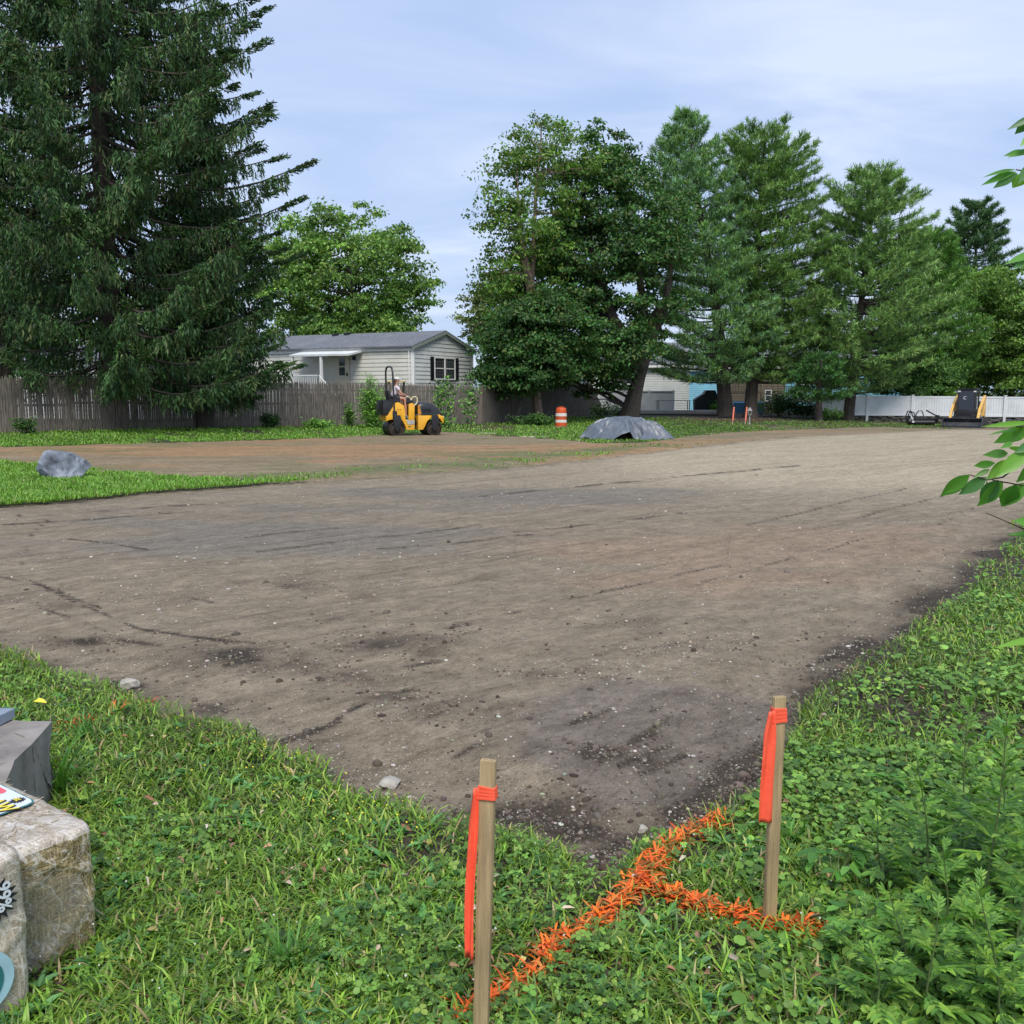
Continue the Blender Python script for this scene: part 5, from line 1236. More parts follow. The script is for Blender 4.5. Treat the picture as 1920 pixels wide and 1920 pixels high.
# ================================================================== FOREGROUND STAKES
M_stake = mat('stake pine', (.37, .27, .14), .75, var=.22, scale=9, stretch=(9, 9, .6), bump=.35, dirt=((.16, .13, .075), 4.0, .5))
M_ribbon = mat('fluorescent ribbon', (.95, .115, .055), .5, var=.07, scale=14, bump=.2)
def ribbon(root, w_, x0, side, z1, z0, y_):
    m = MB(); n_ = 22; vs_ = []; fs = []
    for i in range(n_ + 1):
        t = i / n_; z = z1 + (z0 - z1) * t; wob = .002 * math.sin(t * 7)
        l, r = x0 + side * (.0005 + .002 * t) - w_ * (.55 + .45 * min(1, t * 5)) * (1 if side < 0 else 0), x0 + side * (.0005 + .002 * t) + w_ * (1 if side > 0 else .12) * (.55 + .45 * min(1, t * 5))
        for k in range(5): f = k / 4; vs_.append((l + (r - l) * f + wob, y_ - .006 * math.sin(f * 6 + t * 3) - .004, z))
    for i in range(n_):
        for k in range(4): a = i * 5 + k; fs.append((a, a + 1, a + 6, a + 5))
    m.add(vs_, fs, True); o = m.build('ribbon_tail', M_ribbon, root); s = o.modifiers.new('t', 'SOLIDIFY'); s.thickness = .0008
    return o
def stake(base_px, top_px, label, z0w, z1w, side, z0t, rz_, tail_w):
    B = at(*base_px); B.z = float(surf_lift(np.array([B.x]), np.array([B.y]))[0])
    # top at the same distance
    a, b, c = ray(*top_px); t = B.y / b; T = Vector((a * t, B.y, CH + c * t)); ax = T - B; H = ax.length
    root = empty('survey_stake', B); root.rotation_euler = (Matrix.Rotation(0, 3, 'Z') @ ax.to_track_quat('Z', 'Y').to_matrix()).to_euler()
    root.rotation_mode = 'QUATERNION'; root.rotation_quaternion = Vector((0, 0, 1)).rotation_difference(ax.normalized()) @ Matrix.Rotation(rz_, 3, 'Z').to_quaternion()
    m = MB(); m.box((0, 0, H / 2 - .08), (.036, .019, H + .16)); m.build('stake', M_stake, root, .0012)
    m = MB(); 
    for k in range(4):
        zc = z1w - k * (z1w - z0w) / 3.2 - .006; w2, d2 = .0205 + .0006 * k, .0120 + .0006 * k; q = MB(); m.box((0, 0, zc), (w2 * 2, d2 * 2, (z1w - z0w) / 3.4), M=Matrix.Rotation(R(3 - 2 * k), 3, 'Y'))
    m.build('ribbon_wrap', M_ribbon, root, .001)
    ribbon(root, tail_w, side * .019, side, z1w - .005, z0t, -.012)
    return tag(root, label, 'stake')
s1 = stake((1441, 1766), (1461, 1306), 'wooden survey stake with hanging orange ribbon on the right, painted grass round its foot', .655, .690, -1, .345, R(12), .036)
s2 = stake((901, 2010), (916, 1425), 'wooden survey stake with long orange ribbon hanging down its left side, nearest the camera', .655, .68, -1, .245, R(-16), .020)

# ================================================================== STRAW BALES AND STONE SLAB
def straw_mat(name, ca, cb, whiten):
    m, t, p = newmat(name); tcn = t.nodes.new('ShaderNodeTexCoord'); src = None; hs = []
    for k, (rot, sc) in enumerate((((0.3, .2, .5), (3, 34, 34)), ((1.1, .7, -.4), (30, 3, 30)), ((.2, 1.3, .9), (30, 30, 3)))):
        mpn = t.nodes.new('ShaderNodeMapping'); mpn.inputs['Rotation'].default_value = rot; mpn.inputs['Scale'].default_value = sc; t.links.new(tcn.outputs['Object'], mpn.inputs[0])
        n = t.nodes.new('ShaderNodeTexNoise'); n.inputs['Scale'].default_value = 3.6; n.inputs['Detail'].default_value = 4; n.inputs['Distortion'].default_value = 1.2; t.links.new(mpn.outputs[0], n.inputs['Vector']); hs.append(n.outputs['Fac'])
    a = t.nodes.new('ShaderNodeMath'); a.operation = 'MAXIMUM'; t.links.new(hs[0], a.inputs[0]); t.links.new(hs[1], a.inputs[1])
    b = t.nodes.new('ShaderNodeMath'); b.operation = 'MAXIMUM'; t.links.new(a.outputs[0], b.inputs[0]); t.links.new(hs[2], b.inputs[1])
    r = t.nodes.new('ShaderNodeValToRGB'); r.color_ramp.elements[0].position = .50; r.color_ramp.elements[1].position = .70; r.color_ramp.elements[0].color = (*ca, 1); r.color_ramp.elements[1].color = (*cb, 1); t.links.new(b.outputs[0], r.inputs[0])
    n2 = t.nodes.new('ShaderNodeTexNoise'); n2.inputs['Scale'].default_value = 4.5; n2.inputs['Detail'].default_value = 4; t.links.new(tcn.outputs['Object'], n2.inputs['Vector'])
    r2 = t.nodes.new('ShaderNodeValToRGB'); r2.color_ramp.elements[0].position = .45; r2.color_ramp.elements[1].position = .65; t.links.new(n2.outputs['Fac'], r2.inputs[0])
    ml = t.nodes.new('ShaderNodeMath'); ml.operation = 'MULTIPLY'; ml.inputs[1].default_value = whiten; t.links.new(r2.outputs[0], ml.inputs[0])
    x = t.nodes.new('ShaderNodeMix'); x.data_type = 'RGBA'; t.links.new(ml.outputs[0], x.inputs[0]); t.links.new(r.outputs[0], x.inputs[6]); x.inputs[7].default_value = (.56, .53, .50, 1)  # patches of the straw colour are mixed towards a pale whitish grey
    # whitish streaks painted into the colour for the sheen on the film's creases
    mc = t.nodes.new('ShaderNodeMapping'); mc.vector_type = 'TEXTURE'; mc.inputs['Rotation'].default_value = (.7, .5, .6); mc.inputs['Scale'].default_value = (.5, .09, .12); t.links.new(tcn.outputs['Object'], mc.inputs[0])
    nc = t.nodes.new('ShaderNodeTexNoise'); nc.inputs['Scale'].default_value = 1.6; nc.inputs['Detail'].default_value = 4; nc.inputs['Distortion'].default_value = .5; t.links.new(mc.outputs[0], nc.inputs['Vector'])
    rc = t.nodes.new('ShaderNodeValToRGB'); rc.color_ramp.elements[0].position = .47; rc.color_ramp.elements[0].color = (0, 0, 0, 1); rc.color_ramp.elements[1].position = .50; rc.color_ramp.elements[1].color = (.55, .55, .55, 1); ec = rc.color_ramp.elements.new(.53); ec.color = (0, 0, 0, 1); t.links.new(nc.outputs['Fac'], rc.inputs[0])
    xc = t.nodes.new('ShaderNodeMix'); xc.data_type = 'RGBA'; t.links.new(rc.outputs[0], xc.inputs[0]); t.links.new(x.outputs[2], xc.inputs[6]); xc.inputs[7].default_value = (.72, .70, .66, 1); t.links.new(xc.outputs[2], p.inputs['Base Color'])
    p.inputs['Roughness'].default_value = .42; p.inputs['Coat Weight'].default_value = 1.0; p.inputs['Coat Roughness'].default_value = .10
    nw = t.nodes.new('ShaderNodeTexNoise'); nw.noise_type = 'RIDGED_MULTIFRACTAL'; nw.inputs['Scale'].default_value = 9; nw.inputs['Detail'].default_value = 3; t.links.new(tcn.outputs['Object'], nw.inputs['Vector'])
    bw = t.nodes.new('ShaderNodeBump'); bw.inputs['Strength'].default_value = .6; bw.inputs['Distance'].default_value = .012; t.links.new(nw.outputs['Fac'], bw.inputs['Height']); t.links.new(bw.outputs[0], p.inputs['Coat Normal'])
    bp_ = t.nodes.new('ShaderNodeBump'); bp_.inputs['Strength'].default_value = .7; bp_.inputs['Distance'].default_value = .006; t.links.new(b.outputs[0], bp_.inputs['Height']); t.links.new(bp_.outputs[0], p.inputs['Normal'])
    return m
M_st1 = straw_mat('straw under film', (.34, .275, .20), (.68, .61, .51), .85)
M_st2 = straw_mat('straw bale end', (.13, .095, .035), (.56, .44, .24), .10)
def text_mesh(body, size, extrude=.0006, italic=0.0, bold=0.0):
    cu = bpy.data.curves.new('t', 'FONT'); cu.body = body; cu.size = size; cu.extrude = extrude; cu.shear = italic; cu.offset = bold
    o = bpy.data.objects.new('t', cu); COL.objects.link(o); bpy.context.view_layer.update()
    me = bpy.data.meshes.new_from_object(o.evaluated_get(bpy.context.evaluated_depsgraph_get())); bpy.data.objects.remove(o); me.materials.clear(); return me
def burst(r0, r1, n, th, sx=1, sy=1):
    pts = [((r1 if k % 2 == 0 else r0) * math.cos(math.pi * k / n) * sx, (r1 if k % 2 == 0 else r0) * math.sin(math.pi * k / n) * sy) for k in range(2 * n)]
    return MB().prism(pts, 0, th, 'z')
def bale(name, C0, ln, wd, h, label, seed, body_m):
    """C0: front right top corner foot; length runs along u (away left), width along v (towards the left front)"""
    U = Vector((-.81, .586, 0)); Vv = Vector((-.586, -.81, 0)); c = Vector((*C0, 0)) + U * ln / 2 + Vv * wd / 2
    root = empty(name, (c.x, c.y, .02)); root.rotation_euler = (0, 0, math.atan2(-Vv.y, -Vv.x) - math.pi / 2)   # local x = -U dir, y = -V
    rg = random.Random(seed); bm = bmesh.new(); nx, ny, nz = 44, 30, 34
    bmesh.ops.create_cube(bm, size=2); bmesh.ops.subdivide_edges(bm, edges=bm.edges, cuts=31, use_grid_fill=True)
    for v in bm.verts:
        q = v.co.copy(); hx, hy, hz = ln / 2, wd / 2, h / 2
        # rounded box: superellipsoid blend
        k = 16.0; rr_ = (abs(q.x) ** k + abs(q.y) ** k + abs(q.z) ** k) ** (1 / k); q2 = q / rr_
        q = q2 * .96 + q * .04
        P_ = Vector((q.x * hx, q.y * hy, q.z * hz))
        nn = Vector((q.x ** 5, q.y ** 5, q.z ** 5)).normalized()
        d = mnoise.fractal(P_ * 6 + Vector((seed, 0, 0)), 1, 2, 4) * .0035 + abs(mnoise.noise(P_ * 17 + Vector((0, 0, P_.x * 9)))) * .006 - .002
        P_ += nn * d
        P_ -= nn * .012 * (1 if abs(q.z) > .93 else 0) * 0
        # creases of the plastic on the end face
        if nn.x > .6:
            for (zz0, yy0, s, w_) in ((.10, .0, .7, .012), (-.12, .02, .8, .012), (.16, -.05, -.5, .01)):
                dd = (P_.z - zz0) - s * (P_.y - yy0); P_.x += .008 * math.exp(-(dd / w_) ** 2)
        # sagging bottom edge
        v.co = P_ + Vector((0, 0, h / 2))
    me = bpy.data.meshes.new('straw_block'); bm.to_mesh(me); bm.free(); me.polygons.foreach_set('use_smooth', [True] * len(me.polygons))
    me.materials.append(M_st1); me.materials.append(M_st2)
    for p_ in me.polygons:
        if p_.normal.x > .55 and p_.center.z < h * .93 and name_end(seed): p_.material_index = 1
    link_mesh('straw_block', me, None, root)
    return root, c, U, Vv
def name_end(seed): return seed == 1
b1, c1, U1, V1 = bale('straw_bale', (-1.205, 2.60), .66, .33, .40, '', 1, None)
tag(b1, 'clear-wrapped bale of straw lying at lower left with the printed panel on top', 'straw bale')
b2, c2, U2, V2v = bale('straw_bale', (-1.262, 2.325), .66, .42, .46, '', 2, None)
tag(b2, 'clear-wrapped straw bale at the very edge of the lower left corner with a black starburst', 'straw bale')
def strands(parent, n, seed, faces, cols, m):
    rg = np.random.default_rng(seed); P, D = [], []
    for (o, a, b_, nn) in faces:
        o, a, b_, nn = map(np.array, (o, a, b_, nn)); k = n // len(faces)
        s = rg.uniform(0, 1, (k, 2)); P.append(o + s[:, :1] * a + s[:, 1:] * b_ + nn * rg.uniform(.0005, .004, (k, 1)))
        t = rg.uniform(0, 6.28, k); an, bn = a / np.linalg.norm(a), b_ / np.linalg.norm(b_); D.append(np.cos(t)[:, None] * an + np.sin(t)[:, None] * bn + nn * rg.normal(0, .05, (k, 1)))
    P, D = np.concatenate(P), np.concatenate(D); n_ = len(P)
    Nn = np.concatenate([np.tile(f[3], (n // len(faces), 1)) for f in faces]).astype(float)
    V, Q = leaves(P, D, Nn, rg.uniform(.015, .055, n_), rg.uniform(.0012, .0028, n_), .2, .02, (.1, .9))
    o = npmesh('loose_straw', V, Q, m, parent, tint=tint_n(cols, n_, 6, rg, .2)); o['kind'] = 'stuff'; return o
M_strand = tintmat('straw strand', .6)
sc_ = [(.50, .42, .30), (.40, .32, .2), (.58, .52, .42), (.3, .22, .12)]
strands(b1, 500, 4, [((-.30, -.135, .398), (.55, 0, 0), (0, .27, 0), (0, 0, 1.0)), ], sc_, M_strand)
strands(b1, 700, 5, [((.328, -.135, .04), (0, .27, 0), (0, 0, .31), (1.0, 0, 0)), ], [(.30, .24, .14), (.2, .16, .08), (.42, .36, .25)], M_strand)
# film flap on the end of the first bale
M_film = mat('cloudy film', (.45, .44, .40), .18, var=.1, spec=.6, coat=.5); M_film.node_tree.nodes['Principled BSDF'].inputs['Alpha'].default_value = .18
m = MB(); m.add([(.336, -.15, .36), (.346, .10, .27), (.350, .14, .15), (.342, -.05, .03), (.336, -.16, .02)], [(0, 1, 2, 3, 4)]); m.build('film_flap', M_film, b1)
m = MB(); m.tube([(.318, .135, .375), (.331, .08, .33), (.335, .0, .285), (.334, -.06, .27)], .0025, 5); m.tube([(.334, .12, .06), (.336, -.13, .30)], .0014, 4); m.build('film_seam', M_film, b1)
# printed panel on top: white with teal border. local x towards the end face, y back
M_wh = mat('print white', (.62, .68, .72), .35, var=.04); M_teal = mat('print teal', (.03, .16, .17), .4); M_ylw = mat('print yellow', (.75, .62, .06), .4); M_prb = mat('print black', (.015, .015, .02), .4); M_red = mat('print red', (.75, .10, .13), .4)
zt = .4065
m = MB(); m.prism([(-.315, -.125), (.06, -.125), (.080, -.118), (.088, -.10), (.088, .10), (.080, .118), (.06, .125), (-.315, .125)], zt, zt + .0015, 'z'); lb = m.build('label_border', M_teal, b1)
m = MB(); m.prism([(-.315, -.120), (.058, -.120), (.076, -.114), (.083, -.098), (.083, .098), (.076, .114), (.058, .120), (-.315, .120)], zt + .002, zt + .003, 'z'); lp = m.build('label_panel', M_wh, b1)
def put(me, name, m_, parent, loc, rz_=0, rx_=0, ry_=0):
    o = link_mesh(name, me, m_, parent); o.location = loc; o.rotation_euler = (rx_, ry_, rz_); return o
put(text_mesh('STRAW', .066, .0004, .2, .005), 'lettering_outline', M_prb, lp, (-.135, .022, zt + .0045), 0)
put(text_mesh('STRAW', .066, .0004, .2, .001), 'lettering', M_ylw, lp, (-.135, .022, zt + .0062), 0)
o = burst(.014, .023, 14, .001, 1, 1).build('starburst', M_prb, lp); o.location = (.035, .092, zt + .004)
put(text_mesh('EZ', .018, .0004, 0, .001), 'lettering', M_ylw, lp, (.022, .086, zt + .0062), 0)
m = MB(); m.prism([(-.15, .080), (-.065, .080), (-.055, .088), (-.055, .100), (-.065, .108), (-.15, .108)], zt + .004, zt + .005, 'z'); m.build('red_badge', M_red, lp)
# second bale: starburst with 99 on the end face, teal round mark lower
Mx = Matrix(((0, 0, 1), (1, 0, 0), (0, 1, 0))).to_4x4()      # plane x,y -> y,z on the +x face
def on_end(o, y, z, x, rot=0.0): o.matrix_local = Matrix.Translation((x, y, z)) @ Mx @ Matrix.Rotation(rot, 4, 'Z')
o = burst(.042, .062, 18, .001).build('starburst', M_prb, b2); on_end(o, .118, .352, .3415)
o = link_mesh('lettering', text_mesh('99%', .046, .0004, 0, .001), M_wh, b2); on_end(o, .128, .395, .3435, R(-90))
o = link_mesh('lettering', text_mesh('WEED FREE', .014, .0004), M_wh, b2); on_end(o, .102, .39, .3435, R(-90))
m = MB(); m.prism([(.085 * math.cos(a), .085 * math.sin(a)) for a in np.linspace(0, 2 * math.pi, 32, endpoint=False)], 0, .001, 'z'); o = m.build('round_mark', mat('print light blue', (.35, .55, .62), .4), b2); on_end(o, .070, .15, .3415)
m = MB(); m.prism([(.068 * math.cos(a), .068 * math.sin(a)) for a in np.linspace(0, 2 * math.pi, 32, endpoint=False)], 0, .001, 'z'); o = m.build('round_mark', M_teal, b2); on_end(o, .060, .15, .3435)
strands(b2, 500, 6, [((-.32, -.2, .461), (.63, 0, 0), (0, .4, 0), (0, 0, 1.0)), ], sc_, M_strand)

# stone block and bluestone flag
M_blkst = mat('grey block stone', (.23, .21, .19), .85, var=.3, scale=5, bump=.6, dirt=((.25, .21, .18), 6, .4)); M_blue = mat('bluestone', (.22, .27, .33), .6, var=.25, scale=3, bump=.2, dirt=((.14, .15, .17), 3, .5))
def slab(name, poly, z0, z1, m_, seed, rough_=.008, parent=None):
    bm = bmesh.new(); vs_ = [bm.verts.new((x, y, z0)) for x, y in poly]; f = bm.faces.new(vs_); r = bmesh.ops.extrude_face_region(bm, geom=[f]); [setattr(v.co, 'z', z1) for v in r['geom'] if isinstance(v, bmesh.types.BMVert)]
    bmesh.ops.recalc_face_normals(bm, faces=bm.faces); bmesh.ops.triangulate(bm, faces=bm.faces)
    for _ in range(5): bmesh.ops.subdivide_edges(bm, edges=[e_ for e_ in bm.edges if e_.calc_length() > .035], cuts=1)
    bm.normal_update()
    for v in bm.verts:
        d = mnoise.fractal(v.co * 7 + Vector((seed, 0, 0)), 1, 2, 4) * rough_ * 1.6 + mnoise.noise(v.co * 45) * rough_ * .35
        h_ = abs(v.normal.z); v.co += v.normal * d * (1.6 - h_)
    me = bpy.data.meshes.new(name); bm.to_mesh(me); bm.free(); me.polygons.foreach_set('use_smooth', [True] * len(me.polygons))
    try: me.set_sharp_from_angle(angle=R(35))
    except Exception: pass
    return link_mesh(name, me, m_, parent)
o = slab('stone_block', [(-2.8, 3.0), (-1.95, 2.94), (-1.71, 3.06), (-1.78, 3.24), (-1.80, 3.42), (-1.84, 3.64), (-2.15, 3.70), (-2.8, 3.72)], -.03, .34, M_blkst, 3); tag(o, 'rough grey block of stone in the grass behind the wrapped straw bale', 'stone block')
o = slab('bluestone_flag', [(-2.8, 3.35), (-2.16, 3.42), (-2.02, 3.56), (-2.0, 3.68), (-2.8, 3.74)], .348, .385, M_blue, 5, .003); tag(o, 'smooth bluish flagstone lying on top of the grey stone block', 'flagstone')
q = at(76, 1347); V, Q = leaves(np.array([[q.x - .03, q.y, .09]]), np.array([[1, .05, .02]]), np.array([[0, -.25, 1.0]]), .065, .038, .2, .2)
tag(npmesh('fallen_leaf', V, Q, tintmat('yellow leaf', .6), tint=np.tile([[.75, .62, .05]], (6, 1))), 'single bright yellow fallen leaf beside the bluish flagstone', 'leaf')
# ================================================================== TREES
M_leaf = leafmat('tree leaf', .5, .28, .3)
M_needle = leafmat('needle', .55, .12, .3)
M_bark = mat('grey brown bark', (.075, .062, .05), .95, var=.4, scale=6, stretch=(5, 5, 1), bump=.9)
M_bark_r = mat('reddish bark', (.13, .09, .07), .95, var=.35, scale=6, stretch=(5, 5, 1), bump=.8)
def rows_at(rows, Y):
    """silhouette rows (py, left px, right px) read at distance Y -> arrays z, centre x, radius"""
    z, cx, r = [], [], []
    for py, l, rt in rows:
        a = at_y(l, py, Y); b = at_y(rt, py, Y); z.append(a.z); cx.append((a.x + b.x) / 2); r.append((b.x - a.x) / 2)
    o = np.argsort(z); return np.array(z)[o], np.array(cx)[o], np.array(r)[o]
def bent(A, B, sag, rg, n=6, wob=.05):
    A, B = Vector(A), Vector(B); L_ = (B - A).length; pts = []
    for i in range(n + 1):
        t = i / n; p = A.lerp(B, t); p.z += sag * L_ * 4 * t * (1 - t)
        if 0 < i < n: p += Vector((rg.uniform(-1, 1), rg.uniform(-1, 1), rg.uniform(-1, 1))) * L_ * wob
        pts.append(p)
    return pts
def broadleaf(name, label, Y, rows, base, trunk_r, nclump, per, leafL, cols, seed, trunks=None, group=None, depth=.85, clump=.9, fill=.45, bark=M_bark, weights=None, limbs=70, hollow=None, top_tint=None):
    rg = random.Random(seed); r = np.random.default_rng(seed); nclump = int(nclump * 2.5); per = int(per * .9); clump *= .82; leafL *= .84
    z, cx, rad = rows_at(rows, Y)
    root = empty(name, base)
    zs = np.linspace(z[0], z[-1], 200); wts = np.interp(zs, z, rad) ** 1.4 + .05; wts /= wts.sum()
    zc = r.choice(zs, nclump, p=wts) + r.normal(0, .15, nclump)
    th = r.uniform(0, 2 * np.pi, nclump); R_ = np.interp(zc, z, rad)
    lump = .80 + .40 * vnoise(th * 1.6 + seed, zc * .55 + seed, 3)
    rr_ = R_ * np.minimum(lump, 1.04) * r.uniform(fill * .6, 1.0, nclump) ** .75
    C_ = np.stack([np.interp(zc, z, cx) + rr_ * np.cos(th), Y + rr_ * np.sin(th) * depth, zc], 1)
    if hollow is not None: C_ = C_[~hollow(C_)]
    nclump = len(C_)
    cr_ = np.clip(r.lognormal(-.32, .42, nclump), .3, 1.7) * clump * np.clip(np.interp(C_[:, 2], z, rad) / 2.2, .35, 1)
    k = (per * np.clip((cr_ / clump / .75) ** 1.6, .2, 3) * r.uniform(.6, 1.3, nclump)).astype(int); ci = np.repeat(np.arange(nclump), k); n = len(ci)
    d = nrm(r.normal(0, 1, (n, 3))); d[:, 2] = np.abs(d[:, 2]) * .9 - .28
    P = C_[ci] + d * cr_[ci][:, None] * r.uniform(.15, 1.45, n)[:, None] * np.array([1, 1, .8])
    outw = nrm(P - np.array([np.interp(z.mean(), z, cx), Y, z.mean()]))
    Nn = nrm(d * .5 + outw * .35 + np.array([0, -.15, .6]) + r.normal(0, .7, (n, 3)))
    D = r.normal(0, 1, (n, 3)); D[:, 2] -= .35
    V, Q = leaves(P, D, Nn, r.uniform(.5, 1.25, n) * leafL, r.uniform(.35, .75, n) * leafL, .12, .2)
    T = tint_n(cols, n, 6, r, .22, weights)
    ct = np.clip(r.normal(1, .2, nclump), .6, 1.6)[ci]; T = T * np.repeat(ct, 6)[:, None]
    if top_tint is not None:
        f = sstep(*top_tint[0], V[:, 2])[:, None] * top_tint[2]; T = T * (1 - f) + T.mean(1, keepdims=True) * np.array([top_tint[1]]) * f
    npmesh('crown', V - np.array(root.location)[None], Q, M_leaf, root, tint=T, smooth=False)
    B = Vector(base); m = MB(); ctr = Vector((float(np.interp(z[0] + (z[-1] - z[0]) * .75, z, cx)), Y, z[0] + (z[-1] - z[0]) * .78))
    stems = trunks or [[B - Vector((0, 0, .2)), B.lerp(ctr, .25), B.lerp(ctr, .5), B.lerp(ctr, .75), ctr]]
    segs = []
    for st in stems:
        st = [Vector(q) for q in st]; rs = [trunk_r * (1 - .85 * i / (len(st) - 1)) for i in range(len(st))]; rs[0] *= 1.35
        fine_ = []; fr_ = []
        for i in range(len(st) - 1):
            for t in (0, .33, .66): fine_.append(st[i].lerp(st[i + 1], t) + Vector((rg.uniform(-.04, .04), rg.uniform(-.04, .04), 0))); fr_.append(rs[i] + (rs[i + 1] - rs[i]) * t)
        fine_.append(st[-1]); fr_.append(rs[-1])
        m.tube([q - B for q in fine_], fr_, 9); segs += list(zip(fine_, fr_))
    m.build('trunk', bark, root)
    m = MB(); pick = r.choice(nclump, min(limbs, nclump), replace=False)
    for i in pick:
        c = Vector(C_[i]); cand = [s for s in segs if s[0].z < c.z + .3]; s = min(cand or segs, key=lambda q: (q[0] - c).length + .4 * abs(q[0].z - (c.z - .35 * (c - q[0]).length)))
        rr0 = min(s[1] * .5, .03 + .014 * (c - s[0]).length); pts = bent(s[0], c, .04, rg, 5, .035)
        m.tube([q - B for q in pts], [rr0 * (1 - .8 * j / 5) for j in range(6)], 5, False)
    m.build('limbs', bark, root)
    return tag(root, label, 'tree', group)
def pine(name, label, Y, rows, base, trunk_r, seed, cols, lean_top=None, whorl=.60, nb=8, rise=.16, tuft_n=34, tl=.26, dens=1.0, zmin=None, depth=.9, upper_rise=.55, topz=None):
    rg = random.Random(seed); r = np.random.default_rng(seed); z, cx, rad = rows_at(rows, Y); root = empty(name, base); B = Vector(base)
    top = Vector((float(cx[-1]), Y, float(z[-1]))); tp = [B - Vector((0, 0, .2)), Vector((B.x + (float(cx[len(cx) // 2]) - B.x) * .35, Y, B.z + (top.z - B.z) * .35)), Vector((B.x + (top.x - B.x) * .7, Y, B.z + (top.z - B.z) * .7)), top]
    def trunk_at(zz_):
        for a, b in zip(tp[:-1], tp[1:]):
            if a.z <= zz_ <= b.z: return a.lerp(b, (zz_ - a.z) / (b.z - a.z))
        return tp[-1].copy()
    m = MB(); fp = []; fr_ = []
    for i in range(25):
        t = i / 24; q = trunk_at(tp[0].z + (top.z - tp[0].z) * t); fp.append(q - B); fr_.append(trunk_r * (1 - .93 * t) * (1.3 if i == 0 else 1))
    m.tube(fp, fr_, 9); m.build('trunk', M_bark, root)
    lm = MB(); TP, TD, TW = [], [], []
    zz_ = z[0]
    while zz_ < top.z - .1:
        u = (zz_ - z[0]) / (top.z - z[0]); n_ = max(3, int(nb * (1 - .35 * u) + rg.random())); a0 = rg.uniform(0, 6.28)
        for b_ in range(n_):
            a = a0 + b_ * 6.283 / n_ + rg.uniform(-.35, .35); Rr = float(np.interp(zz_, z, rad)); cxx = float(np.interp(zz_, z, cx))
            Rr *= rg.uniform(.70, 1.06); rs = rise + (upper_rise - rise) * u ** 2 + rg.uniform(-.08, .08); zb = zz_ + rg.uniform(-.2, .2)
            A = trunk_at(zb - rs * Rr * .8); E_ = Vector((cxx + Rr * math.cos(a), Y + Rr * math.sin(a) * depth, zb + rs * Rr * .15 + .05))
            if A.z > E_.z - .1 and u > .8: A = trunk_at(E_.z - .4)
            L_ = (E_ - A).length
            if L_ < .2: continue
            pts = [A.lerp(E_, t) + Vector((0, 0, -L_ * .07 * math.sin(math.pi * t) * (1 if u < .6 else -.4))) for t in (0, .2, .4, .6, .8, 1)]
            lm.tube([q - B for q in pts], [max(.012, .020 * L_ * (1 - .8 * t)) * .8 for t in (0, .2, .4, .6, .8, 1)], 5, False)
            # side twigs in a flat plate
            sd = Vector((-(E_ - A).y, (E_ - A).x, 0)).normalized() if (E_ - A).xy.length > .05 else Vector((1, 0, 0))
            nt_ = int(tuft_n * 1.65 * dens * (.35 + .65 * L_ / 3.6)); start = .22 if u > .3 else .32
            for _ in range(nt_):
                t = start + (1 - start) * rg.random() ** .75; q = A.lerp(E_, t) + Vector((0, 0, -L_ * .07 * math.sin(math.pi * t)))
                wdt = L_ * .34 * (1.08 - t) + .22; s = rg.uniform(-1, 1); q = q + sd * s * wdt + Vector((rg.uniform(-.1, .1), rg.uniform(-.1, .1), rg.uniform(-.07, .13)))
                dr = (E_ - A).normalized() * .8 + sd * s * .7 + Vector((0, 0, .35 + .6 * u + rg.uniform(-.2, .2))); TP.append(q); TD.append(dr); TW.append(rg.uniform(.75, 1.25))
        zz_ += whorl * rg.uniform(.8, 1.2) * (.6 + .4 * (1 - u))
    lm.build('branches', M_bark, root)
    TP, TD, TW = np.array(TP), nrm(np.array(TD)), np.array(TW); n = len(TP); k = 10
    P = np.repeat(TP, k, 0) + np.repeat(TD, k, 0) * r.uniform(-.10, .12, (n * k, 1)); D = nrm(np.repeat(TD, k, 0) * .85 + r.normal(0, .55, (n * k, 3)))
    V, Q = leaves(P, D, nrm(r.normal(0, .5, (n * k, 3)) + np.array([0, 0, 1.0])), np.repeat(TW, k) * tl * 1.2 * r.uniform(.7, 1.15, n * k), tl * .135 * r.uniform(.8, 1.3, n * k), .1, .06, (.2, .75))
    T = tint_n(cols, n, 1, r, .16); T = np.repeat(np.repeat(T, k, 0), 6, 0) * np.repeat(r.uniform(.85, 1.15, n * k), 6)[:, None]
    npmesh('crown', V - np.array(B)[None], Q, M_needle, root, tint=T)
    return tag(root, label, 'tree')
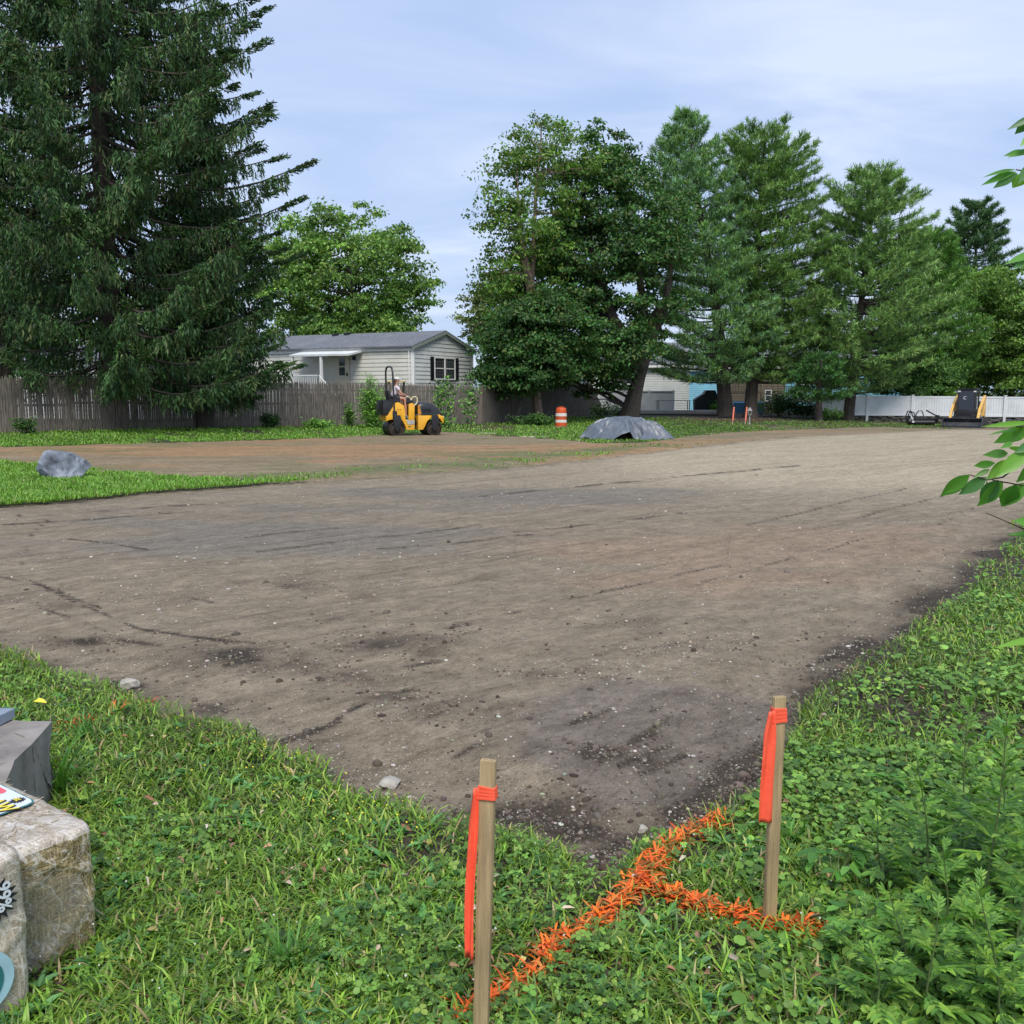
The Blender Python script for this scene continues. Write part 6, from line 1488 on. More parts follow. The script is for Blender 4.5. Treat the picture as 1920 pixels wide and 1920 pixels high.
def spruce(name, label, Y, rows, base, trunk_r, seed, ztop, zlow, cols, step=.36, nb=6, dens=1.0, depth=.95, vis_z=19):
    rg = random.Random(seed); r = np.random.default_rng(seed); z, cx, rad = rows_at(rows, Y); rad = rad * 1.04; z = np.append(z, ztop); cx = np.append(cx, base[0]); rad = np.append(rad, .3)
    root = empty(name, base); B = Vector(base); m = MB(); m.tube([(0, 0, -.3), (0, 0, 3), (.05, 0, (ztop - B.z) * .5), (0, 0, ztop - B.z)], [trunk_r * 1.25, trunk_r, trunk_r * .6, .03], 10); m.build('trunk', M_bark, root)
    lm = MB(); HP, HL, HD = [], [], []
    zz_ = zlow
    while zz_ < ztop - .3:
        dn = 1.0 if zz_ < vis_z else .35; n_ = nb if zz_ < vis_z else 4; a0 = rg.uniform(0, 6.28)
        for b_ in range(n_):
            a = a0 + b_ * 6.283 / n_ + rg.uniform(-.4, .4); Rr = float(np.interp(zz_, z, rad)); cxx = float(np.interp(zz_, z, cx))
            ex = Vector((cxx + Rr * math.cos(a), Y + Rr * depth * math.sin(a), zz_)); f = rg.uniform(.66, 1.05); A = Vector((B.x, B.y, zz_ + rg.uniform(.2, 1.0))); E_ = A.lerp(ex, f); E_.z = zz_ + rg.uniform(-.35, .25)
            L_ = (E_ - A).length; dr = E_ - A; npt = 9; pts = []
            for i in range(npt):
                t = i / (npt - 1); q = A.lerp(E_, t); q.z += -.11 * L_ * math.sin(math.pi * min(1, t * 1.02)) + .09 * L_ * t ** 3; pts.append(q)
            lm.tube([q - B for q in pts], [max(.010, .0125 * L_ * (1 - .85 * i / (npt - 1))) for i in range(npt)], 5, False)
            sd = Vector((-dr.y, dr.x, 0)).normalized()
            nh = int(L_ * 33 * dens * dn)
            for _ in range(nh):
                t = .16 + .84 * rg.random() ** .68; i = min(npt - 2, int(t * (npt - 1))); q = pts[i].lerp(pts[i + 1], t * (npt - 1) - i)
                s = rg.uniform(-1, 1) * (.10 + .62 * (1 - t) * min(1, L_ / 4) + .10); q = q + sd * s * 1.0 + Vector((0, 0, -.12 * abs(s) + rg.uniform(-.04, .04)))
                tip = t > .88
                HP.append(q); HL.append(rg.uniform(.15, .62) * (.55 if tip else 1) * (1.1 - .2 * t)); HD.append(dr.normalized() * (.75 if tip else .18) + sd * .12 * (1 if s > 0 else -1) + Vector((0, 0, .15 if tip else -1)))
        zz_ += step * 1.28 * rg.uniform(.6, 1.4) * (1 if zz_ < vis_z else 2)
    lm.build('branches', M_bark, root)
    HP, HL, HD = np.array(HP), np.array(HL), nrm(np.array(HD)); n = len(HP); k = 6
    tt = np.tile(np.linspace(0, .9, k), n); P = np.repeat(HP, k, 0) + np.repeat(HD, k, 0) * (np.repeat(HL, k) * tt)[:, None] + r.normal(0, .018, (n * k, 3)) + np.array([0, 0, 0.0])
    D = nrm(np.repeat(HD, k, 0) + r.normal(0, .42, (n * k, 3))); Nn = nrm(r.normal(0, 1, (n * k, 3)))
    V, Q = leaves(P, D, Nn, np.repeat(HL, k) * .34 + .05, r.uniform(.032, .068, n * k), .1, .05, (.2, .7))
    T = tint_n(cols, n, 1, r, .22); T = np.repeat(np.repeat(T, k, 0), 6, 0)
    npmesh('crown', V - np.array(B)[None], Q, M_needle, root, tint=T)
    return tag(root, label, 'tree')
SPR = [(0.036, 0.091, 0.027), (0.048, 0.118, 0.033), (0.026, 0.067, 0.024), (0.07, 0.148, 0.04), (0.091, 0.125, 0.045)]
g0 = at_y(215, 800, 35); 
spruce('spruce_tree', 'huge dark drooping spruce with its trunk visible at upper left, tallest tree in view', 35.5, [(745, 20, 540), (700, 0, 575), (640, -10, 575), (560, -30, 560), (470, -40, 530), (415, -60, 525), (335, -80, 600), (290, -70, 572), (240, -50, 560), (190, -30, 525), (130, -20, 532), (80, -10, 490), (0, 0, 468)], (at_y(215, 800, 35.5).x, 35.5, .3), .42, 101, 30, 2.0, SPR, dens=1.0)
spruce('spruce_tree', 'shorter dark spruce just right of the huge one, low boughs touching the picket fence', 37.5, [(735, 300, 545), (690, 270, 560), (620, 240, 560), (540, 250, 535), (450, 280, 500), (330, 320, 450), (200, 350, 420)], (at_y(385, 800, 37.5).x, 37.5, .3), .28, 102, 15.5, 1.6, SPR, dens=1.1, step=.42, nb=5)
spruce('spruce_tree', 'dark spruce cut by the left picture edge with a bare gap low in its boughs', 37, [(720, -120, 175), (660, -160, 130), (600, -180, 90), (560, -170, 110), (450, -150, 160), (300, -120, 190), (100, -60, 160), (0, -50, 150)], (at_y(18, 800, 37).x, 37, .3), .3, 103, 24, 2.4, SPR, dens=.9, step=.45, nb=5)
MAPLE_F = [(0.097, 0.214, 0.047), (0.145, 0.276, 0.055), (0.193, 0.338, 0.07), (0.072, 0.15, 0.034), (0.258, 0.376, 0.093)]
broadleaf('broadleaf_tree', 'round bright green tree standing behind the cream mobile home', 68, [(655, 500, 800), (600, 480, 818), (540, 470, 822), (500, 480, 812), (460, 500, 790), (420, 540, 750), (395, 600, 715), (378, 650, 690)], (at_y(690, 760, 68).x, 68, 0), .4, 190, 120, .30, MAPLE_F, 111, clump=1.0, depth=.9)
broadleaf('ash_tree', 'tall loose olive-green tree with a pale pinkish upper trunk, left of the dark maple', 50, [(600, 905, 1060), (540, 885, 1070), (500, 888, 1075), (440, 895, 1080), (380, 905, 1090), (330, 915, 1120), (290, 935, 1145), (250, 950, 1110), (215, 985, 1050), (196, 1005, 1030)], (at_y(1010, 790, 50).x, 50, .1), .22, 105, 80, .22, [(.11, .22, .04), (.15, .27, .045), (.20, .25, .06), (.07, .15, .035), (.12, .27, .05)], 112, clump=.85, fill=.15, bark=mat('pinkish bark', (.26, .18, .14), .9, var=.3, scale=5, stretch=(4, 4, 1), bump=.5), limbs=110,
          trunks=[[at_y(1010, 792, 50), at_y(1000, 690, 50), at_y(998, 560, 50), at_y(1000, 440, 50), at_y(1008, 330, 50), at_y(1015, 240, 50)], [at_y(1000, 560, 50), at_y(975, 440, 49.6), at_y(970, 340, 49.5)]])
DM = [(0.042, 0.11, 0.03), (0.057, 0.158, 0.038), (0.079, 0.193, 0.043), (0.034, 0.084, 0.03), (0.123, 0.174, 0.051)]
broadleaf('maple_tree', 'big dark green maple with a thick trunk leaning right above the tarp', 53, [(745, 1095, 1165), (700, 950, 1225), (640, 905, 1250), (580, 930, 1270), (520, 960, 1280), (450, 990, 1285), (400, 1020, 1285), (340, 1040, 1235), (290, 1070, 1200), (250, 1090, 1165), (235, 1105, 1140)], at_y(1178, 785, 53), .46, 230, 150, .25, DM, 113, clump=.95, fill=.3,
          trunks=[[at_y(1178, 788, 53), at_y(1192, 730, 53), at_y(1213, 660, 53), at_y(1205, 560, 53), at_y(1185, 440, 53), at_y(1150, 320, 53)], [at_y(1200, 690, 53), at_y(1150, 600, 52.5), at_y(1110, 480, 52.5), at_y(1095, 360, 52.5)], [at_y(1210, 640, 53), at_y(1250, 560, 53), at_y(1262, 470, 53)]],
          hollow=lambda C: (lambda p: ((p[0] > 1140) & (p[0] < 1215) & (p[1] > 525) & (p[1] < 562)))(proj(C[:, 0], C[:, 1], C[:, 2])))
broadleaf('maple_tree', 'low dark leafy tree drooping over the end of the picket fence, under the ash', 48.5, [(740, 925, 1010), (715, 890, 1060), (690, 890, 1110), (650, 900, 1130), (600, 925, 1110), (560, 950, 1080)], (at_y(965, 792, 48.5).x, 48.5, .1), .16, 120, 130, .22, DM, 114, clump=.8, fill=.2)
broadleaf('background_tree', 'pale feathery tree glimpsed left of the ash, above the mobile home gable', 64, [(650, 870, 960), (610, 858, 950), (570, 862, 950), (540, 880, 960), (515, 905, 960)], (at_y(915, 765, 64).x, 64, 0), .18, 60, 90, .24, [(.15, .21, .07), (.19, .24, .09), (.12, .17, .05)], 115, clump=.8, fill=.1)
broadleaf('shrub', 'light yellow-green bush just right of the mobile home gable', 56, [(735, 895, 960), (690, 893, 950), (660, 895, 935), (645, 900, 925)], (at_y(925, 765, 56).x, 56, 0), .06, 30, 110, .20, [(.17, .32, .06), (.22, .36, .08), (.13, .25, .05)], 116, clump=.6, limbs=12)
WP = [(0.168, 0.304, 0.099), (0.219, 0.383, 0.11), (0.286, 0.466, 0.132), (0.127, 0.221, 0.084), (0.336, 0.512, 0.188)]
WPb = [(0.184, 0.343, 0.172), (0.235, 0.418, 0.207), (0.283, 0.48, 0.253), (0.133, 0.254, 0.127)]
WPy = [(0.142, 0.27, 0.063), (0.186, 0.338, 0.08), (0.23, 0.378, 0.099), (0.109, 0.209, 0.059)]
pine('pine_tree', 'bluish green white pine with a twin ragged top, right beside the dark maple', 57, [(700, 1215, 1440), (650, 1200, 1460), (600, 1210, 1475), (540, 1215, 1440), (480, 1210, 1430), (420, 1200, 1410), (360, 1190, 1390), (310, 1200, 1370), (270, 1215, 1345), (240, 1255, 1330), (215, 1275, 1300)], at_y(1362, 772, 57), .46, 121, WP[:3] + WPb, tuft_n=40, tl=.25)
pine('pine_tree', 'tall broad white pine with warm green top, tallest of the pine row', 58.5, [(705, 1370, 1560), (650, 1350, 1570), (590, 1350, 1590), (520, 1345, 1600), (450, 1350, 1590), (390, 1340, 1560), (340, 1335, 1545), (290, 1335, 1530), (255, 1345, 1505), (235, 1390, 1480)], at_y(1406, 788, 57.5), .42, 122, WP + WPy, tuft_n=40, tl=.25)
pine('pine_tree', 'white pine with layered boughs whose bare trunk stands left of the vinyl fence posts', 58, [(720, 1500, 1700), (680, 1480, 1740), (620, 1490, 1790), (560, 1500, 1790), (500, 1520, 1770), (440, 1530, 1760), (390, 1530, 1730), (350, 1545, 1710), (320, 1600, 1690)], at_y(1590, 787, 57.5), .34, 123, WP, tuft_n=42, tl=.25)
pine('small_pine', 'small pine with a bright green tuft and thin dark trunk before the deck', 55, [(745, 1475, 1600), (715, 1470, 1600), (690, 1490, 1580), (668, 1515, 1565)], at_y(1535, 787, 55), .26, 124, [(.07, .18, .05), (.10, .24, .06), (.05, .12, .04)], whorl=.5, nb=6, tuft_n=24, rise=.1)
pine('pine_tree', 'wide light green pine filling the space right of the layered pine, above the loader', 63, [(725, 1660, 1800), (680, 1640, 1850), (610, 1640, 1850), (550, 1650, 1830), (500, 1670, 1820), (450, 1690, 1790), (425, 1710, 1760)], (at_y(1735, 790, 63).x, 63, -.3), .25, 125, [(.14, .29, .06), (.18, .36, .08), (.10, .23, .05)], tuft_n=40)
pine('pine_tree', 'distant dark flat-topped pine poking above the trees at far right', 95, [(560, 1740, 1900), (510, 1735, 1925), (460, 1750, 1900), (420, 1765, 1890), (395, 1790, 1870), (380, 1810, 1850)], (at_y(1830, 760, 95).x, 95, -.6), .4, 126, [(.10, .19, .085), (.14, .25, .10), (.075, .15, .07)], tuft_n=34, whorl=.9, tl=.38)
broadleaf('broadleaf_tree', 'yellowish green tree at the right edge behind the loader', 66, [(735, 1790, 2020), (690, 1775, 2050), (620, 1780, 2060), (560, 1790, 2050), (520, 1810, 2040), (500, 1850, 2000)], (at_y(1890, 790, 66).x, 66, -.3), .25, 210, 120, .26, [(.12, .24, .045), (.16, .29, .05), (.19, .29, .07), (.09, .18, .035)], 131, clump=1.0)
broadleaf('broadleaf_tree', 'small dark tree with whitish stems just behind the vinyl fence near the loader', 61, [(742, 1640, 1800), (720, 1630, 1800), (690, 1640, 1790), (665, 1670, 1760)], (at_y(1700, 790, 61).x, 61, -.3), .1, 70, 110, .2, [(.05, .12, .03), (.07, .16, .04), (.12, .24, .05)], 132, clump=.8, fill=.1)
# pines and trees beyond, closing the view low down
for i, (px, Yd, w_, top, cols, lab) in enumerate(((1010, 88, 120, 690, DM, 'dim background tree low behind the ash trunk'), (1330, 96, 170, 640, MAPLE_F[:4], 'background tree seen low between the maple and first pine'), (1500, 98, 190, 610, DM, 'dark background tree closing the gap between the middle pines'), (1660, 92, 170, 620, MAPLE_F[:4], 'background tree low behind the layered pine boughs'),
                                                  (2000, 80, 150, 560, MAPLE_F[:4], 'background tree just past the right picture edge'), (120, 75, 160, 520, MAPLE_F, 'bright green tree glimpsed through the left spruces'), (350, 82, 170, 600, DM, 'dark background tree low behind the spruces'))):
    broadleaf('background_tree', lab, Yd, [(755, px - w_ * .7, px + w_ * .7), ((755 + top) // 2, px - w_, px + w_), (top + 20, px - w_ * .6, px + w_ * .6), (top, px - w_ * .2, px + w_ * .2)], (at_y(px, 765, Yd).x, Yd, 0), .25, 90, 80, .36, cols, 140 + i, clump=1.3, fill=.1, limbs=20)
# ------------------------------------------------------------------ bushes, vines and weeds
def bush(name, label, px, pyb, Yd, w_, h, n, leafL, cols, seed, cat='bush', up=False, parent_z=None):
    c = at(px, pyb) if Yd is None else at_y(px, pyb, Yd)
    if Yd is not None: c.z = float(gz(c.x, c.y))
    r = np.random.default_rng(seed); rg = random.Random(seed); root = empty(name, c); stems = max(6, n // 60); m = MB(); Ps, Ds = [], []
    for s in range(stems):
        a = rg.uniform(0, 6.28); rad_ = w_ / 2 * math.sqrt(rg.random()); hh = h * rg.uniform(.55, 1.0) * (1 - .35 * (rad_ / (w_ / 2)) ** 2)
        q = Vector((rad_ * math.cos(a) * (.5 if up else .7), rad_ * math.sin(a) * .5, 0)); e_ = Vector((rad_ * math.cos(a), rad_ * math.sin(a) * .7, hh)); m.tube(bent(q * .6, e_, .03, rg, 4, .03), [.012, .01, .008, .006, .004], 4, False)
        k = n // stems
        for _ in range(k):
            t = (.12 if up else .3) + (.88 if up else .7) * rg.random() ** (.9 if up else .7); p_ = (q * .6).lerp(e_, t); sp_ = .16 * h ** .4 * (.4 + w_ * .25) * (1.15 - t * .6 if up else 1)
            Ps.append(p_ + Vector((rg.gauss(0, sp_), rg.gauss(0, sp_), rg.gauss(0, sp_ * .7)))); Ds.append(Vector((rg.gauss(0, 1), rg.gauss(0, 1), .5 if up else rg.gauss(.1, .5))))
    P, D = np.array(Ps), np.array(Ds); P[:, 2] = np.maximum(P[:, 2], .03); k = len(P)
    V, Q = leaves(P, D, nrm(r.normal(0, .45, (k, 3)) + np.array([0, -.25, 1.0])), r.uniform(.7, 1.3, k) * leafL, r.uniform(.35, .6, k) * leafL, .12, .2)
    npmesh('foliage', V, Q, M_leaf, root, tint=tint_n(cols, k, 6, r, .2)); m.build('stems', M_bark, root); return tag(root, label, cat)
LG = [(0.15, 0.33, 0.06), (0.21, 0.42, 0.075), (0.105, 0.24, 0.045), (0.27, 0.48, 0.105)]; DG = [(.03, .075, .022), (.045, .10, .03), (.06, .13, .035)]
bush('tall_weed', 'tall leafy weed growing up the picket fence just left of the roller', 700, 800, 40.3, 1.25, 2.35, 2300, .13, LG, 201, 'weed', True)
bush('tall_weed', 'thin weed by the picket fence, left of the tall leafy one', 655, 798, 41.5, .7, 1.15, 600, .11, LG + DG, 202, 'weed', True)
bush('low_bush', 'low pale-leaved plant at the fence foot left of the roller', 598, 801, 39.5, 1.3, .5, 700, .13, LG, 203)
bush('low_bush', 'small dark weed clump under the drooping spruce boughs by the fence', 505, 802, 38.5, 1.2, .75, 600, .12, DG, 204)
bush('low_bush', 'dark weed at the far left against the shaded picket fence', 45, 810, 31.2, .8, .7, 350, .12, DG + LG[:1], 205)
bush('low_bush', 'broad leafy weeds right behind the roller at the fence foot', 810, 803, 41.5, 1.7, .6, 900, .13, LG + DG, 206)
bush('low_bush', 'low weeds under the dark tree beside the traffic barrel', 1000, 800, 47, 2.6, .6, 1200, .13, DG + LG[:1], 207)
bush('hedge_bush', 'green hedge clump beneath the pines left of the small pine', 1462, 785, 61, 3.2, 1.6, 2600, .16, DG + LG[:1], 208)
bush('hedge_bush', 'dark rounded shrub before the raised deck', 1508, 785, 60, 1.8, 1.25, 1500, .15, DG, 209)
bush('low_bush', 'yellow-green weeds at the left end of the white vinyl fence', 1556, 787, 56.5, 1.6, .8, 800, .13, LG, 210)
bush('low_bush', 'light weeds growing at the foot of the sloping last fence panel', 1140, 790, 56, 2.2, .9, 800, .14, LG + DG, 211)
bush('low_bush', 'small shrub in the yard just right of the covered grill', 1344, 772, 62.3, .7, .9, 300, .13, LG, 212)
bush('fern_clump', 'bright green drooping fronds above the white fence', 1772, 748, 60, 1.8, 2.9, 1500, .3, [(.17, .30, .05), (.12, .24, .04)], 213, 'plant', True)
def vine(label, px, pyb, Yd, seed, w_, h, n):
    c = at_y(px, pyb, Yd); c.z = float(gz(c.x, c.y)); root = empty('climbing_vine', c); r = np.random.default_rng(seed); rg = random.Random(seed); m = MB(); Ps = []
    for s in range(5):
        x = rg.uniform(-.2, .2); z = 0.02 if s < 3 else rg.uniform(.6, 1.2); pts = [Vector((x, 0, z))]
        while pts[-1].z < h * rg.uniform(.85, 1.1): pts.append(pts[-1] + Vector((rg.uniform(-.14, .14), rg.uniform(-.01, .01), .16)))
        m.tube(pts, .008, 4, False)
        for _ in range(n // 5): q = rg.choice(pts); Ps.append((q.x + rg.gauss(0, w_ * .22), rg.uniform(-.10, .0), q.z + rg.gauss(0, .12)))
    P = np.array(Ps); k = len(P); V, Q = leaves(P, r.normal(0, 1, (k, 3)) * np.array([1, .2, 1]), np.tile([[0, -1.0, .4]], (k, 1)) + r.normal(0, .3, (k, 3)), r.uniform(.07, .15, k), r.uniform(.06, .12, k), .1, .2)
    npmesh('foliage', V, Q, M_leaf, root, tint=tint_n(DG + LG[:2], k, 6, r, .2)); m.build('stems', M_bark, root); tag(root, label, 'vine')
vine('ivy vine climbing the picket fence right of the roller roll bar', 832, 796, 44.4, 221, .9, 2.0, 420)
vine('thinner ivy vine on the picket fence near the dark tree', 878, 796, 45.6, 222, .6, 1.8, 260)

# ------------------------------------------------------------------ foreground: mugwort weeds at lower right
MUG = [(0.116, 0.253, 0.049), (0.166, 0.335, 0.06), (0.086, 0.186, 0.044), (0.254, 0.426, 0.066)]
M_mug = leafmat('weed leaf', .45, .3, .4); M_stem = mat('weed stem', (.10, .14, .045), .6, var=.2, scale=10)
def mugwort(label, px, py, h, seed, cat='weed', lean=(0, 0), size=1.0, cols=MUG):
    c = at(px, py); c.z = float(surf_lift(np.array([c.x]), np.array([c.y]))[0]) - .01; root = empty('mugwort_plant', c); r = np.random.default_rng(seed); rg = random.Random(seed)
    pts = [Vector((lean[0] * t * t + .012 * math.sin(t * 5 + seed), lean[1] * t * t, h * t)) for t in np.linspace(0, 1, 9)]
    m = MB(); m.tube(pts, [.0038 * (1 - .7 * i / 8) * size for i in range(9)], 6, False); P, D, Nn, L_, W_, tips = [], [], [], [], [], []
    nl = int(h / .021); ga = rg.uniform(0, 6.28)
    def leaf(o, d, l):
        """deeply lobed leaf: a midrib blade and side lobes"""
        d = d.normalized(); s = d.cross(Vector((0, 0, 1))).normalized() if abs(d.z) < .98 else Vector((1, 0, 0)); nn = s.cross(d)
        if nn.z < 0: nn = -nn
        P.append(o); D.append(d); Nn.append(nn); L_.append(l); W_.append(l * .17)
        for t, ll in ((.22, .26), (.38, .38), (.55, .40), (.70, .28)):
            for sg in (-1, 1):
                P.append(o + d * l * t); D.append(d * .85 + s * sg * .75 - nn * .08); Nn.append(nn); L_.append(l * ll * rg.uniform(.85, 1.15)); W_.append(l * ll * .30)
    for i in range(nl):
        t = (i + 1) / nl; q = pts[min(7, int(t * 8))].lerp(pts[min(8, int(t * 8) + 1)], t * 8 - int(t * 8)) if t < 1 else pts[-1]
        a = ga + i * 2.4; l = (.105 * (1 - t) ** .35 * (.55 + .45 * math.sin(math.pi * min(1, t + .25)))+ .022) * size * rg.uniform(.8, 1.15); el_ = .25 + 1.0 * t ** 2 - .35 * (1 - t)
        leaf(q, Vector((math.cos(a), math.sin(a), math.tan(min(1.25, el_)))), l * 1.25)
        if t < .75 and rg.random() < .5:
            a2 = a + .9; q2 = q + Vector((math.cos(a2), math.sin(a2), .8)) * .035 * size
            for j in range(3): leaf(q2, Vector((math.cos(a2 + (j - 1) * .8), math.sin(a2 + (j - 1) * .8), .5)), l * .6)
    P, D, Nn = np.array(P), np.array(D), np.array(Nn); L_, W_ = np.array(L_), np.array(W_); n = len(P)
    V, Q = leaves(P, D, Nn, L_, W_, .10, .14, (.4, .75)); T = tint_n(cols, n, 6, r, .14); f = sstep(.55, 1.0, V[:, 2] / h)[:, None] * .5; T = T * (1 - f) + np.array([[.16, .34, .05]]) * f
    npmesh('foliage', V, Q, M_mug, root, tint=T, smooth=True); m.build('stem', M_stem, root); return tag(root, label, cat)
MW = [(1838, 1800, .62, 'tallest feathery mugwort stem near the lower right edge'), (1728, 1740, .47, 'mugwort with a bright upright tip right of the right-hand stake'), (1790, 1690, .55, 'mugwort behind the tall ones with long narrow top leaves'),
      (1885, 1760, .50, 'mugwort touching the right picture edge below the tree leaves'), (1655, 1700, .27, 'short mugwort nearest the right-hand stake'), (1795, 1640, .34, 'mugwort tip rising from the ground ivy farther back'), (1900, 1880, .42, 'mugwort in the bottom right corner'),
      (1760, 1860, .36, 'dark lobed-leaf mugwort low at the bottom right'), (1690, 1890, .26, 'low mugwort clump at the bottom edge, right of the painted grass'), (1820, 1930, .34, 'broad lobed mugwort cut by the bottom edge'), (1610, 1850, .18, 'young mugwort sprout in the grass below the right stake'),
      (1740, 1980, .30, 'mugwort half below the bottom edge, left of the corner'), (1880, 1640, .36, 'mugwort behind the corner group at the right edge'), (1640, 1960, .22, 'young mugwort at the bottom edge near the painted line'), (1860, 1990, .36, 'mugwort rising from below the bottom edge near the corner')]
for i, (px, py, h, lab) in enumerate(MW): tag(mugwort(lab, px, py, h * 1.15, 300 + i, lean=(random.Random(i).uniform(-.06, .05), random.Random(i + 50).uniform(-.05, .05)), size=1.0 + .15 * (h > .4)), group='mugwort weeds at the lower right')
# simple oval-leaved seedling left of the mugwort
def oval_plant(label, px, py, n, h, seed, L0=.065):
    c = at(px, py); c.z = float(surf_lift(np.array([c.x]), np.array([c.y]))[0]); root = empty('leafy_seedling', c); rg = random.Random(seed); r = np.random.default_rng(seed); P, D = [], []; m = MB()
    for s in range(n):
        a = rg.uniform(0, 6.28); e_ = Vector((.06 * math.cos(a), .06 * math.sin(a), h * rg.uniform(.6, 1))); m.tube([(0, 0, 0), e_ * .5 + Vector((0, 0, .01)), e_], [.002, .0016, .001], 4, False)
        for j in range(3): b_ = a + (j - 1) * 1.3; P.append(e_); D.append(Vector((math.cos(b_), math.sin(b_), -.15 + .3 * rg.random())))
    k = len(P); V, Q = leaves(np.array(P), np.array(D), np.tile([[0, 0, 1.0]], (k, 1)) + r.normal(0, .25, (k, 3)), r.uniform(.8, 1.2, k) * L0, r.uniform(.45, .6, k) * L0, .1, .25)
    npmesh('foliage', V, Q, M_mug, root, tint=tint_n([(.11, .28, .05), (.14, .33, .06), (.08, .21, .045)], k, 6, r, .12), smooth=True); m.build('stems', M_stem, root); tag(root, label, 'seedling')
oval_plant('bright oval-leaved seedling between the right stake and the mugwort', 1560, 1690, 9, .14, 1, .06); oval_plant('darker oval-leaved seedling just right of the painted grass end', 1600, 1790, 8, .12, 2, .055); oval_plant('oval-leaved seedling farther up the grassy bank at right', 1650, 1520, 6, .10, 3, .05)
# blade tuft by the stone block and the one in the middle
def tuft(label, px, py, n, L0, W0, seed, z=0):
    c = at(px, py); c.z = float(surf_lift(np.array([c.x]), np.array([c.y]))[0]); root = empty('grass_tuft', c); r = np.random.default_rng(seed); P = np.concatenate([r.normal(0, .018, (n, 2)), np.zeros((n, 1))], 1)
    V, Q = blades(P, r.uniform(0, 6.28, n), r.uniform(.1, .9, n), r.uniform(.6, 1.1, n) * L0, r.uniform(.6, 1.2, n) * W0, r.uniform(.1, .55, n)); npmesh('blades', V, Q, M_grass, root, tint=tint_n([(.09, .24, .04), (.12, .29, .05), (.07, .18, .03)], n, 8, r, .15), smooth=True); tag(root, label, 'grass tuft')
tuft('tall broad grass tuft against the right face of the grey stone block', 108, 1508, 26, .30, .013, 1); tuft('spiky grass tuft at the bottom of the lawn left of the near stake', 545, 1850, 60, .17, .007, 2); tuft('broad grass tuft in the painted corner beside the right stake', 1480, 1600, 24, .16, .008, 3); tuft('long grass tuft above the slab at the left road edge', 165, 1400, 45, .17, .006, 4)

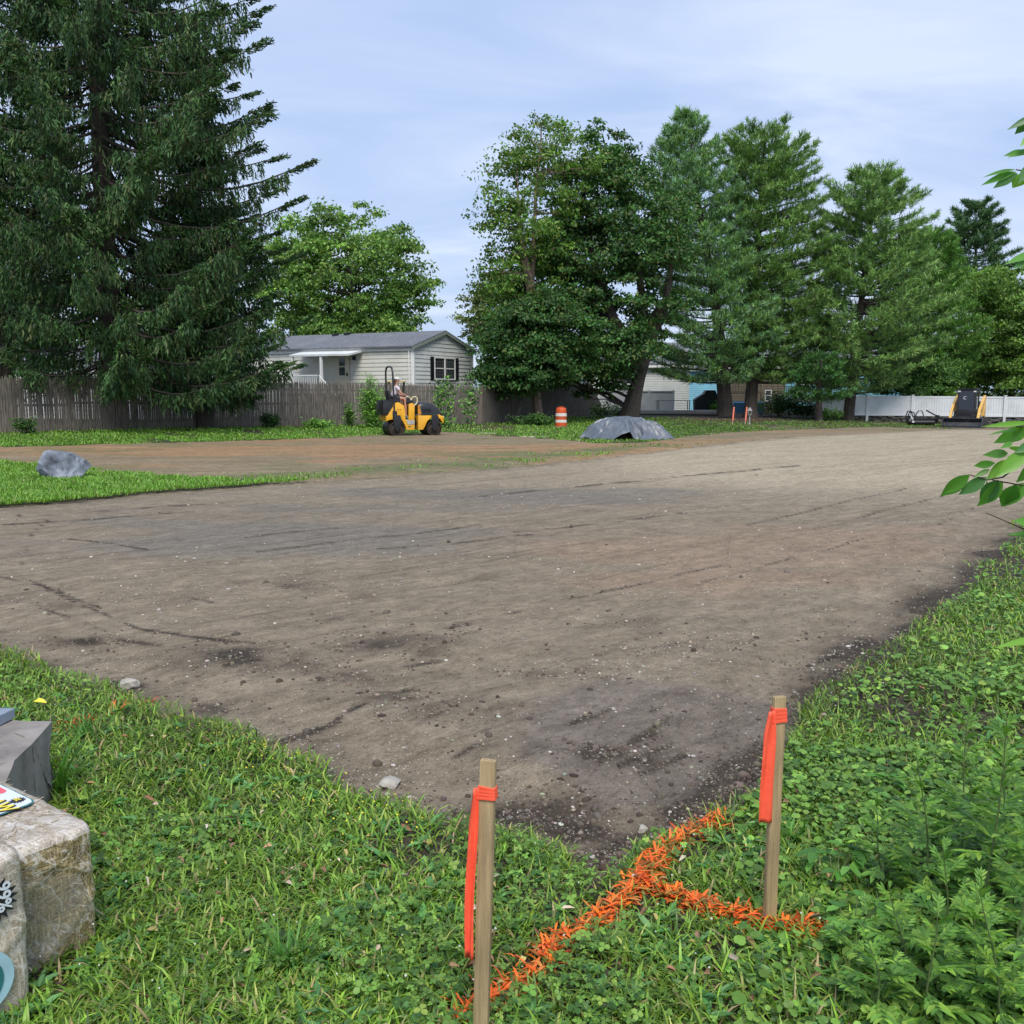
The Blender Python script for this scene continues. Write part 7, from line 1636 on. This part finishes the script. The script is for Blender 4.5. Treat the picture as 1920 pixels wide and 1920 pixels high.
# ------------------------------------------------------------------ sapling whose leaves reach in from the right
def sapling():
    Ys = 1.95; base = Vector((1.62, 2.0, .03)); root = empty('leafy_sapling', base); M_tw = mat('twig bark', (.05, .04, .03), .8, var=.2); M_sl = leafmat('sapling leaf', .38, .38, .5)
    tr = MB(); tr.tube([Vector(q) for q in ((0, 0, -.05), (.02, .02, .6), (-.03, 0, 1.3), (.02, -.02, 2.0), (.0, .02, 2.7))], [.022, .019, .016, .012, .006], 8); tr.build('trunk', M_tw, root)
    r = np.random.default_rng(9); P, D, Nn, L_, W_ = [], [], [], [], []; tw = MB()
    def PX(px, py, Y): return at_y(px, py, Y) - base
    def twig(pts_px, r0=.0028):
        pts = [PX(*q) for q in pts_px]; tw.tube(pts, [r0 * (1 - .6 * i / max(1, len(pts) - 1)) for i in range(len(pts))], 6, False)
    def lf(a, b_, w_, tilt=0.0, Y=Ys, dy_=0.0):
        A, B_ = PX(*a, Y), PX(*b_, Y + dy_); d = B_ - A; l = d.length; P.append(A); D.append(d); L_.append(l); W_.append(w_ / FPX * Y); s = d.normalized().cross(Vector((0, -1, 0))); Nn.append(Vector((0, -1, 0)) * math.cos(tilt) + s.normalized() * math.sin(tilt) + Vector((0, 0, .12)))
    twig([(2010, 810, 2.0), (1960, 840, 1.98), (1915, 868, 1.96), (1880, 895, 1.95), (1850, 900, 1.95), (1818, 890, 1.95)]); twig([(2020, 930, 2.0), (1960, 915, 1.97), (1905, 908, 1.95), (1860, 900, 1.95)])
    twig([(2010, 1010, 2.0), (1960, 1005, 1.97), (1920, 992, 1.95), (1850, 962, 1.95)], .0024); twig([(2010, 790, 2.0), (1950, 800, 1.97), (1905, 800, 1.95)]); twig([(2010, 300, 2.0), (1960, 310, 1.97), (1925, 322, 1.95), (1905, 318, 1.95)])
    twig([(2010, 300, 2.0), (1960, 270, 1.97), (1925, 262, 1.95)], .002); twig([(2010, 220, 2.0), (1950, 215, 1.97), (1925, 215, 1.95)], .002); twig([(2010, 470, 2.0), (1950, 470, 1.97), (1925, 470, 1.95)], .002)
    for q in ((( 1818, 890), (1762, 932), 26, .2), ((1816, 892), (1776, 926), 22, -.5), ((1850, 895), (1798, 928), 24, .1), ((1872, 900), (1836, 948), 30, .4), ((1880, 902), (1834, 952), 30, -.2), ((1905, 908), (1878, 953), 34, .2), ((1925, 905), (1880, 950), 30, .6), ((1866, 868), (1824, 874), 15, 0), ((1890, 850), (1848, 852), 17, .1), ((1856, 880), (1826, 895), 10, .4), ((1895, 862), (1850, 900), 24, .3), ((1925, 845), (1872, 892), 28, .2), ((1898, 830), (1880, 838), 10, .2),
              ((1914, 838), (1890, 842), 14, -.3), ((1930, 800), (1862, 832), 26, .1), ((1925, 800), (1896, 830), 22, .5), ((1935, 792), (1846, 798), 10, .1), ((1910, 806), (1850, 812), 8, 1.0), ((1940, 830), (1904, 848), 18, .2), ((1960, 860), (1905, 905), 26, .3), ((1945, 985), (1905, 975), 22, .2), ((1950, 1003), (1888, 1000), 12, .5), ((1960, 1010), (1915, 1025), 24, .3), ((1850, 902), (1846, 918), 7, 0),
              ((1905, 318), (1842, 328), 12, .7), ((1906, 322), (1838, 345), 14, .3), ((1908, 325), (1862, 352), 18, .2), ((1912, 326), (1898, 352), 14, .3), ((1925, 322), (1900, 355), 22, 0), ((1935, 310), (1912, 340), 20, .3), ((1925, 284), (1884, 290), 12, .2), ((1945, 280), (1890, 292), 14, .5), ((1950, 215), (1890, 240), 14, .3), ((1940, 218), (1902, 252), 20, .1), ((1950, 240), (1915, 270), 18, .4),
              ((1955, 470), (1888, 490), 16, .4), ((1945, 480), (1903, 500), 20, .1), ((1950, 560), (1912, 568), 10, .4), ((1960, 1195), (1870, 1210), 14, .6), ((1985, 1180), (1930, 1195), 18, .3)):
        lf(q[0], q[1], q[2], q[3], Ys, float(r.uniform(-.04, .04)))
    # more foliage outside the frame so the sapling is whole
    for _ in range(260):
        z = float(r.uniform(.9, 2.75)); a = float(r.uniform(-1.9, 1.9)); rad_ = float(r.uniform(.08, .5)); q = Vector((rad_ * math.cos(a) + .03, rad_ * math.sin(a), z)); P.append(q); D.append(Vector((math.cos(a), math.sin(a), -.3))); Nn.append(Vector((0, 0, 1)) + Vector(r.normal(0, .3, 3))); L_.append(.09); W_.append(.032)
    n = len(P); # pointed ovals, more sections for a clean outline
    P, D, Nn = np.array([p[:] for p in P]), nrm(np.array([d[:] for d in D])), nrm(np.array([q[:] for q in Nn])); L_, W_ = np.array(L_)[:, None], np.array(W_)[:, None]; S = nrm(np.cross(D, Nn)); Nn = nrm(np.cross(S, D))
    prof = [(0, .03), (.1, .42), (.22, .78), (.36, .98), (.5, 1.0), (.64, .84), (.78, .54), (.9, .24), (1.0, .02)]; V = np.empty((n, len(prof) * 3, 3))
    for i, (t, w__) in enumerate(prof):
        cpt = P + D * L_ * t - Nn * L_ * .10 * t * t; V[:, i * 3] = cpt + S * W_ * .5 * w__ + Nn * W_ * .16 * w__; V[:, i * 3 + 1] = cpt; V[:, i * 3 + 2] = cpt - S * W_ * .5 * w__ + Nn * W_ * .16 * w__
    bb = np.arange(n)[:, None] * len(prof) * 3; Q = np.concatenate([bb + np.array([[i * 3 + j, i * 3 + j + 1, i * 3 + j + 4, i * 3 + j + 3]]) for i in range(len(prof) - 1) for j in (0, 1)], 0)
    npmesh('foliage', V.reshape(-1, 3), Q, M_sl, root, tint=tint_n([(.09, .25, .035), (.12, .32, .045), (.07, .19, .05), (.17, .37, .04)], n, len(prof) * 3, r, .1), smooth=True); tw.tube([(.0, 0, 1.6), Vector((.0, 0, 1.6)).lerp(PX(2010, 300, 2.0), .6), PX(2010, 300, 2.0)], [.008, .005, .003], 6, False)
    tw.tube([(-.01, 0, 1.05), Vector((-.01, 0, 1.1)).lerp(PX(2010, 810, 2.0), .6), PX(2010, 810, 2.0)], [.008, .005, .003], 6, False); tw.tube([(-.01, 0, 1.0), PX(2020, 930, 2.0)], [.007, .003], 6, False); tw.tube([(.0, 0, .9), PX(2010, 1010, 2.0)], [.007, .003], 6, False); tw.tube([(-.02, 0, 1.4), PX(2010, 470, 2.0)], [.007, .002], 6, False)
    tw.build('twigs', M_tw, root); tag(root, 'sapling with pointed glossy green leaves reaching in from the right edge', 'sapling')
sapling()
